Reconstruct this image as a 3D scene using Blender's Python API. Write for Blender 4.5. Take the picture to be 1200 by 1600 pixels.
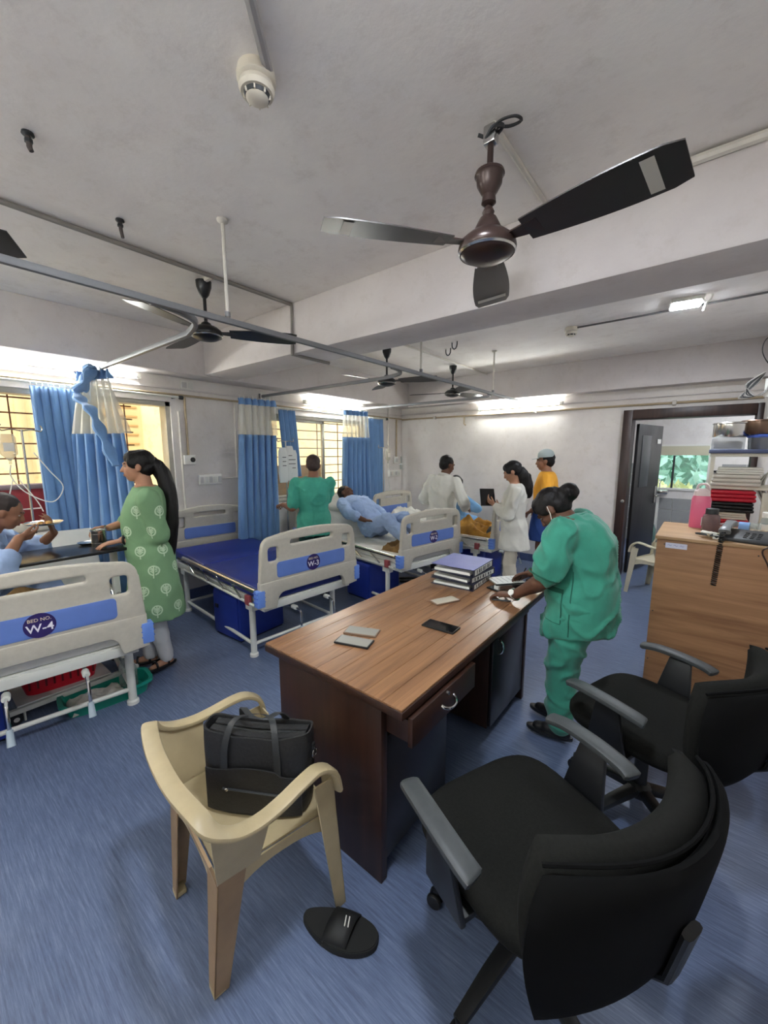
import bpy, bmesh, math, random
from mathutils import Vector, Matrix, Euler, noise
random.seed(7)
for o in list(bpy.data.objects): bpy.data.objects.remove(o)
SC = bpy.context.scene
COL = SC.collection
PI = math.pi
R = math.radians
# ------------------------------------------------------------------ camera
cam = bpy.data.cameras.new('camera'); camo = bpy.data.objects.new('camera', cam); COL.objects.link(camo)
cam.sensor_fit = 'VERTICAL'; cam.sensor_height = 36.0; cam.sensor_width = 27.0
cam.lens = 621.0 / 1600.0 * 36.0
cam.clip_start = 0.02; cam.clip_end = 200
camo.location = (0, 0, 1.6); camo.rotation_euler = (R(90 - 8.5), 0, R(38.8))
SC.camera = camo
# ------------------------------------------------------------------ world, sun, exposure
w = bpy.data.worlds.new('world'); SC.world = w; w.use_nodes = True
bg = w.node_tree.nodes['Background']; bg.inputs[0].default_value = (0.80, 0.90, 1.0, 1); bg.inputs[1].default_value = 0.42
sun = bpy.data.lights.new('sun', 'SUN'); suno = bpy.data.objects.new('sun', sun); COL.objects.link(suno)
sun.energy = 0.34; sun.angle = R(3); sun.color = (1.0, 0.93, 0.80)
suno.rotation_euler = Vector((-0.50, 0.25, -0.83)).to_track_quat('-Z', 'Y').to_euler()
SC.view_settings.view_transform = 'Standard'; SC.view_settings.look = 'None'
SC.view_settings.exposure = 2.96; SC.view_settings.gamma = 1.0; SC.view_settings.use_curve_mapping = False
SC.cycles.max_bounces = 10; SC.cycles.diffuse_bounces = 6; SC.cycles.transparent_max_bounces = 12
TUBE_E = 14.5; LED_E = 42.0

# ------------------------------------------------------------------ materials
def lin(c):
    c = [x / 255.0 for x in c[:3]]
    return tuple(((x / 12.92) if x <= 0.04045 else ((x + 0.055) / 1.055) ** 2.4) for x in c) + (1.0,)
MATS = {}
def mat(name, col, rough=0.6, metal=0.0, var=0.0, scale=8.0, stretch=(1, 1, 1), bump=0.0, bscale=None, spec=0.5, col2=None, alpha=1.0, trans=0.0, emit=None, estr=0.0, coords='Object', detail=4.0, sheen=0.0):
    """principled material with optional noise colour variation and bump (object coordinates)"""
    if name in MATS: return MATS[name]
    m = bpy.data.materials.new(name); m.use_nodes = True; MATS[name] = m
    nt = m.node_tree; N = nt.nodes; L = nt.links; b = N['Principled BSDF']
    c = lin(col); b.inputs['Base Color'].default_value = c; b.inputs['Roughness'].default_value = rough
    b.inputs['Metallic'].default_value = metal; b.inputs['Specular IOR Level'].default_value = spec
    b.inputs['Alpha'].default_value = alpha; b.inputs['Transmission Weight'].default_value = trans
    if sheen: b.inputs['Sheen Weight'].default_value = sheen
    if emit: b.inputs['Emission Color'].default_value = lin(emit); b.inputs['Emission Strength'].default_value = estr
    if var or bump or col2:
        tc = N.new('ShaderNodeTexCoord'); mp = N.new('ShaderNodeMapping'); mp.inputs['Scale'].default_value = stretch
        L.new(tc.outputs[coords], mp.inputs['Vector'])
    if var or col2:
        nz = N.new('ShaderNodeTexNoise'); nz.inputs['Scale'].default_value = scale; nz.inputs['Detail'].default_value = detail; nz.inputs['Roughness'].default_value = 0.6
        L.new(mp.outputs[0], nz.inputs['Vector'])
        rp = N.new('ShaderNodeValToRGB'); L.new(nz.outputs[0], rp.inputs[0])
        rp.color_ramp.elements[0].position = 0.32; rp.color_ramp.elements[1].position = 0.68
        if col2: a, d = lin(col2), c
        else:
            a = tuple(min(1, x * (1 - var)) for x in c[:3]) + (1,); d = tuple(min(1, x * (1 + var)) for x in c[:3]) + (1,)
        rp.color_ramp.elements[0].color = a; rp.color_ramp.elements[1].color = d
        L.new(rp.outputs[0], b.inputs['Base Color'])
    if bump:
        n2 = N.new('ShaderNodeTexNoise'); n2.inputs['Scale'].default_value = bscale or scale * 3; n2.inputs['Detail'].default_value = 5
        L.new(mp.outputs[0], n2.inputs['Vector'])
        bp = N.new('ShaderNodeBump'); bp.inputs['Strength'].default_value = bump; bp.inputs['Distance'].default_value = 0.01
        L.new(n2.outputs[0], bp.inputs['Height']); L.new(bp.outputs[0], b.inputs['Normal'])
    return m
def emission(name, col, s):
    m = bpy.data.materials.new(name); m.use_nodes = True; nt = m.node_tree; nt.nodes.clear()
    e = nt.nodes.new('ShaderNodeEmission'); e.inputs[0].default_value = lin(col); e.inputs[1].default_value = s
    o = nt.nodes.new('ShaderNodeOutputMaterial'); nt.links.new(e.outputs[0], o.inputs[0]); MATS[name] = m; return m
def wood(name, dark, light, axis=0, rough=0.4, scale=3.0, bump=0.05, planks=0.0):
    """wood grain running along an axis of the object"""
    m = bpy.data.materials.new(name); m.use_nodes = True; MATS[name] = m
    nt = m.node_tree; N = nt.nodes; L = nt.links; b = N['Principled BSDF']; b.inputs['Roughness'].default_value = rough
    tc = N.new('ShaderNodeTexCoord'); mp = N.new('ShaderNodeMapping'); s = [9.0, 9.0, 9.0]; s[axis] = 0.55
    mp.inputs['Scale'].default_value = s; L.new(tc.outputs['Object'], mp.inputs['Vector'])
    nz = N.new('ShaderNodeTexNoise'); nz.inputs['Scale'].default_value = scale; nz.inputs['Detail'].default_value = 8; nz.inputs['Roughness'].default_value = 0.65; nz.inputs['Distortion'].default_value = 0.6
    L.new(mp.outputs[0], nz.inputs['Vector'])
    rp = N.new('ShaderNodeValToRGB'); L.new(nz.outputs[0], rp.inputs[0])
    rp.color_ramp.elements[0].position = 0.3; rp.color_ramp.elements[0].color = lin(dark)
    rp.color_ramp.elements[1].position = 0.72; rp.color_ramp.elements[1].color = lin(light)
    L.new(rp.outputs[0], b.inputs['Base Color'])
    bp = N.new('ShaderNodeBump'); bp.inputs['Strength'].default_value = bump; L.new(nz.outputs[0], bp.inputs['Height']); L.new(bp.outputs[0], b.inputs['Normal'])
    return m
def plaster(name, a, bcol, stain, rough=0.85):
    """old distemper: two tones, blotchy stains and fine relief"""
    m = bpy.data.materials.new(name); m.use_nodes = True; MATS[name] = m
    nt = m.node_tree; N = nt.nodes; L = nt.links; b = N['Principled BSDF']; b.inputs['Roughness'].default_value = rough; b.inputs['Specular IOR Level'].default_value = 0.25
    tc = N.new('ShaderNodeTexCoord')
    n1 = N.new('ShaderNodeTexNoise'); n1.inputs['Scale'].default_value = 1.1; n1.inputs['Detail'].default_value = 7; n1.inputs['Roughness'].default_value = 0.62
    L.new(tc.outputs['Object'], n1.inputs['Vector'])
    r1 = N.new('ShaderNodeValToRGB'); L.new(n1.outputs[0], r1.inputs[0])
    r1.color_ramp.elements[0].position = 0.36; r1.color_ramp.elements[0].color = lin(bcol)
    r1.color_ramp.elements[1].position = 0.62; r1.color_ramp.elements[1].color = lin(a)
    n2 = N.new('ShaderNodeTexNoise'); n2.inputs['Scale'].default_value = 7.5; n2.inputs['Detail'].default_value = 9; n2.inputs['Roughness'].default_value = 0.75
    L.new(tc.outputs['Object'], n2.inputs['Vector'])
    r2 = N.new('ShaderNodeValToRGB'); L.new(n2.outputs[0], r2.inputs[0]); r2.color_ramp.elements[0].position = 0.52; r2.color_ramp.elements[1].position = 0.74
    r2.color_ramp.elements[0].color = (0, 0, 0, 1); r2.color_ramp.elements[1].color = (0.6, 0.6, 0.6, 1)
    mx = N.new('ShaderNodeMixRGB'); L.new(r2.outputs[0], mx.inputs[0]); L.new(r1.outputs[0], mx.inputs[1]); mx.inputs[2].default_value = lin(stain)
    L.new(mx.outputs[0], b.inputs['Base Color'])
    bp = N.new('ShaderNodeBump'); bp.inputs['Strength'].default_value = 0.13; bp.inputs['Distance'].default_value = 0.01
    n3 = N.new('ShaderNodeTexNoise'); n3.inputs['Scale'].default_value = 30; n3.inputs['Detail'].default_value = 6; L.new(tc.outputs['Object'], n3.inputs['Vector'])
    L.new(n3.outputs[0], bp.inputs['Height']); L.new(bp.outputs[0], b.inputs['Normal'])
    return m
def vinyl(name):
    """worn blue sheet vinyl with fine streaks along x"""
    m = bpy.data.materials.new(name); m.use_nodes = True; MATS[name] = m
    nt = m.node_tree; N = nt.nodes; L = nt.links; b = N['Principled BSDF']; b.inputs['Specular IOR Level'].default_value = 0.45
    tc = N.new('ShaderNodeTexCoord'); mp = N.new('ShaderNodeMapping'); mp.inputs['Scale'].default_value = (1.7, 30, 1); L.new(tc.outputs['Object'], mp.inputs['Vector'])
    n1 = N.new('ShaderNodeTexNoise'); n1.inputs['Scale'].default_value = 4.0; n1.inputs['Detail'].default_value = 9; n1.inputs['Roughness'].default_value = 0.75; L.new(mp.outputs[0], n1.inputs['Vector'])
    r1 = N.new('ShaderNodeValToRGB'); L.new(n1.outputs[0], r1.inputs[0])
    e = r1.color_ramp.elements; e[0].position = 0.28; e[0].color = lin((66, 78, 104)); e[1].position = 0.74; e[1].color = lin((128, 142, 170))
    x = e.new(0.5); x.color = lin((95, 109, 139))
    n2 = N.new('ShaderNodeTexNoise'); n2.inputs['Scale'].default_value = 1.3; n2.inputs['Detail'].default_value = 6; L.new(tc.outputs['Object'], n2.inputs['Vector'])
    r2 = N.new('ShaderNodeValToRGB'); L.new(n2.outputs[0], r2.inputs[0]); r2.color_ramp.elements[0].position = 0.3; r2.color_ramp.elements[0].color = (0.78, 0.78, 0.80, 1); r2.color_ramp.elements[1].position = 0.7; r2.color_ramp.elements[1].color = (1.08, 1.07, 1.05, 1)
    mx = N.new('ShaderNodeMixRGB'); mx.blend_type = 'MULTIPLY'; mx.inputs[0].default_value = 1; L.new(r1.outputs[0], mx.inputs[1]); L.new(r2.outputs[0], mx.inputs[2])
    L.new(mx.outputs[0], b.inputs['Base Color'])
    r3 = N.new('ShaderNodeMapRange'); L.new(n2.outputs[0], r3.inputs[0]); r3.inputs[3].default_value = 0.30; r3.inputs[4].default_value = 0.52; L.new(r3.outputs[0], b.inputs['Roughness'])
    bp = N.new('ShaderNodeBump'); bp.inputs['Strength'].default_value = 0.12; bp.inputs['Distance'].default_value = 0.004; L.new(n1.outputs[0], bp.inputs['Height']); L.new(bp.outputs[0], b.inputs['Normal'])
    return m
def netting(name, col, frac=0.55, rough=0.8):
    m = bpy.data.materials.new(name); m.use_nodes = True; MATS[name] = m
    nt = m.node_tree; N = nt.nodes; L = nt.links; b = N['Principled BSDF']; b.inputs['Base Color'].default_value = lin(col); b.inputs['Roughness'].default_value = rough
    t = N.new('ShaderNodeBsdfTransparent'); mx = N.new('ShaderNodeMixShader'); mx.inputs[0].default_value = frac
    L.new(t.outputs[0], mx.inputs[1]); L.new(b.outputs[0], mx.inputs[2]); L.new(mx.outputs[0], N['Material Output'].inputs[0]); return m
def clear(name, tint, frac=0.14, rough=0.03, gloss=(255, 255, 255)):
    """thin clear plastic or glass: mostly transparent, part glossy"""
    m = bpy.data.materials.new(name); m.use_nodes = True; MATS[name] = m
    nt = m.node_tree; N = nt.nodes; L = nt.links; N.remove(N['Principled BSDF'])
    t = N.new('ShaderNodeBsdfTransparent'); t.inputs[0].default_value = lin(tint)
    g = N.new('ShaderNodeBsdfPrincipled'); g.inputs['Base Color'].default_value = lin(gloss); g.inputs['Roughness'].default_value = rough
    mx = N.new('ShaderNodeMixShader'); mx.inputs[0].default_value = frac
    L.new(t.outputs[0], mx.inputs[1]); L.new(g.outputs[0], mx.inputs[2]); L.new(mx.outputs[0], N['Material Output'].inputs[0]); return m

M_wall = plaster('wall paint', (229, 224, 218), (212, 206, 202), (198, 190, 178))
M_ceil = plaster('ceiling paint', (240, 236, 231), (228, 222, 218), (208, 200, 192))
M_beam = plaster('beam paint', (212, 206, 203), (202, 195, 193), (190, 182, 176))
M_floor = vinyl('blue vinyl')
M_skirt = mat('vinyl skirting', (72, 86, 124), 0.45, var=0.15)
M_brown = wood('dark door wood', (34, 20, 16), (66, 42, 34), 2, 0.4)
M_yellow = plaster('yellow outside paint', (250, 228, 180), (244, 216, 160), (206, 156, 96))
M_alu = mat('aluminium', (176, 172, 160), 0.45, 0.4, var=0.1)
M_glass = clear('window glass', (250, 250, 246), 0.10, 0.02)
M_grill = mat('rusty grille', (122, 78, 52), 0.7, var=0.3, scale=20)
M_pipe = mat('white conduit', (206, 200, 190), 0.5, var=0.08)
M_pipeb = mat('beige conduit', (176, 158, 128), 0.55, var=0.12)
M_rail = mat('curtain rail aluminium', (116, 116, 118), 0.5, 0.2)
M_steel = mat('stainless steel', (200, 198, 194), 0.22, 1.0)
M_chrome = mat('chrome', (225, 225, 225), 0.12, 1.0)
M_blackp = mat('black plastic', (22, 23, 25), 0.45)
M_dark = mat('dark grey plastic', (44, 46, 48), 0.5)
M_whitep = mat('white plastic', (226, 224, 216), 0.4)
M_white = mat('white enamel', (214, 214, 206), 0.4, var=0.04)
M_ivory = mat('ivory moulded plastic', (186, 180, 166), 0.42, var=0.05, scale=30, bump=0.04, bscale=300)
M_bedblue = mat('bed panel blue', (98, 126, 194), 0.4, var=0.04)
M_bumper = mat('bumper blue', (104, 140, 214), 0.4)
M_navy = mat('navy rexine', (26, 44, 126), 0.42, var=0.12, scale=4, bump=0.08, bscale=60)
M_locker = mat('locker blue', (30, 52, 142), 0.4, var=0.08)
M_sheet = mat('white bed sheet', (216, 214, 206), 0.85, var=0.05, bump=0.3, bscale=22)
M_curt = mat('blue curtain', (104, 144, 192), 0.75, var=0.10, scale=30, stretch=(1, 1, 0.15), bump=0.1, bscale=200, sheen=0.3)
M_net = netting('curtain netting', (206, 204, 192), 0.6)
M_ply = wood('plywood', (122, 84, 54), (176, 130, 90), 0, 0.6, 2.2)
M_plytop = wood('plywood top', (146, 112, 78), (190, 154, 112), 0, 0.6, 2.2)
M_tube = emission('tube glow', (248, 253, 250), TUBE_E)
M_led = emission('led glow', (236, 244, 255), LED_E)
M_fan = mat('fan brown enamel', (58, 44, 40), 0.28, 0.35)
M_fanblade = mat('fan blade brown', (50, 44, 42), 0.38, 0.2)
M_fanwhite = mat('fan blade pale band', (190, 186, 176), 0.5)
M_black = mat('black enamel', (16, 16, 18), 0.35)

# ------------------------------------------------------------------ mesh helpers
class MB:
    def __init__(s): s.v = []; s.f = []
    def add(s, vs, fs, mtx=None):
        b = len(s.v)
        s.v += [tuple(mtx @ Vector(p)) if mtx else tuple(p) for p in vs]
        s.f += [tuple(i + b for i in f) for f in fs]; return s
    def box(s, c, d, rz=0, rx=0, ry=0):
        x, y, z = d[0] / 2, d[1] / 2, d[2] / 2
        vs = [(-x, -y, -z), (x, -y, -z), (x, y, -z), (-x, y, -z), (-x, -y, z), (x, -y, z), (x, y, z), (-x, y, z)]
        fs = [(0, 3, 2, 1), (4, 5, 6, 7), (0, 1, 5, 4), (1, 2, 6, 5), (2, 3, 7, 6), (3, 0, 4, 7)]
        return s.add(vs, fs, Matrix.Translation(c) @ Euler((rx, ry, rz)).to_matrix().to_4x4())
    def bb(s, a, b):
        return s.box([(a[i] + b[i]) / 2 for i in range(3)], [abs(b[i] - a[i]) for i in range(3)])
    def cyl(s, p0, p1, r0, r1=None, n=14):
        return s.tube([p0, p1], [r0, r1 if r1 is not None else r0], n)
    def tube(s, pts, r, n=8, closed=False, flat=None):
        """round tube (or flattened when flat=(w,h) with z-up section) along points"""
        P = [Vector(p) for p in pts]; k = len(P); rr = r if isinstance(r, (list, tuple)) else [r] * k
        vs = []; fs = []; prev = None
        for i, p in enumerate(P):
            if closed: t = (P[(i + 1) % k] - P[i - 1])
            else: t = (P[min(i + 1, k - 1)] - P[max(i - 1, 0)])
            t = t.normalized() if t.length > 1e-9 else Vector((0, 0, 1))
            if flat:
                up = Vector((0, 0, 1))
                a = t.cross(up)
                a = a.normalized() if a.length > 0.05 else (prev or Vector((1, 0, 0)))
                b = a.cross(t).normalized(); prev = a
            else:
                if prev is None:
                    q = Vector((0, 0, 1)) if abs(t.z) < 0.9 else Vector((1, 0, 0)); a = t.cross(q).normalized()
                else:
                    a = prev - t * prev.dot(t); a = a.normalized() if a.length > 1e-6 else t.orthogonal().normalized()
                b = t.cross(a); prev = a
            for j in range(n):
                an = 2 * PI * j / n
                if flat:
                    w, h = flat; ca, sa = math.cos(an), math.sin(an)
                    e = 0.6
                    vs.append(p + a * (w / 2 * rr[i] * math.copysign(abs(ca) ** e, ca)) + b * (h / 2 * rr[i] * math.copysign(abs(sa) ** e, sa)))
                else: vs.append(p + (a * math.cos(an) + b * math.sin(an)) * rr[i])
        for i in range(k if closed else k - 1):
            i2 = (i + 1) % k
            for j in range(n):
                j2 = (j + 1) % n; fs.append((i * n + j, i * n + j2, i2 * n + j2, i2 * n + j))
        if not closed:
            fs.append(tuple(reversed(range(n)))); fs.append(tuple((k - 1) * n + j for j in range(n)))
        return s.add(vs, fs)
    def lathe(s, prof, c=(0, 0, 0), n=24, mtx=None, cap=True):
        vs = []; fs = []; k = len(prof)
        for r, z in prof:
            for j in range(n):
                an = 2 * PI * j / n; vs.append((c[0] + r * math.cos(an), c[1] + r * math.sin(an), c[2] + z))
        for i in range(k - 1):
            for j in range(n):
                j2 = (j + 1) % n; fs.append((i * n + j, i * n + j2, (i + 1) * n + j2, (i + 1) * n + j))
        if cap: fs.append(tuple(reversed(range(n)))); fs.append(tuple((k - 1) * n + j for j in range(n)))
        return s.add(vs, fs, mtx)
    def ell(s, c, r, rot=None, nu=16, nv=10):
        vs = [(0, 0, -1)]; fs = []
        for i in range(1, nv):
            ph = -PI / 2 + PI * i / nv
            for j in range(nu):
                th = 2 * PI * j / nu; vs.append((math.cos(ph) * math.cos(th), math.cos(ph) * math.sin(th), math.sin(ph)))
        vs.append((0, 0, 1)); top = len(vs) - 1
        for j in range(nu):
            j2 = (j + 1) % nu; fs.append((0, 1 + j2, 1 + j)); fs.append((top, top - nu + j, top - nu + j2))
        for i in range(nv - 2):
            for j in range(nu):
                j2 = (j + 1) % nu; a = 1 + i * nu; fs.append((a + j, a + j2, a + nu + j2, a + nu + j))
        r = (r, r, r) if isinstance(r, (int, float)) else r
        m = Matrix.Translation(c) @ (rot.to_4x4() if rot else Matrix.Identity(4)) @ Matrix.Diagonal((*r, 1))
        return s.add(vs, fs, m)
    def prism(s, poly, depth, mtx=None):
        """2d polygon (x,y) extruded along z from 0 to depth"""
        n = len(poly); vs = [(x, y, 0) for x, y in poly] + [(x, y, depth) for x, y in poly]
        fs = [tuple(reversed(range(n))), tuple(range(n, 2 * n))] + [(i, (i + 1) % n, n + (i + 1) % n, n + i) for i in range(n)]
        return s.add(vs, fs, mtx)
    def cone(s, p0, r0, p1, r1, n=16, m=5):
        """capsule with two radii and round ends"""
        p0 = Vector(p0); p1 = Vector(p1); t = p1 - p0; l = t.length; t = t / l if l > 1e-6 else Vector((0, 0, 1))
        pts = []; rr = []
        for i in range(m): a = PI / 2 * (1 - i / m); pts.append(p0 - t * (r0 * math.sin(a))); rr.append(max(r0 * math.cos(a), 1e-4))
        pts.append(p0); rr.append(r0); pts.append(p1); rr.append(r1)
        for i in range(1, m + 1): a = PI / 2 * i / m; pts.append(p1 + t * (r1 * math.sin(a))); rr.append(max(r1 * math.cos(a), 1e-4))
        return s.tube(pts, rr, n)
    def mesh(s, name, bevel=0, segs=2, smooth=None, fixn=True):
        me = bpy.data.meshes.new(name); me.from_pydata(s.v, [], s.f)
        bm = bmesh.new(); bm.from_mesh(me)
        if fixn: bmesh.ops.recalc_face_normals(bm, faces=bm.faces)
        if bevel:
            ed = [e for e in bm.edges if len(e.link_faces) == 2 and e.calc_face_angle(0) > R(35)]
            bmesh.ops.bevel(bm, geom=ed, offset=bevel, segments=segs, profile=0.5, affect='EDGES', clamp_overlap=True)
        if smooth:
            for f in bm.faces: f.smooth = True
            for e in bm.edges: e.smooth = not (len(e.link_faces) == 2 and e.calc_face_angle(0) > R(smooth))
        bm.to_mesh(me); bm.free(); return me
    def build(s, name, m, parent=None, bevel=0, segs=2, smooth=40, loc=None, rz=0, fixn=True):
        me = s.mesh(name, bevel, segs, smooth, fixn); me.materials.append(m)
        return put(name, me, parent, loc, rz)
def put(name, me, parent=None, loc=None, rz=0):
    o = bpy.data.objects.new(name, me); COL.objects.link(o)
    if parent: o.parent = parent
    if loc: o.location = loc
    if rz: o.rotation_euler = (0, 0, rz)
    return o
def tag(o, label=None, cat=None, group=None, kind=None):
    if label: o['label'] = label
    if cat: o['category'] = cat
    if group: o['group'] = group
    if kind: o['kind'] = kind
    return o
def thing(name, label, cat, loc=(0, 0, 0), rz=0, group=None):
    o = bpy.data.objects.new(name, None); COL.objects.link(o); o.location = loc; o.rotation_euler = (0, 0, rz); o.empty_display_size = 0.1
    return tag(o, label, cat, group)
def struct(o): o['kind'] = 'structure'; return o
def sempty(name, loc=(0, 0, 0), rz=0):
    o = bpy.data.objects.new(name, None); COL.objects.link(o); o.location = loc; o.rotation_euler = (0, 0, rz); o.empty_display_size = 0.1; return struct(o)
def copy_tree(o, parent=None):
    c = o.copy(); COL.objects.link(c); c.parent = parent
    for ch in [x for x in bpy.data.objects if x.parent == o]: copy_tree(ch, c)
    return c
def spline(pts, n=8, closed=False):
    P = [Vector(p) for p in pts]; k = len(P); out = []
    for i in range(k if closed else k - 1):
        if closed: a, b, c, d = P[i - 1], P[i], P[(i + 1) % k], P[(i + 2) % k]
        else: a, b, c, d = P[max(i - 1, 0)], P[i], P[i + 1], P[min(i + 2, k - 1)]
        for j in range(n):
            t = j / n
            out.append(0.5 * ((2 * b) + (c - a) * t + (2 * a - 5 * b + 4 * c - d) * t * t + (3 * b - a - 3 * c + d) * t ** 3))
    if not closed: out.append(P[-1])
    return out
def remesh(mb, name, voxel, smooth=4, fac=0.5, disp=None):
    """fuse overlapping closed shapes into one continuous smooth surface"""
    me = mb.mesh(name + '_src', fixn=True)
    o = bpy.data.objects.new(name + '_tmp', me); COL.objects.link(o)
    md = o.modifiers.new('r', 'REMESH'); md.mode = 'VOXEL'; md.voxel_size = voxel; md.use_smooth_shade = True
    if smooth: sm = o.modifiers.new('s', 'SMOOTH'); sm.iterations = smooth; sm.factor = fac
    dg = bpy.context.evaluated_depsgraph_get(); dg.update()
    out = bpy.data.meshes.new_from_object(o.evaluated_get(dg)); out.name = name
    bpy.data.objects.remove(o); bpy.data.meshes.remove(me)
    if disp:
        nn = [v.normal.copy() for v in out.vertices]
        for v, n in zip(out.vertices, nn):
            d = disp(v.co, n)
            if isinstance(d, (int, float)): v.co = v.co + n * d
            else: v.co = v.co + d
    for p in out.polygons: p.use_smooth = True
    return out
def text_mesh(txt, size, name, m, parent, mtx, extrude=0.0008, align='CENTER'):
    c = bpy.data.curves.new(name, 'FONT'); c.body = txt; c.size = size; c.extrude = extrude; c.align_x = align; c.align_y = 'CENTER'; c.offset = size * 0.012; c.resolution_u = 3
    o = bpy.data.objects.new(name + '_tmp', c); COL.objects.link(o)
    dg = bpy.context.evaluated_depsgraph_get(); dg.update()
    me = bpy.data.meshes.new_from_object(o.evaluated_get(dg)); bpy.data.objects.remove(o); bpy.data.curves.remove(c)
    me.materials.clear(); me.materials.append(m); me.transform(mtx)
    return put(name, me, parent)
# ------------------------------------------------------------------ the setting
W = -4.3; FW = 5.85; CE = 2.75; BX = -4.03; BY = 5.66; BZ = 2.36; RX = 0.95; BK = -1.5
struct(MB().bb((W - 0.2, BK - 0.2, -0.1), (RX + 0.2, FW + 0.02, 0)).build('floor', M_floor))
struct(MB().bb((W - 0.25, BK - 0.2, CE), (RX + 0.2, FW + 0.2, CE + 0.15)).build('ceiling', M_ceil))
W1 = (-0.7, 1.88, 0.95, 2.11); W2 = (3.02, 4.92, 0.95, 2.09)     # window openings: y0,y1,z0,z1
m = MB()
ys = [BK - 0.2, W1[0], W1[1], W2[0], W2[1], FW + 0.2]
for a, b in ((ys[0], ys[1]), (ys[2], ys[3]), (ys[4], ys[5])): m.bb((W - 0.2, a, 0), (W, b, CE))
for q in (W1, W2):
    m.bb((W - 0.2, q[0], 0), (W, q[1], q[2])); m.bb((W - 0.2, q[0], q[3]), (W, q[1], CE))
struct(m.build('wall_left', M_wall))
DX0, DX1, DZ = -0.74, 0.37, 2.0
struct(MB().bb((W, FW, 0), (DX0 - 0.08, FW + 0.15, CE)).bb((DX1, FW, 0), (RX + 0.2, FW + 0.15, CE)).bb((DX0 - 0.08, FW, DZ + 0.1), (DX1, FW + 0.15, CE)).build('wall_far', M_wall))
struct(MB().bb((RX, BK, 0), (RX + 0.15, FW, CE)).bb((0.42, 4.75, 0), (RX, FW, CE)).build('wall_right', M_wall))
struct(MB().bb((W, BK - 0.15, 0), (RX, BK, CE)).build('wall_back', M_wall))
struct(MB().bb((W, BK, BZ), (BX, FW, CE)).build('trim_1', M_beam, bevel=0.006))
struct(MB().bb((BX, BY, BZ), (0.42, FW, CE)).build('trim_2', M_beam, bevel=0.006))
struct(MB().bb((BX, 2.12, 2.375), (RX, 2.48, CE)).build('trim_3', M_beam, bevel=0.008))
struct(MB().bb((W, BK, 0), (W + 0.012, FW, 0.11)).build('baseboard_left', M_skirt))
struct(MB().bb((W, FW - 0.012, 0), (DX0 - 0.1, FW, 0.11)).build('baseboard_far', M_skirt))
# thin plaster ledges where the lintel bands meet the walls
struct(MB().bb((W, BK, 2.235), (W + 0.02, FW, 2.25)).build('trim_4', M_beam))
struct(MB().bb((W, FW - 0.02, 2.25), (0.42, FW, 2.262)).build('trim_5', M_beam))
# back room beyond the door
M_tile = mat('grey wall tiles', (150, 150, 148), 0.35, var=0.06)
BR0, BR1, BRY = -1.6, 1.3, 8.6
struct(MB().bb((BR0, FW + 0.02, -0.1), (BR1, BRY + 0.1, 0)).build('floor', M_floor))
struct(MB().bb((BR0, FW + 0.15, CE), (BR1, BRY + 0.15, CE + 0.1)).build('ceiling', M_ceil))
struct(MB().bb((BR0 - 0.1, FW + 0.15, 0), (BR0, BRY, CE)).build('wall_backroom_left', M_wall))
struct(MB().bb((BR1, FW + 0.15, 0), (BR1 + 0.1, BRY, CE)).build('wall_backroom_right', M_wall))
W3 = (-0.78, 0.06, 0.95, 1.74)
wb = MB()
wb.bb((BR0, BRY, 0), (W3[0], BRY + 0.15, CE)).bb((W3[1], BRY, 0), (BR1, BRY + 0.15, CE)).bb((W3[0], BRY, 0), (W3[1], BRY + 0.15, W3[2])).bb((W3[0], BRY, W3[3]), (W3[1], BRY + 0.15, CE))
wbo = struct(wb.build('wall_backroom_far', M_wall))
tm = MB().bb((-0.148, -0.006, -0.098), (0.148, 0.006, 0.098)).mesh('tile', 0.002, 1); tm.materials.append(M_tile)
for iz in range(7):
    for ix in range(8):
        x = BR0 + 0.45 + ix * 0.302; z = 0.1 + iz * 0.202
        if z + 0.1 > W3[2] and W3[0] - 0.16 < x < W3[1] + 0.16: continue
        put('tile', tm, wbo, (x, BRY - 0.004, z))
w3 = sempty('window_3', (0, BRY, 0))
f = MB()
f.bb((W3[0], -0.02, W3[2]), (W3[1], 0.05, W3[2] + 0.035)).bb((W3[0], -0.02, W3[3] - 0.03), (W3[1], 0.05, W3[3])).bb((W3[0], -0.02, W3[2]), (W3[0] + 0.03, 0.05, W3[3])).bb((W3[1] - 0.03, -0.02, W3[2]), (W3[1], 0.05, W3[3]))
f.build('window_frame', M_whitep, w3)
MB().bb((-0.45, -0.01, W3[2]), (-0.42, 0.03, 1.55)).build('mullion', M_dark, w3)
MB().bb((-0.70, -0.01, W3[2]), (-0.675, 0.03, W3[3])).build('mullion', M_dark, w3)
MB().bb((W3[0], 0.03, W3[2]), (W3[1], 0.034, W3[3])).build('pane', M_glass, w3)
MB().bb((W3[0], -0.015, 1.555), (W3[1], 0.02, W3[3])).build('roller_blind', mat('cream blind', (196, 190, 164), 0.8), w3)
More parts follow.
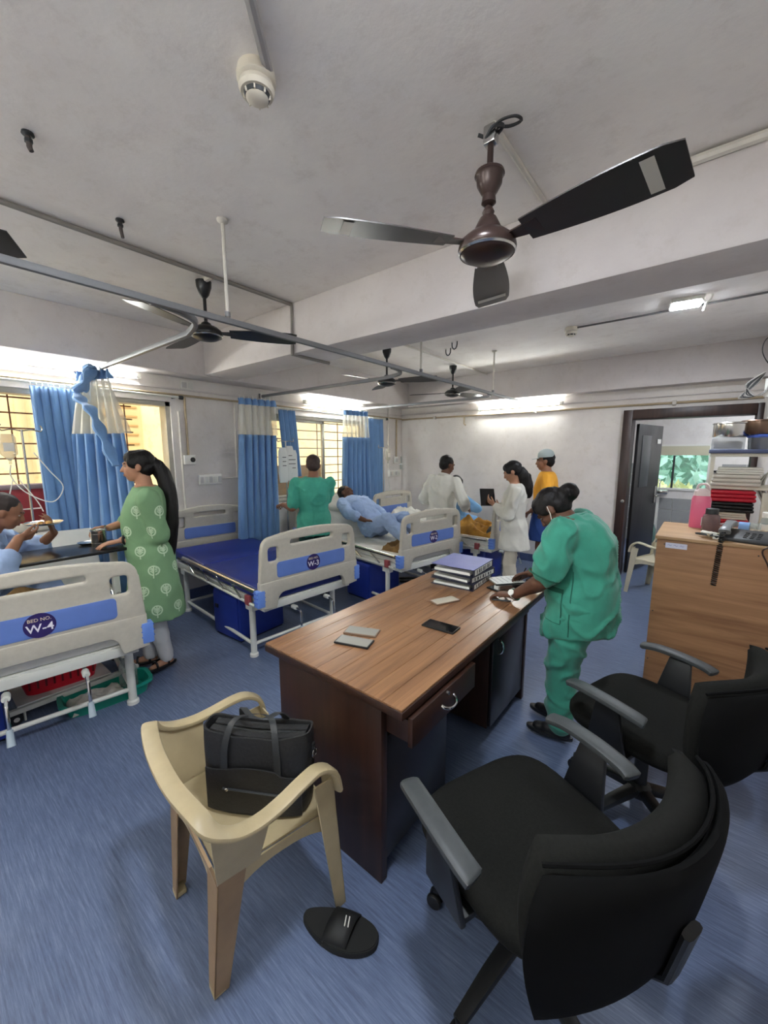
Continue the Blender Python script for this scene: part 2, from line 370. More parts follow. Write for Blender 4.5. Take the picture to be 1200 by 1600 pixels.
# door frame and leaf
d1 = sempty('door_1', (0, FW, 0))
MB().bb((DX0 - 0.1, -0.13, 0), (DX0, 0.15, DZ + 0.11)).build('door_jamb', M_brown, d1, bevel=0.006)
MB().bb((DX1, -0.13, 0), (DX1 + 0.05, 0.15, DZ + 0.11)).build('door_jamb', M_brown, d1, bevel=0.006)
MB().bb((DX0, -0.13, DZ), (DX1, 0.15, DZ + 0.11)).build('door_head', M_brown, d1, bevel=0.006)
leaf = MB(); leaf.box((0.40, 0, 0.99), (0.80, 0.035, 1.94))
M_leaf = wood('door leaf grey wood', (22, 20, 20), (44, 42, 43), 2, 0.35)
lo = leaf.build('door_leaf', M_leaf, d1, bevel=0.004, loc=(DX0 + 0.03, 0.17, 0), rz=R(76))
MB().bb((0.12, -0.026, 1.15), (0.40, -0.018, 1.82)).build('door_panel', mat('door panel grey', (70, 74, 76), 0.3), lo, bevel=0.004)
MB().bb((0.68, -0.03, 0.9), (0.76, -0.018, 1.14)).build('lock_plate', M_steel, lo, bevel=0.003)
MB().tube([(0.72, -0.03, 1.0), (0.72, -0.06, 1.0), (0.62, -0.065, 1.0)], 0.009).build('door_handle', M_steel, lo)
MB().bb((0.62, -0.024, 1.72), (0.74, -0.018, 1.78)).build('paper_label', M_whitep, lo)
MB().lathe([(0.01, -0.02), (0.012, -0.005), (0.02, 0.0)], n=12, mtx=Matrix.Translation((DX0 - 0.03, -0.14, 1.0)) @ Euler((R(-90), 0, 0)).to_matrix().to_4x4()).build('door_bolt', M_steel, d1)

# ------------------------------------------------------------------ windows in the left wall
def window(name, q, mullions, bars_from, bars_to, sash):
    o = sempty(name, (W, 0, 0)); y0, y1, z0, z1 = q
    f = MB(); t = 0.045
    f.bb((-0.16, y0, z0), (-0.02, y1, z0 + t)).bb((-0.16, y0, z1 - t), (-0.02, y1, z1)).bb((-0.16, y0, z0), (-0.02, y0 + t, z1)).bb((-0.16, y1 - t, z0), (-0.02, y1, z1))
    f.build('window_frame', M_alu, o, bevel=0.003)
    MB().bb((-0.2, y0 - 0.03, z0 - 0.03), (0.035, y1 + 0.03, z0)).build('window_sill', M_beam, o, bevel=0.004)
    for a, b in sash:
        s = MB(); u = 0.04
        s.bb((-0.09, a, z0 + t), (-0.05, b, z0 + t + u)).bb((-0.09, a, z1 - t - u), (-0.05, b, z1 - t)).bb((-0.09, a, z0 + t), (-0.05, a + u, z1 - t)).bb((-0.09, b - u, z0 + t), (-0.05, b, z1 - t))
        so = s.build('window_sash', M_alu, o, bevel=0.003)
        MB().bb((-0.073, a + u, z0 + t + u), (-0.068, b - u, z1 - t - u)).build('pane', M_glass, so)
    nb = 9
    for i in range(nb):
        z = z0 + 0.1 + (z1 - z0 - 0.16) * i / (nb - 1)
        MB().bb((-0.19, bars_from, z - 0.006), (-0.178, bars_to, z + 0.006)).build('grille_bar', M_grill, o)
    y = bars_from + 0.12
    while y < bars_to:
        MB().bb((-0.192, y - 0.005, z0 + 0.05), (-0.182, y + 0.005, z1 - 0.03)).build('grille_bar', M_grill, o); y += 0.42
    return o
win1 = window('window_1', W1, (), W1[0], 1.58, [(-0.65, 0.35)])
win2 = window('window_2', W2, (), 3.05, W2[1], [(3.07, 4.03)])
# ------------------------------------------------------------------ outside: neighbouring yellow building
bld = thing('neighbouring_building', 'yellow painted building wall seen through the left windows', 'building', (-6.1, 2, -0.4))
MB().bb((-0.3, -7, -2), (0, 6.5, 4.6)).build('wall', M_yellow, bld)
for y in (-1.5, 2.35):
    MB().bb((0, y - 0.2, 0), (0.05, y + 0.2, 4.6)).build('pilaster', M_yellow, bld, bevel=0.01)
for y in (-0.2, 2.0):
    fr = MB().bb((0, y - 0.45, 1.7), (0.04, y + 0.45, 2.7)).build('window', mat('far window frame', (214, 186, 130), 0.6), bld)
    for k in range(8): MB().bb((0.04, y - 0.4, 1.75 + k * 0.12), (0.055, y + 0.4, 1.77 + k * 0.12)).build('louvre', mat('louvre', (196, 150, 92), 0.6), fr)
tag(MB().tube([(-6.0, 1.0, -1), (-6.0, 1.0, 3.6)], 0.05, 10).build('drain_pipe', mat('drain pipe', (214, 190, 140), 0.6)), 'pale drain pipe running up the yellow outside wall', 'pipe')
gr = MB().bb((-6.4, -6, -2.5), (W - 0.3, 8.5, -2.4)).build('ground', mat('outside ground', (150, 140, 120), 0.9, var=0.2)); struct(gr)
# bamboo screen low outside window 2 and the red box outside window 1
sc = thing('slatted_screen', 'brown slatted screen outside the window behind the drip bags', 'screen', (W - 0.135, 3.60, 0.95))
sm = MB().bb((-0.008, -0.42, -0.011), (0.008, 0.42, 0.011)).mesh('slat'); sm.materials.append(mat('bamboo', (166, 120, 56), 0.7, var=0.2))
for k in range(18): put('slat', sm, sc, (0, 0, 0.056 + k * 0.0235))
rb = thing('red_box', 'dark red box standing outside the window behind the drip stand', 'box', (W - 0.12, 0.66, W1[2]))
MB().bb((-0.05, -0.16, 0.045), (0.05, 0.16, 0.36)).build('body', mat('dark red card', (128, 32, 40), 0.6, var=0.1), rb, bevel=0.006)
MB().bb((-0.054, -0.165, 0.35), (0.054, 0.165, 0.39)).build('lid', mat('grey lid', (128, 112, 116), 0.6), rb, bevel=0.004)
MB().bb((0.05, -0.12, 0.18), (0.053, 0.12, 0.19)).build('stripe', M_whitep, rb)
# trees behind the back room window
def tree(x, y, h, r, col, label, seed):
    t = thing('tree', label, 'tree', (x, y, -1.0), 0, 'trees behind the back room')
    rnd = random.Random(seed)
    MB().tube([(0, 0, 0), (0.05, 0.02, h * 0.5), (0, 0, h * 0.9)], [0.1, 0.08, 0.04], 8).build('trunk', mat('bark', (90, 74, 58), 0.9, var=0.3), t)
    m = MB()
    for k in range(420):
        a = rnd.random() * 2 * PI; q = r * rnd.random() ** 0.4; zz = h * (0.3 + 0.7 * rnd.random()); c = Vector((math.cos(a) * q, math.sin(a) * q, zz))
        s = 0.10 + 0.10 * rnd.random(); mt = Matrix.Translation(c) @ Euler((rnd.random() * 3, rnd.random() * 3, rnd.random() * 6)).to_matrix().to_4x4()
        m.add([(-s, 0, 0), (0, -s * 0.4, 0.02), (s, 0, 0), (0, s * 0.4, 0.02)], [(0, 1, 2, 3)], mt)
    m.build('foliage', col, t, fixn=False)['kind'] = 'stuff'
M_leafa = mat('leaf green', (158, 206, 190), 0.5, var=0.3, scale=3); M_leafb = mat('leaf yellow green', (206, 212, 150), 0.5, var=0.3, scale=3)
tree(-1.5, 11.2, 4.2, 1.15, M_leafa, 'pale green leafy tree behind the left pane of the back window', 1)
tree(0.95, 11.4, 4.4, 1.15, M_leafa, 'pale green leafy tree behind the right pane of the back window', 2)
tree(-0.45, 9.5, 1.95, 0.35, M_leafb, 'small yellow green tree close behind the back window', 3)
struct(MB().bb((-5, BRY + 0.16, -1.1), (6, 16, -1.0)).build('ground', mat('garden soil', (120, 130, 100), 0.9, var=0.2)))
hd = thing('garden_hedge', 'tall bluish green hedge far behind the back window', 'hedge', (0, 13.2, -1.0))
mm = MB(); rnd = random.Random(9)
for k in range(2600):
    c = Vector((rnd.uniform(-3.5, 3.5), rnd.uniform(-0.3, 0.3), rnd.uniform(0, 4.8))); s = rnd.uniform(0.12, 0.22)
    mm.add([(-s, 0, 0), (0, -s * 0.5, 0), (s, 0, 0), (0, s * 0.5, 0)], [(0, 1, 2, 3)], Matrix.Translation(c) @ Euler((rnd.random() * 3, rnd.random() * 3, rnd.random() * 6)).to_matrix().to_4x4())
mm.build('foliage', mat('hedge leaf', (164, 214, 200), 0.5, var=0.25, scale=2), hd, fixn=False)['kind'] = 'stuff'
MB().bb((-3.5, 0.05, 0), (3.5, 0.35, 4.7)).build('hedge_body', mat('hedge core', (96, 160, 132), 0.9, var=0.3), hd)

# ------------------------------------------------------------------ conduits and wall electrics
def conduit(pts, label, r=0.012, m=M_pipe, name='conduit', cat='conduit', n=8):
    return tag(MB().tube(pts, r, n).build(name, m), label, cat)
wx = W + 0.014
conduit([(wx, -1.2, 2.185), (wx, FW - 0.02, 2.185)], 'beige conduit running above both windows on the left wall', 0.011, M_pipeb)
conduit([(wx, 2.02, 2.17), (wx, 2.02, 1.56)], 'thin beige conduit dropping to the small wall camera', 0.012, M_pipeb)
conduit([(wx, 2.58, 2.17), (wx, 2.58, 1.31), (wx, 2.38, 1.31)], 'pale conduit with a bend down to the white switchboard', 0.012)
conduit([(wx, 5.45, 2.34), (wx, 5.45, 1.33)], 'slim white conduit beside the drip stand near the corner', 0.012)
conduit([(wx, 5.68, 2.17), (wx, 5.68, 1.52)], 'brown conduit dropping near the far left corner', 0.014, M_pipeb)
conduit([(W + 0.02, FW - 0.015, 2.175), (0.41, FW - 0.015, 2.175)], 'long beige conduit crossing the far wall above the door', 0.013, M_pipeb)
conduit([(wx, 1.95, 2.02), (wx, 1.95, 0.9)], 'white pipe along the right edge of the near window', 0.012)
for i, (a, b, l) in enumerate((((-3.05, FW - 0.03, 2.165), (-3.05, FW - 0.03, 2.03), 'short hanging conduit end on the far wall left of the tube light'),)):
    conduit([a, (a[0], a[1], 2.05), (a[0] + 0.03, a[1], 2.03)], l, 0.011, M_pipeb)
for x, l in ((-1.95, 'left conduit clip below the far tube light'), (-0.35, 'conduit clip on the far wall above the door'), (-3.6, 'conduit clip near the far corner')):
    tag(MB().bb((x - 0.02, FW - 0.045, 2.15), (x + 0.02, FW, 2.2)).build('conduit_clip', M_pipe, bevel=0.004), l, 'clip')
# ceiling conduits
conduit([(-2.62, -1.2, CE - 0.015), (-2.62, 2.11, CE - 0.015), (-2.62, 2.105, 2.36), (-2.62, 2.2, 2.365), (-2.62, 2.5, 2.365)], 'flat grey conduit along the ceiling and down the beam face', 0.014, mat('weathered conduit', (136, 130, 124), 0.6))
conduit([(-2.62, 2.5, CE - 0.015), (-2.62, FW - 0.2, CE - 0.015)], 'conduit along the far bay ceiling between the fans', 0.011, M_pipe)
conduit([(-0.69, 1.47, CE - 0.012), (-0.69, 2.12, CE - 0.012)], 'short conduit from the large fan hook to the beam', 0.012, M_pipe)
conduit([(-0.69, 2.108, CE - 0.025), (0.9, 2.108, CE - 0.025)], 'pale conduit along the top of the big beam on the right', 0.018, M_pipe)
conduit([(-1.14, 0.86, CE - 0.012), (-0.75, 0.42, CE - 0.012), (-0.45, 0.05, CE - 0.012)], 'grey conduit leading away from the nearest smoke detector', 0.015, mat('grey conduit', (150, 146, 144), 0.6))
conduit([(-1.06, 4.13, CE - 0.012), (-0.7, 4.1, CE - 0.02), (-0.3, 4.12, CE - 0.012), (0.4, 4.1, CE - 0.012)], 'dark cable run between the far smoke detector and square light', 0.008, mat('cable grey', (92, 90, 90), 0.6))
conduit([(-2.74, 1.47, CE - 0.012), (-2.62, 1.47, CE - 0.012)], 'short conduit stub beside the left fan canopy', 0.02, M_pipe)
# smoke detectors
def detector(loc, label):
    o = thing('smoke_detector', label, 'smoke detector', loc, 0, 'ceiling smoke detectors')
    MB().lathe([(0.055, 0), (0.058, -0.012), (0.058, -0.03), (0.05, -0.036)], n=28).build('base', mat('aged cream plastic', (206, 198, 182), 0.5, var=0.06), o)
    MB().lathe([(0.05, -0.036), (0.054, -0.05), (0.048, -0.062)], n=28).build('housing', MATS['aged cream plastic'], o)
    MB().lathe([(0.040, -0.060), (0.036, -0.072)], n=28).build('slot_ring', M_dark, o)
    MB().lathe([(0.034, -0.062), (0.034, -0.074), (0.022, -0.082)], n=24).build('cap', MATS['aged cream plastic'], o)
    for k in range(8):
        a = k * PI / 4; MB().box((0.038 * math.cos(a), 0.038 * math.sin(a), -0.066), (0.006, 0.004, 0.016), a).build('rib', MATS['aged cream plastic'], o)
detector((-1.18, 0.845, CE), 'cream smoke detector on the ceiling nearest the camera'); detector((-1.09, 4.14, CE), 'small cream smoke detector in the far bay near the square light')
# ceiling bolts and hooks
def bolt(loc, label, l=0.09):
    o = thing('ceiling_bolt', label, 'bolt', loc, 0, 'cut fan bolts on the ceiling')
    MB().lathe([(0.018, 0), (0.020, -0.008), (0.014, -0.014)], n=14).build('plate', M_dark, o); MB().tube([(0, 0, -0.01), (0.003, 0, -0.05), (0.006, 0.004, -l)], [0.009, 0.009, 0.008], 8).build('shank', mat('rusty bolt', (84, 76, 74), 0.6, 0.3), o); MB().lathe([(0.013, -0.022), (0.013, -0.034)], n=6).build('nut', M_dark, o)
bolt((-2.03, 0.46, CE), 'dark cut bolt on the ceiling at the far left, with a round plate', 0.062); bolt((-2.39, 0.87, CE), 'grey cut bolt hanging from the ceiling above the curtain rail', 0.085)
for loc, l in (((-2.39, 4.08, CE), 'empty fan hook on the far ceiling, lower of two'), ((-2.2, 3.88, CE), 'empty fan hook on the far ceiling, upper of two')):
    o = thing('fan_hook', l, 'hook', loc, 0, 'empty fan hooks'); pts = [(0, 0, 0.0), (0, 0, -0.03)] + [(0.03 - 0.03 * math.cos(a), 0, -0.03 - 0.045 * math.sin(a)) for a in [k * PI / 6 for k in range(1, 7)]] + [(0.06, 0, 0.0)]
    MB().tube(pts, 0.006, 8).build('loop', M_dark, o); MB().lathe([(0.014, 0), (0.014, -0.008)], n=10).build('rosette', M_white, o)

# ------------------------------------------------------------------ lamps
def tube_light(loc, rz, length, label):
    o = thing('tube_light', label, 'tube light', loc, rz, 'fluorescent tube lights')
    MB().bb((-length / 2, -0.028, -0.02), (length / 2, 0.005, 0.025)).build('batten', M_white, o, bevel=0.004)
    MB().tube([(-length / 2 + 0.03, -0.045, 0), (length / 2 - 0.03, -0.045, 0)], 0.014, 12).build('lamp_tube', M_tube, o)
    for s in (-1, 1): MB().bb((s * (length / 2 - 0.02) - 0.02, -0.062, -0.02), (s * (length / 2 - 0.02) + 0.02, -0.02, 0.02)).build('lamp_holder', M_whitep, o, bevel=0.003)
tube_light((W + 0.01, 1.0, 2.31), R(90), 1.2, 'lit tube light above the near window, partly behind the curtain')
tube_light((W + 0.01, 4.2, 2.275), R(90), 1.2, 'lit tube light above the second window')
tube_light((-2.2, FW - 0.01, 2.265), 0, 1.25, 'lit tube light on the far wall')
tube_light((-2.4, BK + 0.01, 2.3), R(180), 1.2, 'added fill tube light, unseen on the wall behind the camera, at its left end')  # added out of view to brighten the near ceiling and the beds
tube_light((-0.55, BK + 0.01, 2.3), R(180), 1.2, 'added fill tube light, unseen on the wall behind the camera, at its right end')  # second added tube, out of view, lifts the ceiling and left wall
tube_light((W + 0.01, -0.35, 2.34), R(90), 1.2, 'lit tube light at the left frame edge above the near window')
def led(loc, label):
    o = thing('led_light', label, 'ceiling light', loc, R(8), 'square LED ceiling lights')
    MB().bb((-0.105, -0.105, -0.03), (0.105, 0.105, 0)).build('housing', M_whitep, o, bevel=0.006)
    MB().bb((-0.09, -0.09, -0.034), (0.09, 0.09, -0.0305)).build('diffuser', M_led, o)
led((-0.23, 3.98, CE), 'square LED light on the far ceiling near the door')
led((-0.52, 0.66, CE), 'square LED light on the ceiling just past the top of the picture')
o = thing('hanging_hook', 'white plastic hook hanging beside the square LED light', 'hook', (-0.14, 3.9, CE))
MB().tube(spline([(0, 0, 0), (0.01, 0, -0.03), (0.035, 0, -0.06), (0.06, 0, -0.04), (0.065, 0, -0.01)], 5), 0.007, 8).build('loop', M_whitep, o); MB().tube([(0.035, 0, -0.06), (0.025, 0, -0.12)], [0.008, 0.012], 8).build('tail', M_whitep, o)

# ------------------------------------------------------------------ ceiling fans
def fan(loc, rot, drop, rad, m_body, m_blade, label, detail=True, sc=1.0):
    o = thing('ceiling_fan', label, 'ceiling fan', loc, 0, 'ceiling fans')
    MB().tube([(0, 0, -0.02), (0, 0, -drop + 0.02)], 0.011 * sc, 12).build('downrod', m_body, o)
    z = -drop
    if detail:
        MB().lathe([(0.012, -0.145), (0.03, -0.147), (0.05, -0.16), (0.053, -0.17), (0.046, -0.178), (0.044, -0.20), (0.030, -0.225), (0.023, -0.235), (0.026, -0.26), (0.014, -0.27)], n=28).build('lower_canopy', m_body, o)
        MB().lathe([(0.014, z + 0.125), (0.022, z + 0.11), (0.018, z + 0.10), (0.03, z + 0.09), (0.048, z + 0.055), (0.05, z + 0.045), (0.016, z + 0.04)], n=28).build('motor_collar', m_body, o)
    else:
        MB().lathe([(0.012, -0.01), (0.05, -0.014), (0.048, -0.05), (0.03, -0.10), (0.014, -0.12)], n=20).build('canopy', m_body, o)
        MB().lathe([(0.014, z + 0.07), (0.03, z + 0.06), (0.04, z + 0.04), (0.02, z + 0.035)], n=20).build('motor_collar', m_body, o)
    MB().lathe([(0.03 * sc, z + 0.045), (0.07 * sc, z + 0.035), (0.10 * sc, z + 0.01), (0.105 * sc, z - 0.012), (0.098 * sc, z - 0.028), (0.07 * sc, z - 0.045), (0.03 * sc, z - 0.055), (0.001, z - 0.057)], n=36).build('motor', m_body, o)
    MB().lathe([(0.100 * sc, z - 0.018), (0.103 * sc, z - 0.024), (0.098 * sc, z - 0.030)], n=36, cap=False).build('trim_ring', M_steel, o)
    for k in range(3):
        a = R(rot + 120 * k); mt = Matrix.Rotation(a, 4, 'Z')
        bm_ = MB(); n = 10
        for side in (1, -1):
            pass
        vs = []; fs = []
        for i in range(n + 1):
            t = i / n; r = 0.15 + (rad - 0.15) * t
            wd = 0.055 + 0.02 * math.sin(t * PI * 0.8) + 0.012 * t
            if i == n: wd *= 0.86
            pitch = R(11)
            for s_, zz in ((-1, 0.002), (1, 0.002), (1, -0.002), (-1, -0.002)):
                vs.append((r, s_ * wd * math.cos(pitch), zz + s_ * wd * math.sin(pitch) * -1))
        for i in range(n):
            for j in range(4): fs.append((i * 4 + j, i * 4 + (j + 1) % 4, (i + 1) * 4 + (j + 1) % 4, (i + 1) * 4 + j))
        fs += [(3, 2, 1, 0), (n * 4, n * 4 + 1, n * 4 + 2, n * 4 + 3)]
        bm_.add(vs, fs, Matrix.Translation((0, 0, z)) @ mt)
        b = bm_.build('blade', m_blade, o)
        MB().add([(0.09, -0.02, 0.006), (0.20, -0.035, 0.008), (0.20, 0.035, -0.004), (0.09, 0.02, 0.002), (0.09, -0.02, 0.001), (0.20, -0.035, 0.003), (0.20, 0.035, -0.009), (0.09, 0.02, -0.003)], [(0, 1, 2, 3), (7, 6, 5, 4), (0, 4, 5, 1), (1, 5, 6, 2), (2, 6, 7, 3), (3, 7, 4, 0)], Matrix.Translation((0, 0, z)) @ mt).build('blade_bracket', m_body, b)
        if detail:
            v2 = []
            for r in (rad - 0.10, rad - 0.065):
                wd = 0.066
                for s_ in (-1, 1): v2.append((r, s_ * wd * math.cos(R(11)), -0.0045 - s_ * wd * math.sin(R(11))))
            MB().add(v2, [(0, 1, 3, 2)], Matrix.Translation((0, 0, z)) @ mt).build('blade_band', M_fanwhite, b, fixn=False)
    return o
fm = fan((-0.698, 1.471, CE), -8, 0.40, 0.60, M_fan, M_fanblade, 'large brown ceiling fan in front of the beam')
MB().tube(spline([(0, 0, -0.01), (0.05, 0.03, -0.02), (0.10, 0.02, -0.03), (0.09, -0.02, -0.035), (0.03, -0.02, -0.03), (-0.02, 0.02, -0.05)], 6), 0.005, 6).build('wire_loop', M_dark, fm)
MB().tube(spline([(-0.05, 0, -0.02), (-0.01, 0.03, -0.03), (0.04, 0.01, -0.025), (0.02, -0.03, -0.04), (-0.02, -0.01, -0.06)], 6), 0.006, 6).build('wire_loop', M_dark, fm)
MB().bb((-0.022, -0.02, -0.075), (0.022, 0.02, -0.015)).build('shackle', M_steel, fm, bevel=0.006)
fan((-2.74, 1.474, CE), 55, 0.34, 0.6, M_black, M_black, 'black ceiling fan hanging behind the curtain rail at the left', False)
fan((-2.87, 3.62, CE), 20, 0.36, 0.58, M_black, M_black, 'dark ceiling fan just beyond the beam, partly behind the curtain rail', False)
fan((-2.73, 4.86, CE), 80, 0.36, 0.58, M_black, M_black, 'small dark ceiling fan farthest away in the far bay', False)
fan((-2.30, -0.15, CE), 59, 0.42, 0.62, M_black, M_black, 'dark fan at the left picture edge of which only a blade tip shows', False)

# ------------------------------------------------------------------ curtain rail
cr = thing('curtain_rail', 'grey aluminium curtain rail system hung from the ceiling over the beds', 'curtain rail', (-2.0, 1.17, 2.275))
def rbar(pts, name): return MB().tube([(p[0] + 2.0, p[1] - 1.17, p[2] - 2.275) for p in pts], 1.0, 8, flat=(0.028, 0.034)).build(name, M_rail, cr)
RZ = 2.275
rbar([(-2.0, -1.2, RZ), (-2.0, 5.84, RZ)], 'main_rail')
for y in (1.17, 2.95, 4.75):
    pts = spline([(-2.02, y - 0.34, RZ), (-2.05, y - 0.20, RZ), (-2.15, y - 0.07, RZ), (-2.38, y, RZ)], 5) + [Vector((-3.2, y, RZ)), Vector((W + 0.01, y, RZ))]
    rbar(pts, 'branch_rail')
    MB().bb((W + 0.003 + 2.0, y - 1.17 - 0.03, -0.03), (W + 0.02 + 2.0, y - 1.17 + 0.03, 0.03)).build('wall_flange', M_rail, cr)
for x, y in ((-1.99, 1.19), (-2.0, 3.0), (-2.0, 4.5), (-2.0, -0.6)):
    h = MB().tube([(x + 2, y - 1.17, 0.015), (x + 2, y - 1.17, CE - 2.275 - 0.012)], 0.009, 8).build('hanger_rod', M_pipe, cr)
    MB().lathe([(0.028, CE - 2.275 - 0.001), (0.026, CE - 2.275 - 0.012), (0.012, CE - 2.275 - 0.02)], (x + 2, y - 1.17, 0), 14).build('ceiling_rosette', M_pipe, h)
    MB().lathe([(0.014, 0.016), (0.014, 0.04)], (x + 2, y - 1.17, 0), 10).build('hanger_nut', M_rail, h)

# ------------------------------------------------------------------ curtains
def fold_sheet(top, bot, zt, zb, folds, amp_t, amp_b, seed, nv=14, z_of=None, per=14, th=None, vexp=1.0):
    """pleated cloth between a top line and a bottom line"""
    rnd = random.Random(seed); n = int(folds * per); vs = []; fs = []
    T0, T1, B0, B1 = map(Vector, (top[0], top[1], bot[0], bot[1]))
    d = (T1 - T0); nrm = Vector((-d.y, d.x, 0)).normalized()
    ph = [rnd.uniform(-0.5, 0.5) for _ in range(int(folds) + 2)]; am = [rnd.uniform(0.6, 1.25) for _ in range(int(folds) + 2)]
    for j in range(nv + 1):
        v = j / nv; ve = v ** vexp; z = zt + (zb - zt) * v
        for i in range(n + 1):
            u = i / n; k = min(int(u * folds), int(folds)); w_ = u * folds
            a = am[k] * (1 - (w_ - int(w_))) + am[k + 1] * (w_ - int(w_))
            amp = (amp_t + (amp_b - amp_t) * ve) * a
            p = (T0.lerp(T1, u)).lerp(B0.lerp(B1, u), ve)
            off = amp * math.sin(2 * PI * w_ + 0.5 * math.sin(3 * v + seed)) + amp * 0.25 * math.sin(4 * PI * w_ + 2 * v + seed)
            sl = amp * 0.5 * math.cos(2 * PI * w_ + ph[k])
            vs.append((p.x + nrm.x * off + d.normalized().x * sl, p.y + nrm.y * off + d.normalized().y * sl, z))
    for j in range(nv):
        for i in range(n): a = j * (n + 1) + i; fs.append((a, a + 1, a + n + 2, a + n + 1))
    return MB().add(vs, fs)
def solid(o, t=0.002): md = o.modifiers.new('thick', 'SOLIDIFY'); md.thickness = t; return o
def curtain(label, a, b, a2, b2, zt, zb, folds, seed, net=0.0, amp=(0.018, 0.03), ring=True, group='blue ward curtains', vexp=1.0):
    base = Vector(((a2[0] + b2[0]) / 2, (a2[1] + b2[1]) / 2, zb))
    o = thing('curtain', label, 'curtain', base, 0, group)
    L = lambda p: (p[0] - base.x, p[1] - base.y, 0)
    if net:
        zn = zt - net; t = net / (zt - zb); te = t ** vexp
        am = tuple(a[i] + (a2[i] - a[i]) * te for i in (0, 1)); bm_ = tuple(b[i] + (b2[i] - b[i]) * te for i in (0, 1))
        hb = fold_sheet((L(a), L(b)), (L(a), L(b)), zt - zb, zt - 0.07 - zb, folds, amp[0], amp[0], seed, 3).build('heading_band', M_curt, o, fixn=False)
        fold_sheet((L(a), L(b)), (L(am), L(bm_)), zt - 0.07 - zb, zn - zb, folds, amp[0], amp[1] * 0.9, seed, 8).build('net_panel', M_net, o, fixn=False)
        solid(fold_sheet((L(am), L(bm_)), (L(a2), L(b2)), zn - zb, 0, folds, amp[1] * 0.9, amp[1], seed, 14).build('cloth', M_curt, o, fixn=False))
    else:
        solid(fold_sheet((L(a), L(b)), (L(a2), L(b2)), zt - zb, 0, folds, amp[0], amp[1], seed, 16, vexp=vexp).build('cloth', M_curt, o, fixn=False))
    if ring:
        n = int(folds * 1.6)
        for i in range(n):
            u = (i + 0.5) / n; x = a[0] + (b[0] - a[0]) * u - base.x; y = a[1] + (b[1] - a[1]) * u - base.y
            MB().tube([(x, y, zt - zb - 0.012), (x + 0.004, y, zt - zb + 0.012), (x, y, zt - zb + 0.03)], 0.003, 6).build('hook', M_whitep, o)
    return o
# rods above the windows
for y0, y1, l in ((-0.9, 1.93, 'white curtain rod above the near window'), (3.0, 5.28, 'white curtain rod above the second window')):
    o = thing('curtain_rod', l, 'curtain rod', (W, y0, 2.15)); MB().tube([(0.10, 0, 0), (0.10, y1 - y0, 0)], 0.011, 10).build('rod', M_white, o)
    for y in (0.03, y1 - y0 - 0.03): MB().tube([(0.002, y, 0), (0.10, y, 0)], 0.009, 8).build('bracket', M_dark, o)
    MB().lathe([(0.012, -0.01), (0.02, 0.0), (0.02, 0.03), (0.008, 0.04)], n=12, mtx=Matrix.Translation((0.10, y1 - y0, 0)) @ Euler((R(-90), 0, 0)).to_matrix().to_4x4()).build('finial', M_dark, o)
wc = W + 0.12
curtain('plain blue curtain at the near window behind the drip stand', (wc, 0.76), (wc, 1.16), (wc, 0.78), (wc, 1.2), 2.12, 0.55, 7, 3, amp=(0.026, 0.045))
curtain('blue bed curtain with netting top, bunched behind the woman in green', (-4.10, 1.06), (-3.74, 1.19), (-4.06, 0.93), (-3.42, 1.24), 2.25, 0.32, 6, 5, net=0.50, amp=(0.035, 0.06), vexp=0.55)
curtain('long blue netting-topped curtain hanging by the switchboard wall', (-4.08, 2.50), (-4.02, 2.96), (-4.08, 2.42), (-4.02, 2.92), 2.20, 0.55, 6, 8, net=0.40, amp=(0.026, 0.045))
curtain('short blue curtain pushed to the left of the second window', (wc, 3.10), (wc, 3.36), (wc, 3.18), (wc, 3.44), 2.13, 1.29, 4, 11, amp=(0.015, 0.028))
curtain('blue netting-topped curtain in front of the second window', (-4.05, 4.12), (-4.0, 4.58), (-4.05, 4.05), (-4.0, 4.64), 2.20, 0.5, 6, 13, net=0.38, amp=(0.026, 0.045))
curtain('plain blue curtain at the right end of the second window', (wc, 4.74), (wc, 5.14), (wc, 4.72), (wc, 5.18), 2.13, 0.55, 5, 17, amp=(0.024, 0.042))
# twisted blue strip knotted on the near bed curtain
o = thing('curtain_tie', 'twisted blue cloth knot at the top of the near bed curtain', 'curtain tie', (-3.9, 1.12, 2.05))
ts = spline([(0.05, -0.04, 0.19), (0.17, -0.05, 0.20), (0.08, -0.07, 0.10), (-0.06, -0.10, 0.03), (0.03, -0.10, -0.05), (0.15, -0.08, -0.12), (0.22, -0.06, -0.25), (0.30, -0.04, -0.40), (0.38, -0.02, -0.55)], 6)
MB().tube(ts, [1.0 + 0.35 * math.sin(i * 0.9) for i in range(len(ts))], 10, flat=(0.075, 0.03)).build('twist', M_curt, o)
MB().ell((0.06, -0.04, 0.18), (0.10, 0.04, 0.06)).ell((-0.05, -0.05, 0.1), (0.05, 0.035, 0.08)).build('knot', M_curt, o)
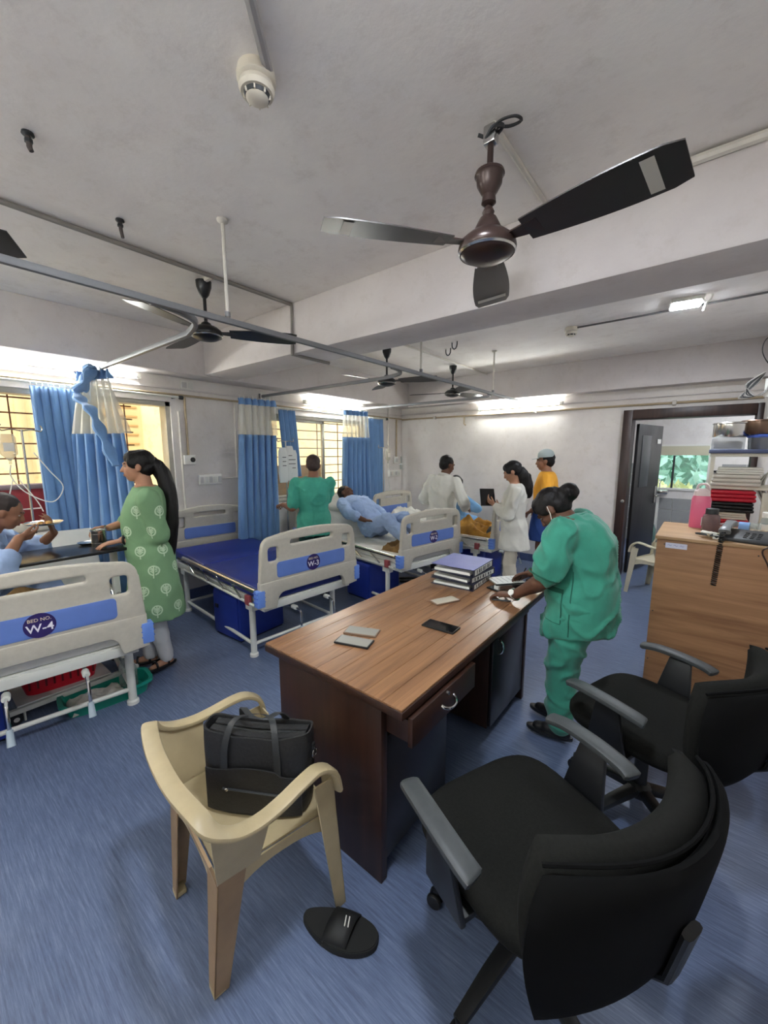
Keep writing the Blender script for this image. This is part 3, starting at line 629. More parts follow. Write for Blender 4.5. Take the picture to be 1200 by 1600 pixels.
# wall camera, boxes and switchboards
o = thing('wall_camera', 'small white wall camera above the switchboard', 'camera', (W, 2.02, 1.525))
MB().bb((0, -0.06, -0.05), (0.05, 0.06, 0.05)).build('body', M_whitep, o, bevel=0.008); MB().lathe([(0.026, 0.05), (0.026, 0.058), (0.012, 0.06)], n=20, mtx=Euler((0, R(90), 0)).to_matrix().to_4x4() @ Matrix.Translation((0, 0.025, 0))).build('lens', M_blackp, o)
def board(loc, rz, size, n, label):
    o = thing('switchboard', label, 'switchboard', loc, rz, 'white switchboards')
    w_, h_ = size; MB().bb((-w_ / 2, -0.035, -h_ / 2), (w_ / 2, 0, h_ / 2)).build('box', M_whitep, o, bevel=0.006)
    for k in range(n):
        x = -w_ / 2 + w_ * (k + 0.5) / n
        MB().bb((x - w_ / n * 0.36, -0.041, -h_ * 0.3), (x + w_ / n * 0.36, -0.034, h_ * 0.3)).build('switch', M_white if k % 2 else mat('switch grey', (196, 194, 190), 0.4), o, bevel=0.002)
    return o
board((W, 2.24, 1.305), R(90), (0.26, 0.11), 5, 'white switchboard on the left wall beside the camera')
board((W, 5.62, 1.24), R(90), (0.30, 0.11), 4, 'white switchboard behind the far bed near the corner')
board((W, 5.66, 1.47), R(90), (0.10, 0.12), 1, 'small white socket box at the end of the brown conduit')
board((W, 2.05, 2.29), R(90), (0.13, 0.09), 2, 'white junction box high on the wall above the small camera')
board((W, 3.0, 2.27), R(90), (0.13, 0.10), 1, 'white junction box above the short curtain')
# ------------------------------------------------------------------ beds
def rrect(x0, x1, y0, y1, r, n=5):
    out = []
    for cx, cy, a0 in ((x1 - r, y1 - r, 0), (x0 + r, y1 - r, 90), (x0 + r, y0 + r, 180), (x1 - r, y0 + r, 270)):
        for k in range(n + 1): a = R(a0 + 90 * k / n); out.append((cx + r * math.cos(a), cy + r * math.sin(a)))
    return out
def plate(loops, depth, bevel, mtx, name):
    """flat plate with holes from 2d loops (first is the outline), rounded edges"""
    c = bpy.data.curves.new(name, 'CURVE'); c.dimensions = '2D'; c.fill_mode = 'BOTH'; c.extrude = depth / 2 - bevel; c.bevel_depth = bevel; c.bevel_resolution = 2
    for lp in loops:
        s = c.splines.new('POLY'); s.points.add(len(lp) - 1); s.use_cyclic_u = True
        for p, q in zip(s.points, lp): p.co = (q[0], q[1], 0, 1)
    o = bpy.data.objects.new('tmp', c); COL.objects.link(o); dg = bpy.context.evaluated_depsgraph_get(); dg.update()
    me = bpy.data.meshes.new_from_object(o.evaluated_get(dg)); bpy.data.objects.remove(o); bpy.data.curves.remove(c)
    me.transform(mtx); me.name = name
    bm = bmesh.new(); bm.from_mesh(me); bmesh.ops.remove_doubles(bm, verts=bm.verts, dist=1e-5)
    for f in bm.faces: f.smooth = True
    for e in bm.edges: e.smooth = not (len(e.link_faces) == 2 and e.calc_face_angle(0) > R(40))
    bm.to_mesh(me); bm.free(); return me
# board drawn in (y, z): first axis = y, second = z, thickness along x
def board_loops(hw=0.46):
    out = []
    k = hw / 0.46
    pts = [(-0.455, 0.655), (-0.437, 0.90)]
    for a in range(0, 91, 15): pts.append((-0.357 - 0.075 * math.cos(R(a)), 0.91 + 0.075 * math.sin(R(a))))
    for t in range(1, 8): u = -1 + 2 * t / 8; pts.append((0.36 * u, 0.985 + 0.03 * (1 - u * u)))
    for a in range(90, -1, -15): pts.append((0.357 + 0.075 * math.cos(R(a)), 0.91 + 0.075 * math.sin(R(a))))
    pts += [(0.437, 0.90), (0.455, 0.655)]
    out.append([(x * k, z) for x, z in pts])
    out.append([(x * k, z) for x, z in rrect(-0.405, -0.295, 0.80, 0.93, 0.032)])
    out.append([(x * k, z) for x, z in rrect(0.295, 0.405, 0.80, 0.93, 0.032)])
    mid = rrect(-0.215, 0.215, 0.905, 0.965, 0.026)
    out.append([(x * k, z) for x, z in mid])
    return out
def skirt_loop(hw=0.46):
    k = hw / 0.46
    p = [(-0.46, 0.66), (-0.46, 0.48), (-0.345, 0.468)] + [(-0.335 + 0.07 * (1 - math.cos(R(a))), 0.50 + 0.075 * math.sin(R(a))) for a in range(0, 91, 15)]
    q = p + [(-x, z) for x, z in reversed(p)]
    return [[(x * k, z) for x, z in q]]
M_badge = mat('badge purple', (40, 24, 92), 0.4); M_badgew = mat('badge lettering', (238, 234, 240), 0.5)
YZ = Matrix(((0, 0, 1, 0), (1, 0, 0, 0), (0, 1, 0, 0), (0, 0, 0, 1)))   # (a,b,c) -> x=c, y=a, z=b
def end_board(o, name, x, sgn, text=None, hw=0.46):
    """ivory moulded end board; its face looks along sgn*x"""
    MT = Matrix.Translation((x, 0, 0)) @ YZ
    me = plate(board_loops(hw), 0.042, 0.012, MT, name); me.materials.append(M_ivory); b = put(name, me, o)
    me = plate(skirt_loop(hw), 0.052, 0.008, MT, 'skirt'); me.materials.append(M_ivory); put('skirt', me, b)
    k = hw / 0.46
    me = plate([[(a * k, c) for a, c in rrect(-0.325, 0.325, 0.685, 0.80, 0.022)]], 0.006, 0.002, Matrix.Translation((x + sgn * 0.0215, 0, 0)) @ YZ, 'blue_panel'); me.materials.append(M_bedblue); p = put('blue_panel', me, b)
    for s in (-1, 1):
        c = MB()
        y = s * (hw + 0.006)
        c.add(*bumper_geo(x, y, s, sgn)); bo = c.build('corner_bumper', M_bumper, b, bevel=0.006)
        for q in range(3): MB().bb((x - 0.028, y - 0.034, 0.528 + q * 0.033), (x + 0.034 * 1, y + 0.034, 0.534 + q * 0.033)).build('bumper_rib', mat('bumper rib', (70, 104, 200), 0.4), bo)
    if text:
        xx = x + sgn * 0.0255
        MB().lathe([(0.064, -0.001), (0.064, 0.001)], n=36, mtx=Matrix.Translation((xx, 0, 0.742)) @ Euler((0, R(90), 0)).to_matrix().to_4x4()).build('bed_number_badge', M_badge, p)
        # text faces -x (towards the foot of the room): local right is -y... built in (y,z) mirrored for the viewer
        MV = Matrix(((0, 0, sgn, xx + sgn * 0.0012), (sgn, 0, 0, 0), (0, 1, 0, 0.728), (0, 0, 0, 1)))
        text_mesh(text, 0.058, 'bed_number', M_badgew, p, MV)
        MV2 = MV.copy(); MV2[2][3] = 0.772
        text_mesh('BED NO.', 0.024, 'bed_caption', mat('badge caption', (214, 196, 170), 0.5), p, MV2)
    return b
def bumper_geo(x, y, s, sgn):
    m = MB().bb((x - 0.03, y - 0.03, 0.49), (x + 0.03, y + 0.03, 0.615)); return m.v, m.f
def bed(label, cx, cy, rot, text, L=1.9, mattress=None, back=0.0, head_hw=0.46, rail_up=False):
    o = thing('hospital_bed', label, 'hospital bed', (cx, cy, 0), R(180 - rot), 'hospital beds')
    end_board(o, 'footboard', 0.025, -1, text); end_board(o, 'headboard', L, -1, None, head_hw)
    fr = MB()
    for s in (-1, 1): fr.bb((0.05, s * 0.40 - 0.02, 0.43), (L - 0.03, s * 0.40 + 0.02, 0.49))
    for x in (0.07, 0.95, L - 0.1): fr.bb((x - 0.02, -0.40, 0.432), (x + 0.02, 0.40, 0.488))
    fr.build('bed_frame', M_white, o, bevel=0.004)
    for x in (0.27, L - 0.3):
        for s in (-1, 1):
            lg = MB().tube([(x, s * 0.40, 0.022), (x, s * 0.40, 0.44)], 0.024, 14).build('leg', M_white, o)
            MB().lathe([(0.034, 0.0), (0.034, 0.022), (0.026, 0.03)], (x, s * 0.40, 0), 14).build('leg_foot', M_whitep, lg)
            MB().bb((x - 0.05, s * 0.40 - 0.028, 0.39), (x + 0.05, s * 0.40 + 0.028, 0.435)).build('leg_bracket', M_white, lg)
        MB().tube([(x, -0.40, 0.10), (x, 0.40, 0.10)], 0.014, 10).build('cross_bar', M_white, o)
    for s in (-1, 1): MB().tube([(0.27, s * 0.40, 0.10), (L - 0.3, s * 0.40, 0.10)], 0.014, 10).build('stretcher', M_white, o)
    # mattress: flat foot part, hinged back part
    mm = mattress or M_navy; th = 0.085; z0 = 0.50; hx = 1.12
    MB().bb((0.055, -0.42, z0), (hx - 0.004, 0.42, z0 + th)).build('mattress', mm, o, bevel=0.02, segs=3)
    bl = L - 0.09 - hx
    bo = MB().bb((0, -0.42, 0), (bl, 0.42, th)).build('mattress_back', mm, o, bevel=0.02, segs=3, loc=(hx, 0, z0)); bo.rotation_euler = (0, -back, 0)
    MB().bb((0.06, -0.415, 0.487), (hx, 0.415, 0.499)).build('mattress_deck', M_white, o)
    if back > 0.1:
        bd = MB().bb((0, -0.41, -0.014), (bl, 0.41, -0.003)).build('back_deck', M_white, o, loc=(hx, 0, z0)); bd.rotation_euler = (0, -back, 0)
    for s in (-1, 1):
        zr = 0.585 if not rail_up else 0.80
        rl = MB().tube([(0.10, s * 0.455, zr), (1.48, s * 0.455, zr)], 0.019, 12).build('side_rail', M_steel, o)
        MB().tube([(0.12, s * 0.455, 0.47), (1.48, s * 0.455, 0.47)], 0.011, 10).build('lower_rail', M_white, rl)
        for x in (0.32, 0.62, 0.92, 1.22): MB().tube([(x, s * 0.455, 0.47), (x + 0.17, s * 0.455, zr - 0.018)], 0.007, 8).build('rail_link', M_steel, rl)
        MB().bb((0.19, s * 0.455 - 0.015, 0.455), (0.25, s * 0.455 + 0.015, 0.53)).build('rail_latch', mat('latch red', (150, 70, 74), 0.5) if s > 0 else M_bumper, rl, bevel=0.004)
    for y in (0.16, -0.16):
        ck = MB().tube([(0.07, y, 0.40), (0.02, y, 0.40)], 0.018, 12).build('crank', M_white, o)
        MB().tube([(0.02, y, 0.40), (-0.035, y, 0.385), (-0.04, y, 0.375), (-0.045, y, 0.27)], 0.008, 8).build('crank_arm', M_chrome, ck)
        MB().tube([(-0.045, y, 0.27), (-0.075, y, 0.20)], [0.013, 0.017], 12).build('crank_handle', mat('crank grip', (166, 180, 190), 0.4), ck)
        MB().tube([(0.07, y, 0.40), (0.8, y, 0.41)], 0.010, 8).build('crank_shaft', M_steel, ck)
    return o
B4 = bed('hospital bed numbered W-4 at the left edge, a patient sitting in it', -2.53, 0.39, 8.0, 'W-4', 1.78, M_sheet, R(52))
B3 = bed('empty hospital bed with bare navy mattress, numbered W-3', -2.36, 2.04, 4.5, 'W-3', 1.9, None, R(3), 0.40)
B2 = bed('hospital bed numbered W-2 with a patient reclining on white sheets', -2.12, 3.46, 9.0, 'W-2', 2.0, M_sheet, R(34))
B1 = bed('hospital bed by the far wall with rumpled sheets and ochre blanket', -1.80, 4.76, 3.0, None, 1.93, M_sheet, 0.0)
# lockers under the beds
def locker(x, y, rz, label, size=(0.38, 0.46, 0.41)):
    o = thing('bedside_locker', label, 'locker', (x, y, 0), rz, 'blue lockers under the beds'); a, b, h = size
    MB().bb((-a / 2, -b / 2, 0.012), (a / 2, b / 2, h)).build('body', M_locker, o, bevel=0.008)
    d = MB().bb((-a / 2 + 0.015, -b / 2 - 0.012, 0.03), (a / 2 - 0.015, -b / 2 - 0.002, h - 0.02)).build('door', M_locker, o, bevel=0.004)
    MB().bb((-a / 2 + 0.05, -b / 2 - 0.02, h * 0.62), (-a / 2 + 0.09, -b / 2 - 0.011, h * 0.7)).build('handle', M_blackp, d)
    MB().bb((-a / 2 + 0.01, -b / 2 + 0.01, 0), (a / 2 - 0.01, b / 2 - 0.01, 0.014)).build('plinth', M_blackp, o)
locker(-3.13, 1.93, R(3), 'blue locker box under the empty bed W-3')
locker(-2.86, 3.36, R(-6), 'blue locker box under bed W-2')
locker(-2.30, 4.72, R(-3), 'blue locker box under the far bed', (0.62, 0.46, 0.41))
locker(-3.15, 0.03, R(-8), 'dark blue locker box under bed W-4 at the picture edge', (0.40, 0.5, 0.44))
for x, y, l in ((-2.45, 3.98, 'black shoes bag on the floor beyond bed W-2'),):
    pass

# ------------------------------------------------------------------ desk
M_desk = wood('desk laminate', (104, 70, 46), (160, 118, 82), 1, 0.30, 2.6, 0.03)
M_deskd = wood('desk side wood', (34, 18, 12), (60, 34, 22), 2, 0.42, 2.2, 0.03)
M_deskb = mat('dark laminate', (34, 32, 36), 0.32, var=0.1)
dk = thing('desk', 'brown wooden office desk in the middle of the ward', 'desk', (-1.08, 1.73, 0))
X0, X1, Y0, Y1 = -0.38, 0.38, -0.765, 0.77
MB().bb((X0, Y0, 0.722), (X1, Y1, 0.752)).build('desk_top', M_deskd, dk, bevel=0.003)
nw = 9; pw = (X1 - X0 - 0.006) / nw
for i in range(nw):
    segs = [(-1, 0.15), (0.15, 1)] if i % 3 == 0 else ([(-1, -0.3), (-0.3, 0.62), (0.62, 1)] if i % 3 == 1 else [(-1, 0.45), (0.45, 1)])
    for a, b in segs:
        ya = Y0 + 0.003 + (a + 1) / 2 * (Y1 - Y0 - 0.006); yb = Y0 + 0.003 + (b + 1) / 2 * (Y1 - Y0 - 0.006)
        MB().bb((X0 + 0.003 + i * pw + 0.0008, ya + 0.0008, 0.752), (X0 + 0.003 + (i + 1) * pw - 0.0008, yb - 0.0008, 0.7605)).build('plank', M_desk, dk, bevel=0.0012, segs=1)
MB().bb((X0 + 0.08, Y0 + 0.015, 0.0), (X1 - 0.10, Y0 + 0.05, 0.722)).build('end_panel', M_deskd, dk, bevel=0.003)
MB().bb((X0 + 0.08, Y1 - 0.07, 0.0), (X1 - 0.10, Y1 - 0.035, 0.722)).build('end_panel', M_deskd, dk, bevel=0.003)
MB().bb((X0 + 0.08, Y0 + 0.05, 0.12), (X0 + 0.10, Y1 - 0.07, 0.722)).build('modesty_panel', M_deskd, dk)
def pedestal(y0, y1, drawer_out):
    p = MB().bb((X0 + 0.12, y0, 0.06), (X1 - 0.125, y1, 0.60)).build('pedestal', M_deskd, dk, bevel=0.003)
    MB().bb((X1 - 0.125, y0 + 0.005, 0.075), (X1 - 0.105, y1 - 0.005, 0.585)).build('cabinet_door', M_deskb, p, bevel=0.003)
    return p
p1 = pedestal(Y0 + 0.05, -0.27, 1); p2 = pedestal(0.215, Y1 - 0.07, 0)
def arch_handle(parent, x, y, z, vertical=False, r=0.045):
    pts = []
    for k in range(9):
        a = PI * k / 8
        pts.append((x + 0.028 * math.sin(a), y + (0 if vertical else -r * math.cos(a)), z + (r * math.cos(a) if vertical else -0.012 * math.sin(a))))
    MB().tube(pts, 0.006, 8).build('handle', M_chrome, parent)
dr = MB().bb((0.10, Y0 + 0.045, 0.615), (0.375, -0.27, 0.70)).build('drawer', M_deskd, dk, bevel=0.002)
MB().bb((0.375, Y0 + 0.04, 0.605), (0.395, -0.255, 0.715)).build('drawer_front', M_deskd, dr, bevel=0.003)
arch_handle(dr, 0.395, -0.49, 0.665); MB().lathe([(0.008, 0), (0.008, 0.006)], n=10, mtx=Matrix.Translation((0.395, -0.49, 0.695)) @ Euler((0, R(90), 0)).to_matrix().to_4x4()).build('keyhole', M_chrome, dr)
d2 = MB().bb((0.10, 0.22, 0.61), (0.30, Y1 - 0.075, 0.715)).build('drawer', M_deskd, dk, bevel=0.002)
MB().bb((0.255, 0.22, 0.605), (0.278, Y1 - 0.072, 0.715)).build('drawer_front', M_deskb, d2, bevel=0.003)
arch_handle(p1, X1 - 0.105, -0.36, 0.52, True, 0.05); arch_handle(p2, X1 - 0.105, 0.29, 0.53, True, 0.04)
# phones on the desk
def phone(x, y, rz, mcol, screen, label, sz=(0.078, 0.162)):
    o = thing('mobile_phone', label, 'phone', (x, y, 0.7605), rz, 'mobile phones on the desk'); a, b = sz
    MB().bb((-a / 2, -b / 2, 0), (a / 2, b / 2, 0.009)).build('case', mcol, o, bevel=0.003, segs=2)
    MB().bb((-a / 2 + 0.005, -b / 2 + 0.006, 0.009), (a / 2 - 0.005, b / 2 - 0.006, 0.0098)).build('screen', screen, o)
    MB().bb((-a / 2 - 0.001, 0.01, 0.003), (-a / 2 + 0.001, 0.04, 0.006)).build('button', M_dark, o)
M_scr = mat('glossy screen', (12, 13, 15), 0.06, spec=0.8); M_scrw = mat('pale screen protector', (150, 148, 140), 0.12, spec=0.8); M_case = mat('tan phone case', (120, 96, 78), 0.5)
phone(-1.19, 1.315, R(-68), M_case, M_scrw, 'pale phone in a tan case, farther of the two lying together', (0.08, 0.16))
phone(-1.15, 1.218, R(-72), M_blackp, M_scrw, 'pale phone in a black case, nearer of the two lying together', (0.08, 0.165))
phone(-0.93, 1.597, R(-87), M_blackp, M_scr, 'dark glossy phone alone near the drawer side of the desk', (0.085, 0.17))
phone(-1.087, 1.906, R(-24), M_case, mat('cream screen', (190, 182, 164), 0.2), 'cream coloured phone nearest the stack of binders')
# binders
M_bcover = mat('binder lilac cover', (116, 120, 168), 0.5, var=0.05); M_bdark = mat('binder dark board', (30, 32, 52), 0.5); M_paper = mat('paper', (220, 220, 212), 0.8, var=0.04); M_bspine = mat('binder spine label', (206, 206, 200), 0.6)
def binder(x, y, z, rz, h, cover, label):
    o = thing('ring_binder', label, 'binder', (x, y, z), rz, 'binders stacked on the desk'); a, b = 0.29, 0.32
    MB().bb((-a / 2, -b / 2, 0), (a / 2, b / 2, 0.003)).build('back_cover', M_bdark, o); MB().bb((-a / 2, -b / 2, h - 0.003), (a / 2, b / 2, h)).build('front_cover', cover, o)
    MB().bb((a / 2 - 0.004, -b / 2, 0.003), (a / 2, b / 2, h - 0.003)).build('spine', M_bdark, o)
    MB().bb((-a / 2 + 0.014, -b / 2 + 0.014, 0.004), (a / 2 - 0.03, b / 2 - 0.012, h * 0.42)).build('pages', M_paper, o)
    s = MB().bb((a / 2, -b / 2 + 0.02, 0.008), (a / 2 + 0.0012, b / 2 - 0.02, h - 0.007)).build('spine_label', M_bspine, o)
    for k in range(7):
        y_ = -b / 2 + 0.05 + k * 0.034; MB().bb((a / 2 + 0.0012, y_, 0.012), (a / 2 + 0.002, y_ + (0.018 if k % 2 else 0.01), h - 0.011)).build('spine_print', M_dark, s)
binder(-1.19, 2.30, 0.7605, R(4), 0.042, M_bdark, 'bottom binder of the stack on the desk'); binder(-1.185, 2.31, 0.803, R(-3), 0.042, M_bdark, 'middle binder of the stack on the desk'); binder(-1.19, 2.31, 0.8455, R(3), 0.048, M_bcover, 'top binder of the stack, with a lilac cover')
o = thing('tablet', 'dark tablet lying on the desk in front of the nurse in green', 'tablet', (-0.885, 2.375, 0.7605), R(-18)); MB().bb((-0.075, -0.14, 0), (0.075, 0.14, 0.009)).build('case', M_blackp, o, bevel=0.003); MB().bb((-0.066, -0.13, 0.009), (0.066, 0.13, 0.0098)).build('screen', M_scr, o)
o = thing('paper_sheet', 'white printed paper sheet the nurse is writing on', 'paper', (-0.95, 2.455, 0.775), R(-40)); MB().bb((-0.07, -0.1, 0), (0.07, 0.1, 0.003)).build('sheet', M_paper, o)
MB().bb((-0.06, -0.09, -0.0145), (0.05, 0.02, 0)).build('backing_pad', M_paper, o)
for k in range(5): MB().bb((-0.055, -0.08 + k * 0.035, 0.003), (0.05, -0.078 + k * 0.035, 0.0034)).build('printed_line', M_dark, o)

# ------------------------------------------------------------------ office chairs
M_fab = mat('charcoal chair fabric', (27, 27, 25), 0.95, var=0.18, scale=120, bump=0.12, bscale=500, spec=0.12)
M_fabd = mat('black chair shell', (12, 12, 12), 0.85, spec=0.08)
M_arm = mat('grey armrest plastic', (58, 61, 62), 0.5, var=0.1, scale=40)
def sq(u, e): return math.copysign(abs(u) ** e, u)
def cushion(c, a, b, h, e=0.45, n=40, crown=0.25, taper=0.0):
    """rounded cushion: superellipse outline, domed top"""
    vs = []; fs = []; rings = [(0.80, -0.5), (0.96, -0.42), (1.0, -0.15), (1.0, 0.12), (0.96, 0.36), (0.88, 0.46), (0.6, 0.5 + crown * 0.12), (0.3, 0.5 + crown * 0.2), (0.02, 0.5 + crown * 0.22)]
    for s, z in rings:
        for j in range(n):
            t = 2 * PI * j / n; x = sq(math.cos(t), e); y = sq(math.sin(t), e)
            k = 1 + taper * x
            vs.append((c[0] + a * s * x, c[1] + b * s * y * k, c[2] + h * z))
    for i in range(len(rings) - 1):
        for j in range(n): j2 = (j + 1) % n; fs.append((i * n + j, i * n + j2, (i + 1) * n + j2, (i + 1) * n + j))
    fs.append(tuple(reversed(range(n)))); fs.append(tuple((len(rings) - 1) * n + j for j in range(n)))
    return MB().add(vs, fs)
def office_chair(x, y, rz, label, base_rot=0.0, tilt=0.0):
    """local +x is the front of the seat"""
    o = thing('office_chair', label, 'office chair', (x, y, 0), rz, 'black office chairs')
    cushion((0.0, 0, 0.455), 0.255, 0.265, 0.085, 0.5, taper=0.04).build('seat', M_fab, o, smooth=60)
    MB().bb((-0.2, -0.2, 0.395), (0.19, 0.2, 0.418)).build('seat_pan', M_fabd, o, bevel=0.01)
    # back: curved in plan, rises from the seat; front cushion + rear shell
    def back(off, t, w0, m, name, z0=0.47, z1=0.845, seam=False, r=0.04):
        nu, nv = 22, 12; vs = []; fs = []
        def pt(u, v, d):
            # u -1..1 across, v 0..1 up
            wv = w0 * (0.86 + 0.14 * math.sin(v * PI * 0.75)) * (1 - 0.10 * v ** 6)
            ang = u * 0.75
            yy = wv * math.sin(ang) / math.sin(0.75); xx = -0.345 - tilt * v - 0.055 * v + 0.12 * (1 - math.cos(ang)) / (1 - math.cos(0.75)) * (0.55 + 0.45 * v)
            zz = z0 + (z1 - z0) * v - 0.03 * abs(u) ** 4 * v - (1 - v) * 0.0 - 0.015 * math.cos(u * PI / 2) * v
            n = Vector((math.cos(ang), -math.sin(ang) * 0.8, 0.12)).normalized()
            return Vector((xx, yy, zz)) + n * d
        for side in (0, 1):
            for i in range(nv + 1):
                for j in range(nu + 1):
                    u = -1 + 2 * j / nu; v = i / nv
                    e = max(abs(u) ** 8, (2 * abs(v - 0.5)) ** 8); d = (off + (t if side else 0)) * 1.0
                    d = off + t / 2 + (t / 2 if side else -t / 2) * math.sqrt(max(0, 1 - e * 0.92))
                    vs.append(pt(u, v, d))
        K = (nv + 1) * (nu + 1)
        for i in range(nv):
            for j in range(nu):
                a = i * (nu + 1) + j; fs.append((a, a + 1, a + nu + 2, a + nu + 1)); fs.append((K + a, K + a + nu + 1, K + a + nu + 2, K + a + 1))
        rim = [j for j in range(nu + 1)] + [i * (nu + 1) + nu for i in range(1, nv + 1)] + [nv * (nu + 1) + j for j in range(nu - 1, -1, -1)] + [i * (nu + 1) for i in range(nv - 1, 0, -1)]
        for q in range(len(rim)): a, b = rim[q], rim[(q + 1) % len(rim)]; fs.append((a, K + a, K + b, b))
        b = MB().add(vs, fs).build(name, m, o, smooth=70); 
        return b, pt
    bf, pt = back(0.0, 0.085, 0.335, M_fab, 'backrest'); bs, pt2 = back(-0.036, 0.034, 0.337, M_fabd, 'back_shell', 0.48, 0.84)
    pip = [pt(u / 10 - 1, 1, -0.002) for u in range(0, 21)]
    MB().tube(pip, 0.005, 6).build('piping', M_fabd, bf)
    MB().tube([(-0.12, 0, 0.40), (-0.30, 0, 0.42), (-0.395, 0, 0.50), (-0.42, 0, 0.64)], 1.0, 10, flat=(0.06, 0.02)).build('back_bracket', M_blackp, o)
    for s in (-1, 1):
        ar = MB()
        pts = spline([(0.18, s * 0.305, 0.628), (0.11, s * 0.315, 0.640), (0.0, s * 0.32, 0.638), (-0.09, s * 0.318, 0.628), (-0.125, s * 0.312, 0.618)], 5)
        ar.tube(pts, [0.75] + [1.0] * (len(pts) - 2) + [0.8], 14, flat=(0.062, 0.026)); a = ar.build('armrest', M_arm, o)
        up = MB()
        v = [(0.105, s * 0.272, 0.38), (-0.06, s * 0.272, 0.38), (-0.035, s * 0.308, 0.62), (0.055, s * 0.308, 0.62)]
        v2 = [(p[0], p[1] + s * 0.02, p[2]) for p in v]
        up.add(v + v2, [(0, 1, 2, 3), (7, 6, 5, 4), (0, 4, 5, 1), (1, 5, 6, 2), (2, 6, 7, 3), (3, 7, 4, 0)]).build('arm_upright', M_blackp, a, bevel=0.006)
        MB().bb((-0.05, s * 0.15, 0.375), (0.09, s * 0.275, 0.396)).build('arm_bracket', M_blackp, a, bevel=0.004)
    MB().tube([(0, 0, 0.13), (0, 0, 0.25)], 0.027, 16).build('gas_shroud', M_blackp, o); MB().tube([(0, 0, 0.25), (0, 0, 0.395)], 0.014, 12).build('gas_lift', M_chrome, o)
    MB().bb((-0.11, -0.07, 0.355), (0.10, 0.07, 0.398)).build('tilt_mechanism', M_blackp, o, bevel=0.01)
    MB().tube([(0.02, -0.05, 0.37), (0.03, -0.24, 0.365)], 0.006, 8).build('tilt_lever', M_blackp, o)
    MB().lathe([(0.045, 0.075), (0.048, 0.12), (0.03, 0.135)], n=20).build('hub', M_blackp, o)
    for k in range(5):
        a = base_rot + k * 2 * PI / 5; ca, sa = math.cos(a), math.sin(a)
        sp = MB().tube([(0.03 * ca, 0.03 * sa, 0.105), (0.16 * ca, 0.16 * sa, 0.095), (0.29 * ca, 0.29 * sa, 0.075)], [1.15, 1.0, 0.75], 10, flat=(0.048, 0.035)).build('base_spoke', M_blackp, o)
        cx, cy = 0.29 * ca, 0.29 * sa
        for s in (-1, 1):
            MB().lathe([(0.024, -0.008), (0.027, -0.004), (0.027, 0.004), (0.024, 0.008)], n=16, mtx=Matrix.Translation((cx + s * 0.014 * -sa, cy + s * 0.014 * ca, 0.027)) @ Matrix.Rotation(a, 4, 'Z') @ Euler((R(90), 0, 0)).to_matrix().to_4x4()).build('castor_wheel', M_blackp, sp)
        MB().tube([(cx, cy, 0.03), (cx, cy, 0.085)], 0.008, 8).build('castor_stem', M_blackp, sp)
    return o
office_chair(-0.32, 1.08, R(157), 'black office chair nearest the camera, seen from behind', 0.5)
office_chair(-0.10, 1.965, R(161), 'black office chair farther away, beside the plywood counter', 0.1)

# ------------------------------------------------------------------ moulded plastic armchairs
M_mono = mat('old ivory plastic', (170, 154, 120), 0.42, var=0.10, scale=6, bump=0.05, bscale=150); M_monob = mat('shaded brown ivory plastic', (146, 120, 90), 0.5, var=0.18, scale=5)  # browner copy: shade put into the colour of back legs and back panel
M_mono2 = mat('grey cream plastic', (196, 188, 164), 0.45, var=0.08)
def leg_geo(p0, p1, w0, w1, out):
    """L-shaped tapering leg from p0 (top) to p1 (floor); out = outward xy direction"""
    p0 = Vector(p0); p1 = Vector(p1); ox = Vector((out[0], 0, 0)); oy = Vector((0, out[1], 0)); t = 0.006; m = MB()
    for a in (ox, oy):
        vs = []; q = oy if a is ox else ox
        for p, w_ in ((p0, w0), (p1, w1)):
            for k, e in ((0, 0), (1, 0), (1, 1), (0, 1)): vs.append(p - a * (w_ * k) - q * (t * e))
        m.add(vs, [(0, 1, 2, 3), (7, 6, 5, 4), (0, 4, 5, 1), (1, 5, 6, 2), (2, 6, 7, 3), (3, 7, 4, 0)])
    return m
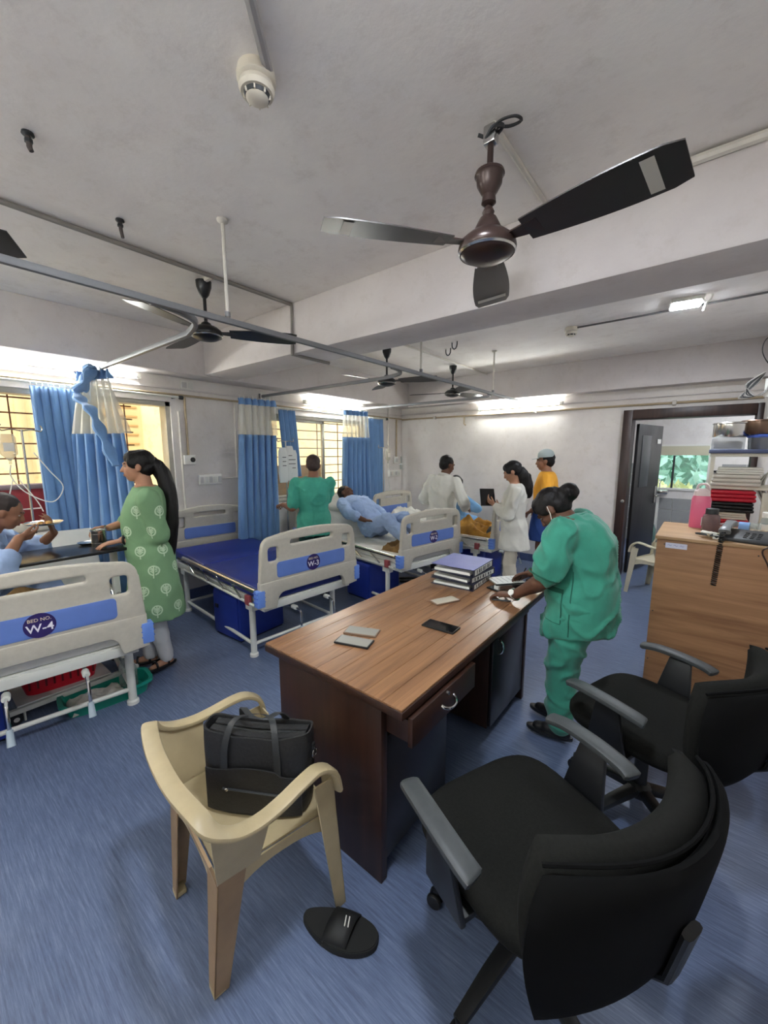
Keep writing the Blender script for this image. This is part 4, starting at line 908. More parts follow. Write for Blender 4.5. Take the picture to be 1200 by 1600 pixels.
def monobloc(label, loc, rz, m1, m2, high_back=False):
    """local +y is the front of the chair"""
    o = thing('plastic_armchair', label, 'plastic chair', loc, rz, 'moulded plastic armchairs')
    zs = 0.40
    seat = MB(); n = 12; vs = []; fs = []
    for j in range(n + 1):
        v = j / n; y = -0.21 + 0.38 * v; hw = 0.205 + 0.03 * v
        for i in range(n + 1):
            u = -1 + 2 * i / n
            z = zs - 0.018 * (1 - u * u) * (1 - (2 * v - 1) ** 2) - (0.02 * max(0, v - 0.85) / 0.15)
            vs.append((u * hw, y, z))
    K = len(vs); vs += [(x, y, z - 0.008) for x, y, z in vs]
    for j in range(n):
        for i in range(n): a = j * (n + 1) + i; fs.append((a, a + 1, a + n + 2, a + n + 1)); fs.append((K + a, K + a + n + 1, K + a + n + 2, K + a + 1))
    rim = [i for i in range(n + 1)] + [j * (n + 1) + n for j in range(1, n + 1)] + [n * (n + 1) + i for i in range(n - 1, -1, -1)] + [j * (n + 1) for j in range(n - 1, 0, -1)]
    for q in range(len(rim)): a, b = rim[q], rim[(q + 1) % len(rim)]; fs.append((a, K + a, K + b, b))
    seat.add(vs, fs).build('seat', m1, o)
    # apron
    ap = MB()
    for (x0, y0), (x1, y1), zl in (((-0.21, -0.215), (0.21, -0.215), 0.29), ((-0.24, 0.165), (0.24, 0.165), 0.33), ((-0.212, -0.21), (-0.24, 0.165), 0.30), ((0.212, -0.21), (0.24, 0.165), 0.30)):
        k = 12; v3 = []; f3 = []
        d = Vector((y1 - y0, x0 - x1, 0)).normalized() * 0.006
        for i in range(k + 1):
            t = i / k; x = x0 + (x1 - x0) * t; y = y0 + (y1 - y0) * t; lo = zs - 0.035 - (zs - 0.035 - zl) * abs(2 * t - 1) ** 2.5
            for z, s in ((zs - 0.004, 0), (lo, 0), (lo, 1), (zs - 0.004, 1)): v3.append((x + d.x * s, y + d.y * s, z))
        for i in range(k):
            for j in range(4): f3.append((i * 4 + j, i * 4 + (j + 1) % 4, i * 4 + 4 + (j + 1) % 4, i * 4 + 4 + j))
        f3 += [(3, 2, 1, 0), (k * 4, k * 4 + 1, k * 4 + 2, k * 4 + 3)]
        ap.add(v3, f3)
    ap.build('seat_apron', m1, o)
    for sx in (-1, 1):
        leg_geo((sx * 0.228, -0.225, zs), (sx * 0.205, -0.25, 0), 0.085, 0.045, (sx, -1)).build('leg', m2, o, bevel=0.002, segs=1)
        MB().bb((sx * 0.163, -0.2505, 0), (sx * 0.2055, -0.212, 0.02)).build('leg_tip', m1, o, bevel=0.004)
        leg_geo((sx * 0.262, 0.15, 0.535), (sx * 0.262, 0.195, 0), 0.075, 0.042, (sx, 1)).build('leg', m1, o, bevel=0.002, segs=1)
    # rim: front leg, arm, back corner, back bar, and round to the other side
    hb = 0.66 if not high_back else 0.62
    half = [(0.258, 0.165, 0.48), (0.262, 0.145, 0.56), (0.267, 0.09, 0.60), (0.275, 0.03, 0.600), (0.283, -0.05, 0.584), (0.288, -0.12, 0.578), (0.290, -0.19, 0.592), (0.280, -0.245, 0.63), (0.235, -0.268, hb), (0.12, -0.285, hb), (0.0, -0.29, hb)]
    pts = half + [(-x, y, z) for x, y, z in reversed(half[:-1])]
    pts = spline(pts, 4); MB().tube(pts, 1.0, 12, flat=(0.052, 0.020)).build('arm_rim', m1, o)
    # side webs under the arm at the back corners, and a low back panel
    pass
    for sx in (-1, 1):
        v = [(sx * 0.286, -0.19, 0.59), (sx * 0.275, -0.25, 0.63), (sx * 0.225, -0.225, 0.39), (sx * 0.228, -0.10, 0.39), (sx * 0.285, -0.08, 0.58)]
        v2 = [(x - sx * 0.007, y, z) for x, y, z in v]; k = len(v)
        MB().add(v + v2, [tuple(range(k)), tuple(reversed(range(k, 2 * k)))] + [(i, k + i, k + (i + 1) % k, (i + 1) % k) for i in range(k)]).build('side_web', m1, o)
    if high_back:
        bk = MB()
        for i in range(6):
            x = -0.17 + i * 0.068; bk.tube([(x, -0.225, 0.39), (x * 1.05, -0.27, 0.62), (x * 1.0, -0.31, 0.82)], 1.0, 8, flat=(0.03, 0.008))
        bk.build('back_slats', m1, o)
        MB().tube(spline([(-0.27, -0.25, 0.60), (-0.25, -0.285, 0.72), (-0.19, -0.312, 0.83), (0, -0.325, 0.86), (0.19, -0.312, 0.83), (0.25, -0.285, 0.72), (0.27, -0.25, 0.60)], 6), 1.0, 12, flat=(0.05, 0.022)).build('back_rim', m1, o)
    else:
        v = []; f = []; k = 10
        for i in range(k + 1):
            x = -0.225 + 0.45 * i / k
            for z, y in ((0.385, -0.218), (0.47, -0.236)):
                v.append((x, y, z)); v.append((x, y - 0.007, z))
        for i in range(k):
            a = i * 4; f += [(a, a + 4, a + 6, a + 2), (a + 1, a + 3, a + 7, a + 5), (a + 2, a + 6, a + 7, a + 3), (a, a + 1, a + 5, a + 4)]
        f += [(0, 2, 3, 1), (k * 4, k * 4 + 1, k * 4 + 3, k * 4 + 2)]
        MB().add(v, f).build('back_panel', m2, o)
    return o
monobloc('ivory moulded plastic armchair with a black handbag on it', (-1.15, 0.70, 0), R(-8), M_mono, M_monob)
monobloc('greyish plastic armchair standing by the door', (-0.34, 5.40, 0), R(70), M_mono2, M_mono2, True)
# handbag on the chair
M_bag = mat('black leather', (26, 26, 27), 0.48, var=0.15, scale=12, bump=0.25, bscale=90)
hb = thing('handbag', 'black leather handbag standing on the ivory armchair', 'handbag', (-1.115, 0.70, 0.385), R(33))
def bag_shell():
    vs = []; fs = []; n = 48; rings = 14; H = 0.295
    for i in range(rings + 1):
        v = i / rings; z = H * v; a = 0.175 + 0.012 * v + 0.006 * math.sin(v * PI); b = 0.070 * (1 - 0.28 * v ** 2) + 0.004
        if i == 0: a *= 0.94; b *= 0.9
        for j in range(n):
            t = 2 * PI * j / n; x = a * sq(math.cos(t), 0.45); y = b * sq(math.sin(t), 0.6)
            dz = -0.02 * (1 - (x / a) ** 2) * v ** 5
            wob = 0.004 * math.sin(9 * x / a + 4 * v) * (1 if y > 0 else -1) * v
            vs.append((x, y + wob, z + dz))
    for i in range(rings):
        for j in range(n): j2 = (j + 1) % n; fs.append((i * n + j, i * n + j2, (i + 1) * n + j2, (i + 1) * n + j))
    fs.append(tuple(reversed(range(n))))
    # inner top, recessed
    base = len(vs)
    for j in range(n): x, y, z = vs[rings * n + j]; vs.append((x * 0.97, y * 0.86, z - 0.001))
    for j in range(n): x, y, z = vs[rings * n + j]; vs.append((x * 0.95, y * 0.75, z - 0.03))
    for k in range(2):
        o1 = rings * n if k == 0 else base; o2 = base + k * n
        for j in range(n): j2 = (j + 1) % n; fs.append((o1 + j, o1 + j2, o2 + j2, o2 + j))
    fs.append(tuple(base + n + j for j in range(n)))
    return MB().add(vs, fs)
bs = bag_shell().build('bag_body', M_bag, hb, smooth=50)
for s in (-1, 1):
    MB().tube([(-0.16, s * 0.016, 0.282), (-0.05, s * 0.024, 0.268), (0.06, s * 0.024, 0.266), (0.17, s * 0.016, 0.28)], 1.0, 10, flat=(0.028, 0.01)).build('zip_flap', M_bag, hb)
MB().tube([(-0.165, 0, 0.275), (0, 0, 0.264), (0.165, 0, 0.273)], 0.004, 6).build('zip', M_dark, hb)
for s, hts in ((-1, 0.075), (1, 0.10)):
    pts = spline([(-0.095, s * 0.072, 0.14), (-0.09, s * 0.064, 0.255), (-0.07, s * 0.03, 0.325), (-0.02, s * (-0.012), 0.305 + hts * 0.2), (0.03, s * (-0.012), 0.305 + hts * 0.15), (0.065, s * 0.03, 0.315), (0.085, s * 0.064, 0.245), (0.09, s * 0.072, 0.13)], 6)
    vs = []; fs = []
    for i, p in enumerate(pts):
        for dx in (-0.011, 0.011): vs.append((p.x + dx, p.y, p.z)); vs.append((p.x + dx, p.y + s * 0.0045, p.z + 0.002))
    for i in range(len(pts) - 1):
        a = i * 4; fs += [(a, a + 2, a + 6, a + 4), (a + 1, a + 5, a + 7, a + 3), (a, a + 4, a + 5, a + 1), (a + 2, a + 3, a + 7, a + 6)]
    MB().add(vs, fs).build('handle', mat('handle leather', (38, 40, 42), 0.42, bump=0.1, bscale=80), hb, smooth=30)
pk = MB(); v = []; f = []
for i in range(21):
    u = -1 + i / 10; x = 0.165 * u; top = 0.178 + 0.008 * math.cos(u * 3) - 0.012 * (u > 0.55)
    for z in (0.02, top): v += [(x, -0.0795 + 0.012 * abs(u) ** 6, z), (x, -0.0745 + 0.012 * abs(u) ** 6, z)]
for i in range(20):
    a = i * 4; f += [(a, a + 4, a + 6, a + 2), (a + 1, a + 3, a + 7, a + 5), (a + 2, a + 6, a + 7, a + 3), (a, a + 1, a + 5, a + 4)]
f += [(0, 2, 3, 1), (80, 81, 83, 82)]
po = pk.add(v, f).build('front_pocket', M_bag, hb)
MB().tube([(-0.10, -0.081, 0.108), (0.10, -0.081, 0.098)], 0.004, 6).build('pocket_zip', M_dark, po)
MB().ell((-0.085, -0.084, 0.108), (0.007, 0.004, 0.006)).build('zip_pull', M_steel, po)
rg = []
for k in range(16): a = 2 * PI * k / 16; rg.append((0.193 + 0.002 * math.cos(a), 0.014 * math.cos(a), 0.20 + 0.016 * math.sin(a)))
MB().tube(rg, 0.0025, 6, closed=True).build('strap_ring', M_steel, hb)
MB().bb((0.182, -0.009, 0.205), (0.194, 0.009, 0.235)).build('ring_tab', M_bag, hb)
# sandal on the floor
sd = thing('sandal', 'black slip-on sandal on the floor under the ivory armchair', 'sandal', (-0.815, 0.775, 0), R(22))
def sole(z0, z1, k=1.0):
    out = []
    for j in range(40):
        t = 2 * PI * j / 40; x = 0.135 * math.cos(t) * k; wdt = 0.050 + 0.010 * math.cos(t) - 0.007 * math.cos(2 * t); out.append((x, wdt * sq(math.sin(t), 0.72) * k + 0.004 * math.cos(2 * t)))
    return MB().prism(out, z1 - z0, Matrix.Translation((0, 0, z0)))
M_sole = mat('black foam', (18, 18, 18), 0.8, bump=0.1, bscale=200)
sole(0, 0.022).build('sole', M_sole, sd, bevel=0.004); sole(0.022, 0.026, 0.97).build('footbed', mat('footbed', (24, 24, 23), 0.9), sd)
v = []; f = []
for i in range(13):
    a = PI * i / 12
    for xo in (-0.045, -0.015, 0.012, 0.04):
        wv = 0.055; v.append((0.012 + xo - 0.008 * math.cos(a), -wv * math.cos(a), 0.012 + 0.046 * math.sin(a) ** 0.7 - 0.004 * abs(xo) / 0.04))
for i in range(12):
    for j in range(3): a = i * 4 + j; f.append((a, a + 1, a + 5, a + 4))
so = solid(MB().add(v, f).build('strap', mat('black strap', (20, 20, 20), 0.6), sd, fixn=False), 0.006)
for k in (0, 1): MB().tube([(0.02 + k * 0.012, 0.014, 0.0595), (0.025 + k * 0.012, -0.016, 0.0595)], 0.002, 6).build('strap_print', M_whitep, so)
# ------------------------------------------------------------------ people
def V3(*a): return Vector(a)
def loft(mb, rings, n=28, e=0.85):
    """closed tube through elliptical rings (centre, half-axis a, half-axis b)"""
    vs = []; fs = []
    for c, a, b in rings:
        c = Vector(c)
        for j in range(n): t = 2 * PI * j / n; vs.append(c + Vector(a) * sq(math.cos(t), e) + Vector(b) * sq(math.sin(t), e))
    k = len(rings)
    for i in range(k - 1):
        for j in range(n): j2 = (j + 1) % n; fs.append((i * n + j, i * n + j2, (i + 1) * n + j2, (i + 1) * n + j))
    fs.append(tuple(reversed(range(n)))); fs.append(tuple((k - 1) * n + j for j in range(n)))
    return mb.add(vs, fs)
def ik(a, t, l1, l2, pole):
    a = Vector(a); t = Vector(t); d = t - a; L = d.length
    if L > (l1 + l2) * 0.995: d = d * ((l1 + l2) * 0.995 / L); t = a + d; L = d.length
    x = (l1 * l1 - l2 * l2 + L * L) / (2 * L); h = math.sqrt(max(0, l1 * l1 - x * x)); u = d / L
    p = Vector(pole); p = p - u * p.dot(u); p = p.normalized() if p.length > 1e-6 else u.orthogonal().normalized()
    return a + u * x + p * h, t
def basis(f, up):
    f = Vector(f).normalized(); r = f.cross(Vector(up)).normalized(); u = r.cross(f).normalized(); return r, f, u
def bmat(r, f, u): return Matrix((r, f, u)).transposed()
def hand_prims(mb, wrist, d, pn, s, thumb_sign, curl=0.35, spread=0.12, curls=None):
    """palm, four unequal jointed fingers and a thumb leaving the side of the palm"""
    d = Vector(d).normalized(); pn = Vector(pn); pn = (pn - d * pn.dot(d)).normalized(); t = d.cross(pn).normalized() * thumb_sign
    w = Vector(wrist); pl = 0.50 * s
    for k in range(4):
        off = (1.5 - k) * 0.112 * s
        mb.cone(w + t * off * 0.55 + d * 0.02 * s, 0.078 * s, w + d * pl + t * off, 0.066 * s, 10, 3)
    ln = (0.40, 0.46, 0.42, 0.33)
    for k in range(4):
        off = (1.5 - k) * 0.125 * s; a = (1.5 - k) * spread; c = curls[k] if curls else curl * (1 + 0.12 * k)
        b = w + d * pl + t * off; dd = (d * math.cos(a) + t * math.sin(a)).normalized(); r = (0.052, 0.054, 0.052, 0.046)[k] * s; ang = 0.0; p = b
        for sg, fr in enumerate((0.45, 0.32, 0.23)):
            ang += c * (0.8, 1.0, 0.7)[sg]; q = p + (dd * math.cos(ang) + pn * math.sin(ang)) * ln[k] * s * fr
            mb.cone(p, r * (1 - 0.1 * sg), q, r * (0.92 - 0.12 * sg), 9, 3); p = q
    b = w + d * 0.14 * s + t * 0.17 * s; d1 = (d * 0.72 + t * 0.62 + pn * 0.25).normalized(); q = b + d1 * 0.24 * s; d2 = (d * 0.93 + t * 0.22 + pn * 0.3).normalized()
    mb.cone(w + d * 0.08 * s + t * 0.1 * s, 0.075 * s, q, 0.058 * s, 9, 3); mb.cone(q, 0.056 * s, q + d2 * 0.22 * s, 0.046 * s, 9, 3)
M_eye = mat('eye white', (168, 158, 148), 0.5); M_iris = mat('iris dark', (28, 18, 14), 0.2); M_lip = mat('lips', (120, 66, 58), 0.5); M_brow = mat('eyebrow', (24, 18, 16), 0.8)
M_hair = mat('black hair', (20, 17, 17), 0.5, var=0.3, scale=40, stretch=(1, 1, 0.2), bump=0.3, bscale=90, spec=0.25)
def skin(name, c): return mat(name, c, 0.55, var=0.06, scale=12, spec=0.35)
S_dark = skin('dark brown skin', (98, 66, 50)); S_mid = skin('medium brown skin', (172, 126, 100)); S_tan = skin('tan skin', (140, 98, 76))
class Person:
    """joints in world space; every mesh is stored relative to the person's base point"""
    def __init__(s, label, base, f, H, skinm, hips, chest, neck, head, face, up=(0, 0, 1), w=1.0, dep=1.0, face_up=None, name='person'):
        s.base = Vector(base); s.H = H; s.skin = skinm; s.w = w; s.dep = dep
        s.o = thing(name, label, 'person', base)
        L = lambda p: Vector(p) - s.base
        s.f = Vector(f).normalized(); s.l = Vector((0, 0, 1)).cross(s.f).normalized(); s.hips = L(hips); s.chest = L(chest); s.neck = L(neck); s.head = L(head)
        s.face = Vector(face).normalized(); s.face_up = Vector(face_up) if face_up else Vector((0, 0, 1))
        s.body = MB(); s.J = {}
        sp = (s.neck - s.hips).normalized(); s.sp = sp; s.tf = (s.f - sp * s.f.dot(sp)).normalized(); s.tl = sp.cross(s.tf).normalized()
        sw = 0.109 * H * min(w, 1.12)
        top = s.neck - sp * 0.035 * H
        s.J['shL'] = top + s.tl * sw; s.J['shR'] = top - s.tl * sw
        s.J['hipL'] = s.hips + s.l * 0.05 * H * w - sp * 0.02 * H; s.J['hipR'] = s.hips - s.l * 0.05 * H * w - sp * 0.02 * H
        s.hands = []
    def arm(s, side, target, pole, hd=None, pn=(0, 0, -1), curl=0.35, curls=None, spread=0.1, shoulder=None):
        H = s.H; sh = s.J['sh' + side] if shoulder is None else Vector(shoulder) - s.base
        s.J['sh' + side] = sh
        el, wr = ik(sh, Vector(target) - s.base, 0.172 * H, 0.152 * H, pole); s.J['el' + side] = el; s.J['wr' + side] = wr
        hd = Vector(hd) if hd else (wr - el)
        s.hands.append((side, wr, hd, Vector(pn), curl, curls, spread))
    def leg(s, side, foot, pole=None, toe=None):
        H = s.H; hip = s.J['hip' + side]; an = Vector(foot) - s.base + Vector((0, 0, 0.055))
        kn, an = ik(hip, an, 0.245 * H, 0.235 * H, pole or s.f); s.J['kn' + side] = kn; s.J['an' + side] = an; s.J['toe' + side] = Vector(toe).normalized() if toe else s.f
    def torso_rings(s, k=1.0, lo=-0.05, hem=None, belly=0.0, extra=0.0):
        H = s.H; w = s.w * k; d = s.dep * k; sp = s.sp; l = s.tl; f = s.tf; h = s.hips; n = s.neck; T = (n - h).length
        e = extra
        prof = [(-0.10 * T, 0.097, 0.070, 0.0), (0.10 * T, 0.096, 0.072, 0.006), (0.30 * T, 0.084, 0.063 + belly, 0.012 + belly * 0.5), (0.50 * T, 0.088, 0.064 + belly * 0.6, 0.012 + belly * 0.4), (0.70 * T, 0.091, 0.068, 0.008), (0.86 * T, 0.099, 0.058, 0.0), (0.955 * T, 0.082, 0.048, -0.004), (1.03 * T, 0.042, 0.036, 0.0)]
        return [(h + sp * t + (s.chest - (h.lerp(n, 0.62))) * math.sin(max(0, min(1, t / T)) * PI) + f * o * H, l * (a * H * w + e), f * (b * H * d + e)) for t, a, b, o in prof]
    def build(s, voxel=0.008, cover=()):
        H = s.H; m = s.body; J = s.J
        loft(m, s.torso_rings())
        m.cone(s.neck - s.sp * 0.03 * H, 0.036 * H, s.head - s.face_up * 0.03 * H - s.face * 0.012 * H, 0.030 * H)
        s.head_prims(m)
        for sd in 'LR':
            if 'el' + sd in J:
                m.cone(J['sh' + sd], 0.034 * H * s.w ** 0.5, J['el' + sd], 0.026 * H, 14); m.cone(J['el' + sd], 0.0265 * H, J['wr' + sd], 0.0165 * H, 14)
                m.cone(J['el' + sd].lerp(J['wr' + sd], 0.12), 0.029 * H, J['el' + sd].lerp(J['wr' + sd], 0.4), 0.024 * H, 12)
            if 'kn' + sd in J:
                m.cone(J['hip' + sd], 0.047 * H * s.w ** 0.6, J['kn' + sd], 0.035 * H, 14); m.cone(J['kn' + sd], 0.035 * H, J['an' + sd], 0.022 * H, 14)
                m.cone(J['kn' + sd].lerp(J['an' + sd], 0.2), 0.037 * H, J['kn' + sd].lerp(J['an' + sd], 0.5), 0.031 * H, 12)
                an = J['an' + sd]; t = J['toe' + sd]; dn = Vector((0, 0, -1)) if abs(t.z) < 0.5 else -s.f
                m.cone(an - t * 0.02 + dn * 0.025, 0.026, an + t * 0.11 + dn * 0.033, 0.021, 12); m.cone(an + dn * 0.01, 0.026, an + t * 0.07 + dn * 0.028, 0.026, 12)
        for sd, wr, hd, pn, curl, curls, spread in s.hands:
            hand_prims(m, wr, hd, pn, 0.108 * H, 1 if sd == 'R' else -1, curl, spread, curls)
        me = remesh(m, 'body', voxel, 3, 0.45); me.materials.append(s.skin); s.bodyo = put('body', me, s.o)
        s.face_parts()
        return s
    def hb(s): return basis(s.face, s.face_up)
    def hp(s, x, y, z):
        r, f, u = s.hb(); k = s.H / 1.65; return s.head + (r * x + f * y + u * z) * k
    def head_prims(s, m):
        r, f, u = s.hb(); B = bmat(r, f, u); k = s.H / 1.65
        P = lambda x, y, z: s.hp(x, y, z)
        E = lambda c, q: m.ell(P(*c), tuple(v * k for v in q), B, 18, 12)
        E((0, -0.012, 0.025), (0.074, 0.092, 0.082)); E((0, 0.022, -0.025), (0.060, 0.068, 0.080)); E((0, 0.045, -0.078), (0.034, 0.034, 0.028)); E((0, 0.015, -0.055), (0.052, 0.06, 0.045))
        for sx in (-1, 1): E((sx * 0.074, -0.005, -0.008), (0.010, 0.019, 0.030)); E((sx * 0.034, 0.058, -0.025), (0.022, 0.022, 0.022))
        m.cone(P(0, 0.084, 0.008), 0.008 * k, P(0, 0.101, -0.028), 0.0125 * k, 10, 3); E((0, 0.080, 0.022), (0.045, 0.014, 0.010)); E((0, 0.080, -0.058), (0.024, 0.012, 0.012))
    def face_parts(s):
        r, f, u = s.hb(); B = bmat(r, f, u); k = s.H / 1.65
        for sx in (-1, 1):
            e = MB().ell(s.hp(sx * 0.031, 0.0755, 0.003), (0.011 * k, 0.006 * k, 0.0045 * k), B, 12, 8).build('eye', M_eye, s.o)
            MB().ell(s.hp(sx * 0.031, 0.0795, 0.003), (0.0055 * k, 0.003 * k, 0.0045 * k), B, 10, 8).build('iris', M_iris, e)
            MB().cone(s.hp(sx * 0.015, 0.089, 0.024), 0.004 * k, s.hp(sx * 0.048, 0.075, 0.025), 0.003 * k, 8, 3).build('eyebrow', M_brow, s.o)
        MB().ell(s.hp(0, 0.089, -0.053), (0.021 * k, 0.006 * k, 0.004 * k), B, 12, 8).ell(s.hp(0, 0.088, -0.062), (0.018 * k, 0.007 * k, 0.005 * k), B, 12, 8).build('lips', M_lip, s.o)
    def garment(s, name, m, mb, voxel=0.011, smooth=6, amp=0.006, freq=9.0, z_st=0.45):
        def dsp(co, n):
            q = Vector((co.x * freq, co.y * freq, co.z * freq * z_st))
            q2 = Vector((co.x * freq * 0.9 + co.z * freq * 0.5, co.y * freq * 0.9 - co.z * freq * 0.4, co.z * freq * z_st * 0.8))
            rd = max(0.0, 1 - abs(noise.noise(q2)) * 3.2) ** 2 - 0.25
            return max(-0.004, amp * (noise.noise(q) + 0.5 * noise.noise(q * 2.3)) + amp * 1.1 * rd)
        me = remesh(mb, name, voxel, smooth, 0.5, dsp); me.materials.append(m); return put(name, me, s.o)
    def sleeves(s, mb, frac_u, frac_f, ru=0.045, re=0.036, rw=0.026, sides='LR'):
        H = s.H; J = s.J
        for sd in sides:
            if 'el' + sd not in J: continue
            a, b, c = J['sh' + sd], J['el' + sd], J['wr' + sd]
            e = a.lerp(b, frac_u); mb.cone(a, ru * H, e, (ru + (re - ru) * frac_u) * H, 16)
            if frac_f > 0: e2 = b.lerp(c, frac_f); mb.cone(b, re * H, e2, (re + (rw - re) * frac_f) * H, 16)
    def trousers(s, name, m, r0=0.064, r1=0.046, r2=0.038, frac=0.93, waist=True, voxel=0.011, amp=0.007):
        H = s.H; J = s.J; mb = MB()
        rg = s.torso_rings(0.98); loft(mb, rg[:2])
        for sd in 'LR':
            if 'kn' + sd not in J: continue
            e = J['kn' + sd].lerp(J['an' + sd], frac)
            mb.cone(J['hip' + sd], r0 * H * s.w ** 0.6, J['kn' + sd], r1 * H, 16); mb.cone(J['kn' + sd], r1 * H, e, r2 * H, 16)
        return s.garment(name, m, mb, voxel, 5, amp, 9.0, 1.3)
    def shoe(s, m, sandal=False, lift=0.0):
        for sd in 'LR':
            if 'an' + sd not in s.J: continue
            an = s.J['an' + sd]; t = s.J['toe' + sd]; mb = MB(); z = an.z - 0.055
            sole = MB(); rgt = Vector((0, 0, 1)).cross(t).normalized(); pts = []
            for j in range(24): a = 2 * PI * j / 24; q = an + t * (0.055 + 0.125 * math.cos(a)) + rgt * ((0.036 + 0.006 * math.cos(a)) * math.sin(a)); pts.append((q.x, q.y))
            sole.prism(pts, 0.022, Matrix.Translation((0, 0, z - 0.0)))
            so = sole.build('shoe_sole', m, s.o, bevel=0.004)
            if not sandal:
                mb.cone(an - t * 0.025 + V3(0, 0, -0.022), 0.033, an + t * 0.12 + V3(0, 0, -0.03), 0.028, 12); mb.cone(an + V3(0, 0, -0.012), 0.034, an + t * 0.07 + V3(0, 0, -0.024), 0.034, 12)
                me = remesh(mb, 'shoe', 0.007, 4); me.materials.append(m); put('shoe', me, s.o)
            else:
                for q, h in ((0.085, 0.028), (0.005, 0.05)):
                    pp = [an + t * q + rgt * (0.036 * math.cos(a)) + V3(0, 0, -0.04 + (h + 0.018) * math.sin(a)) for a in [PI * k / 8 for k in range(9)]]
                    MB().tube(pp, 1.0, 8, flat=(0.016, 0.007)).build('sandal_strap', m, so)
    def hair(s, style='short', m=None, amp=0.004):
        r, f, u = s.hb(); B = bmat(r, f, u); k = s.H / 1.65; mb = MB(); m = m or M_hair
        E = lambda c, q: mb.ell(s.hp(*c), tuple(v * k for v in q), B, 20, 14)
        E((0, -0.024, 0.036), (0.081, 0.092, 0.084)); E((0, -0.045, -0.005), (0.074, 0.065, 0.075))
        if style in ('bun', 'pony', 'long', 'tied'):
            E((0, 0.018, 0.058), (0.070, 0.066, 0.056))
            for sx in (-1, 1): E((sx * 0.058, 0.02, 0.03), (0.022, 0.045, 0.045))
        if style == 'bun': E((0, -0.132, -0.002), (0.056, 0.050, 0.052)); E((0, -0.10, 0.0), (0.05, 0.05, 0.05))
        me = remesh(mb, 'hair', 0.008, 5, 0.5, lambda co, n: amp * noise.noise(co * 38)); me.materials.append(m); s.hairo = put('hair', me, s.o)
        return s.hairo
    def tress(s, pts, radii, name='ponytail', m=None, amp=0.008):
        mb = MB(); P = spline([Vector(p) - s.base for p in pts], 5); n = len(P); rr = []
        for i in range(n):
            t = i / (n - 1) * (len(radii) - 1); a = int(min(t, len(radii) - 2)); rr.append(radii[a] + (radii[a + 1] - radii[a]) * (t - a))
        mb.tube(P, rr, 16)
        me = remesh(mb, name, 0.009, 3, 0.5, lambda co, n_: amp * noise.noise(Vector((co.x * 40, co.y * 40, co.z * 6)))); me.materials.append(m or M_hair); return put(name, me, s.hairo if hasattr(s, 'hairo') else s.o)
def skirt(p, hem_z, k=1.06, flare=1.0, e=0.9, start=2, fwd=0.0, extra=0.0):
    """continue the torso rings down to a hem height (base-relative z)"""
    rg = p.torso_rings(k, extra=extra); c, a, b = rg[0]; out = []
    out.append((Vector((c.x, c.y, hem_z)) + p.f * fwd, a * flare, b * flare * 1.08))
    mid = c.z * 0.5 + hem_z * 0.5
    out.append((Vector((c.x, c.y, mid)) + p.f * fwd * 0.6, a * (flare * 0.5 + 0.5) * 1.02, b * (flare * 0.5 + 0.5) * 1.06))
    return out + rg
def wrap_band(o, name, m, a, b, t, r, w_=0.008):
    """thin cuff or strap ring round a limb at fraction t between joints"""
    c = a.lerp(b, t); d = (b - a).normalized(); q = d.orthogonal().normalized(); e = d.cross(q)
    pts = [c + (q * math.cos(x) + e * math.sin(x)) * r for x in [2 * PI * k / 20 for k in range(20)]]
    return MB().tube(pts, w_, 8, closed=True).build(name, m, o)

def surf_patch(ob, origin, direction, w_, h_, m, parent, name, lift=0.004, n=8):
    """cloth patch lying on another cloth: a small grid dropped onto the surface along a direction"""
    dg = bpy.context.evaluated_depsgraph_get(); dg.update()
    d = Vector(direction).normalized(); r = d.cross(Vector((0, 0, 1))).normalized(); u = Vector((0, 0, 1)); vs = []; last = None
    for j in range(n + 1):
        for i in range(n + 1):
            q = Vector(origin) + r * (w_ * (i / n - 0.5)) + u * (h_ * (j / n - 0.5)); h, l, nn, ix = ob.ray_cast(q, d)
            if not h: l = last if last is not None else q + d
            last = l; vs.append(l - d * lift)
    K = len(vs); vs += [v + d * (lift + 0.002) for v in vs]; fs = []
    for j in range(n):
        for i in range(n): a = j * (n + 1) + i; fs.append((a, a + 1, a + n + 2, a + n + 1)); fs.append((K + a, K + a + n + 1, K + a + n + 2, K + a + 1))
    rim = [i for i in range(n + 1)] + [j * (n + 1) + n for j in range(1, n + 1)] + [n * (n + 1) + i for i in range(n - 1, -1, -1)] + [j * (n + 1) for j in range(n - 1, 0, -1)]
    for q in range(len(rim)): x, y = rim[q], rim[(q + 1) % len(rim)]; fs.append((x, K + x, K + y, y))
    return MB().add(vs, fs).build(name, m, parent, smooth=60)

# --- nurse in green scrubs leaning on the desk
M_scrub = mat('green scrub cotton', (52, 138, 116), 0.85, var=0.10, scale=10, bump=0.35, bscale=16, sheen=0.2); M_scrubl = mat('scrub seam', (24, 92, 74), 0.85)
p = Person('nurse in green scrubs with a hair bun, leaning over the desk and writing', (-0.47, 2.27, 0), (-1, 0.0, 0), 1.58, S_dark,
           (-0.455, 2.27, 0.86), (-0.455, 2.27, 1.09), (-0.535, 2.27, 1.255), (-0.630, 2.255, 1.295), (-0.60, -0.05, -0.80), w=1.2, dep=1.45, face_up=(-0.80, 0, 0.60))
p.arm('L', (-0.775, 2.13, 0.806), (0.5, -0.5, -0.2), (-0.88, 0.08, -0.14), (0, 0, -1), curls=(0.25, 0.28, 0.3, 0.35), spread=0.06)
p.arm('R', (-0.81, 2.50, 0.84), (0.5, 0.4, -0.2), (-0.75, -0.1, -0.45), (0, -0.6, -1), curl=0.75)
p.leg('L', (-0.50, 2.19, 0.0), toe=(-0.96, -0.1, 0)); p.leg('R', (-0.545, 2.34, 0), toe=(-0.96, 0.1, 0))
p.build(0.006)
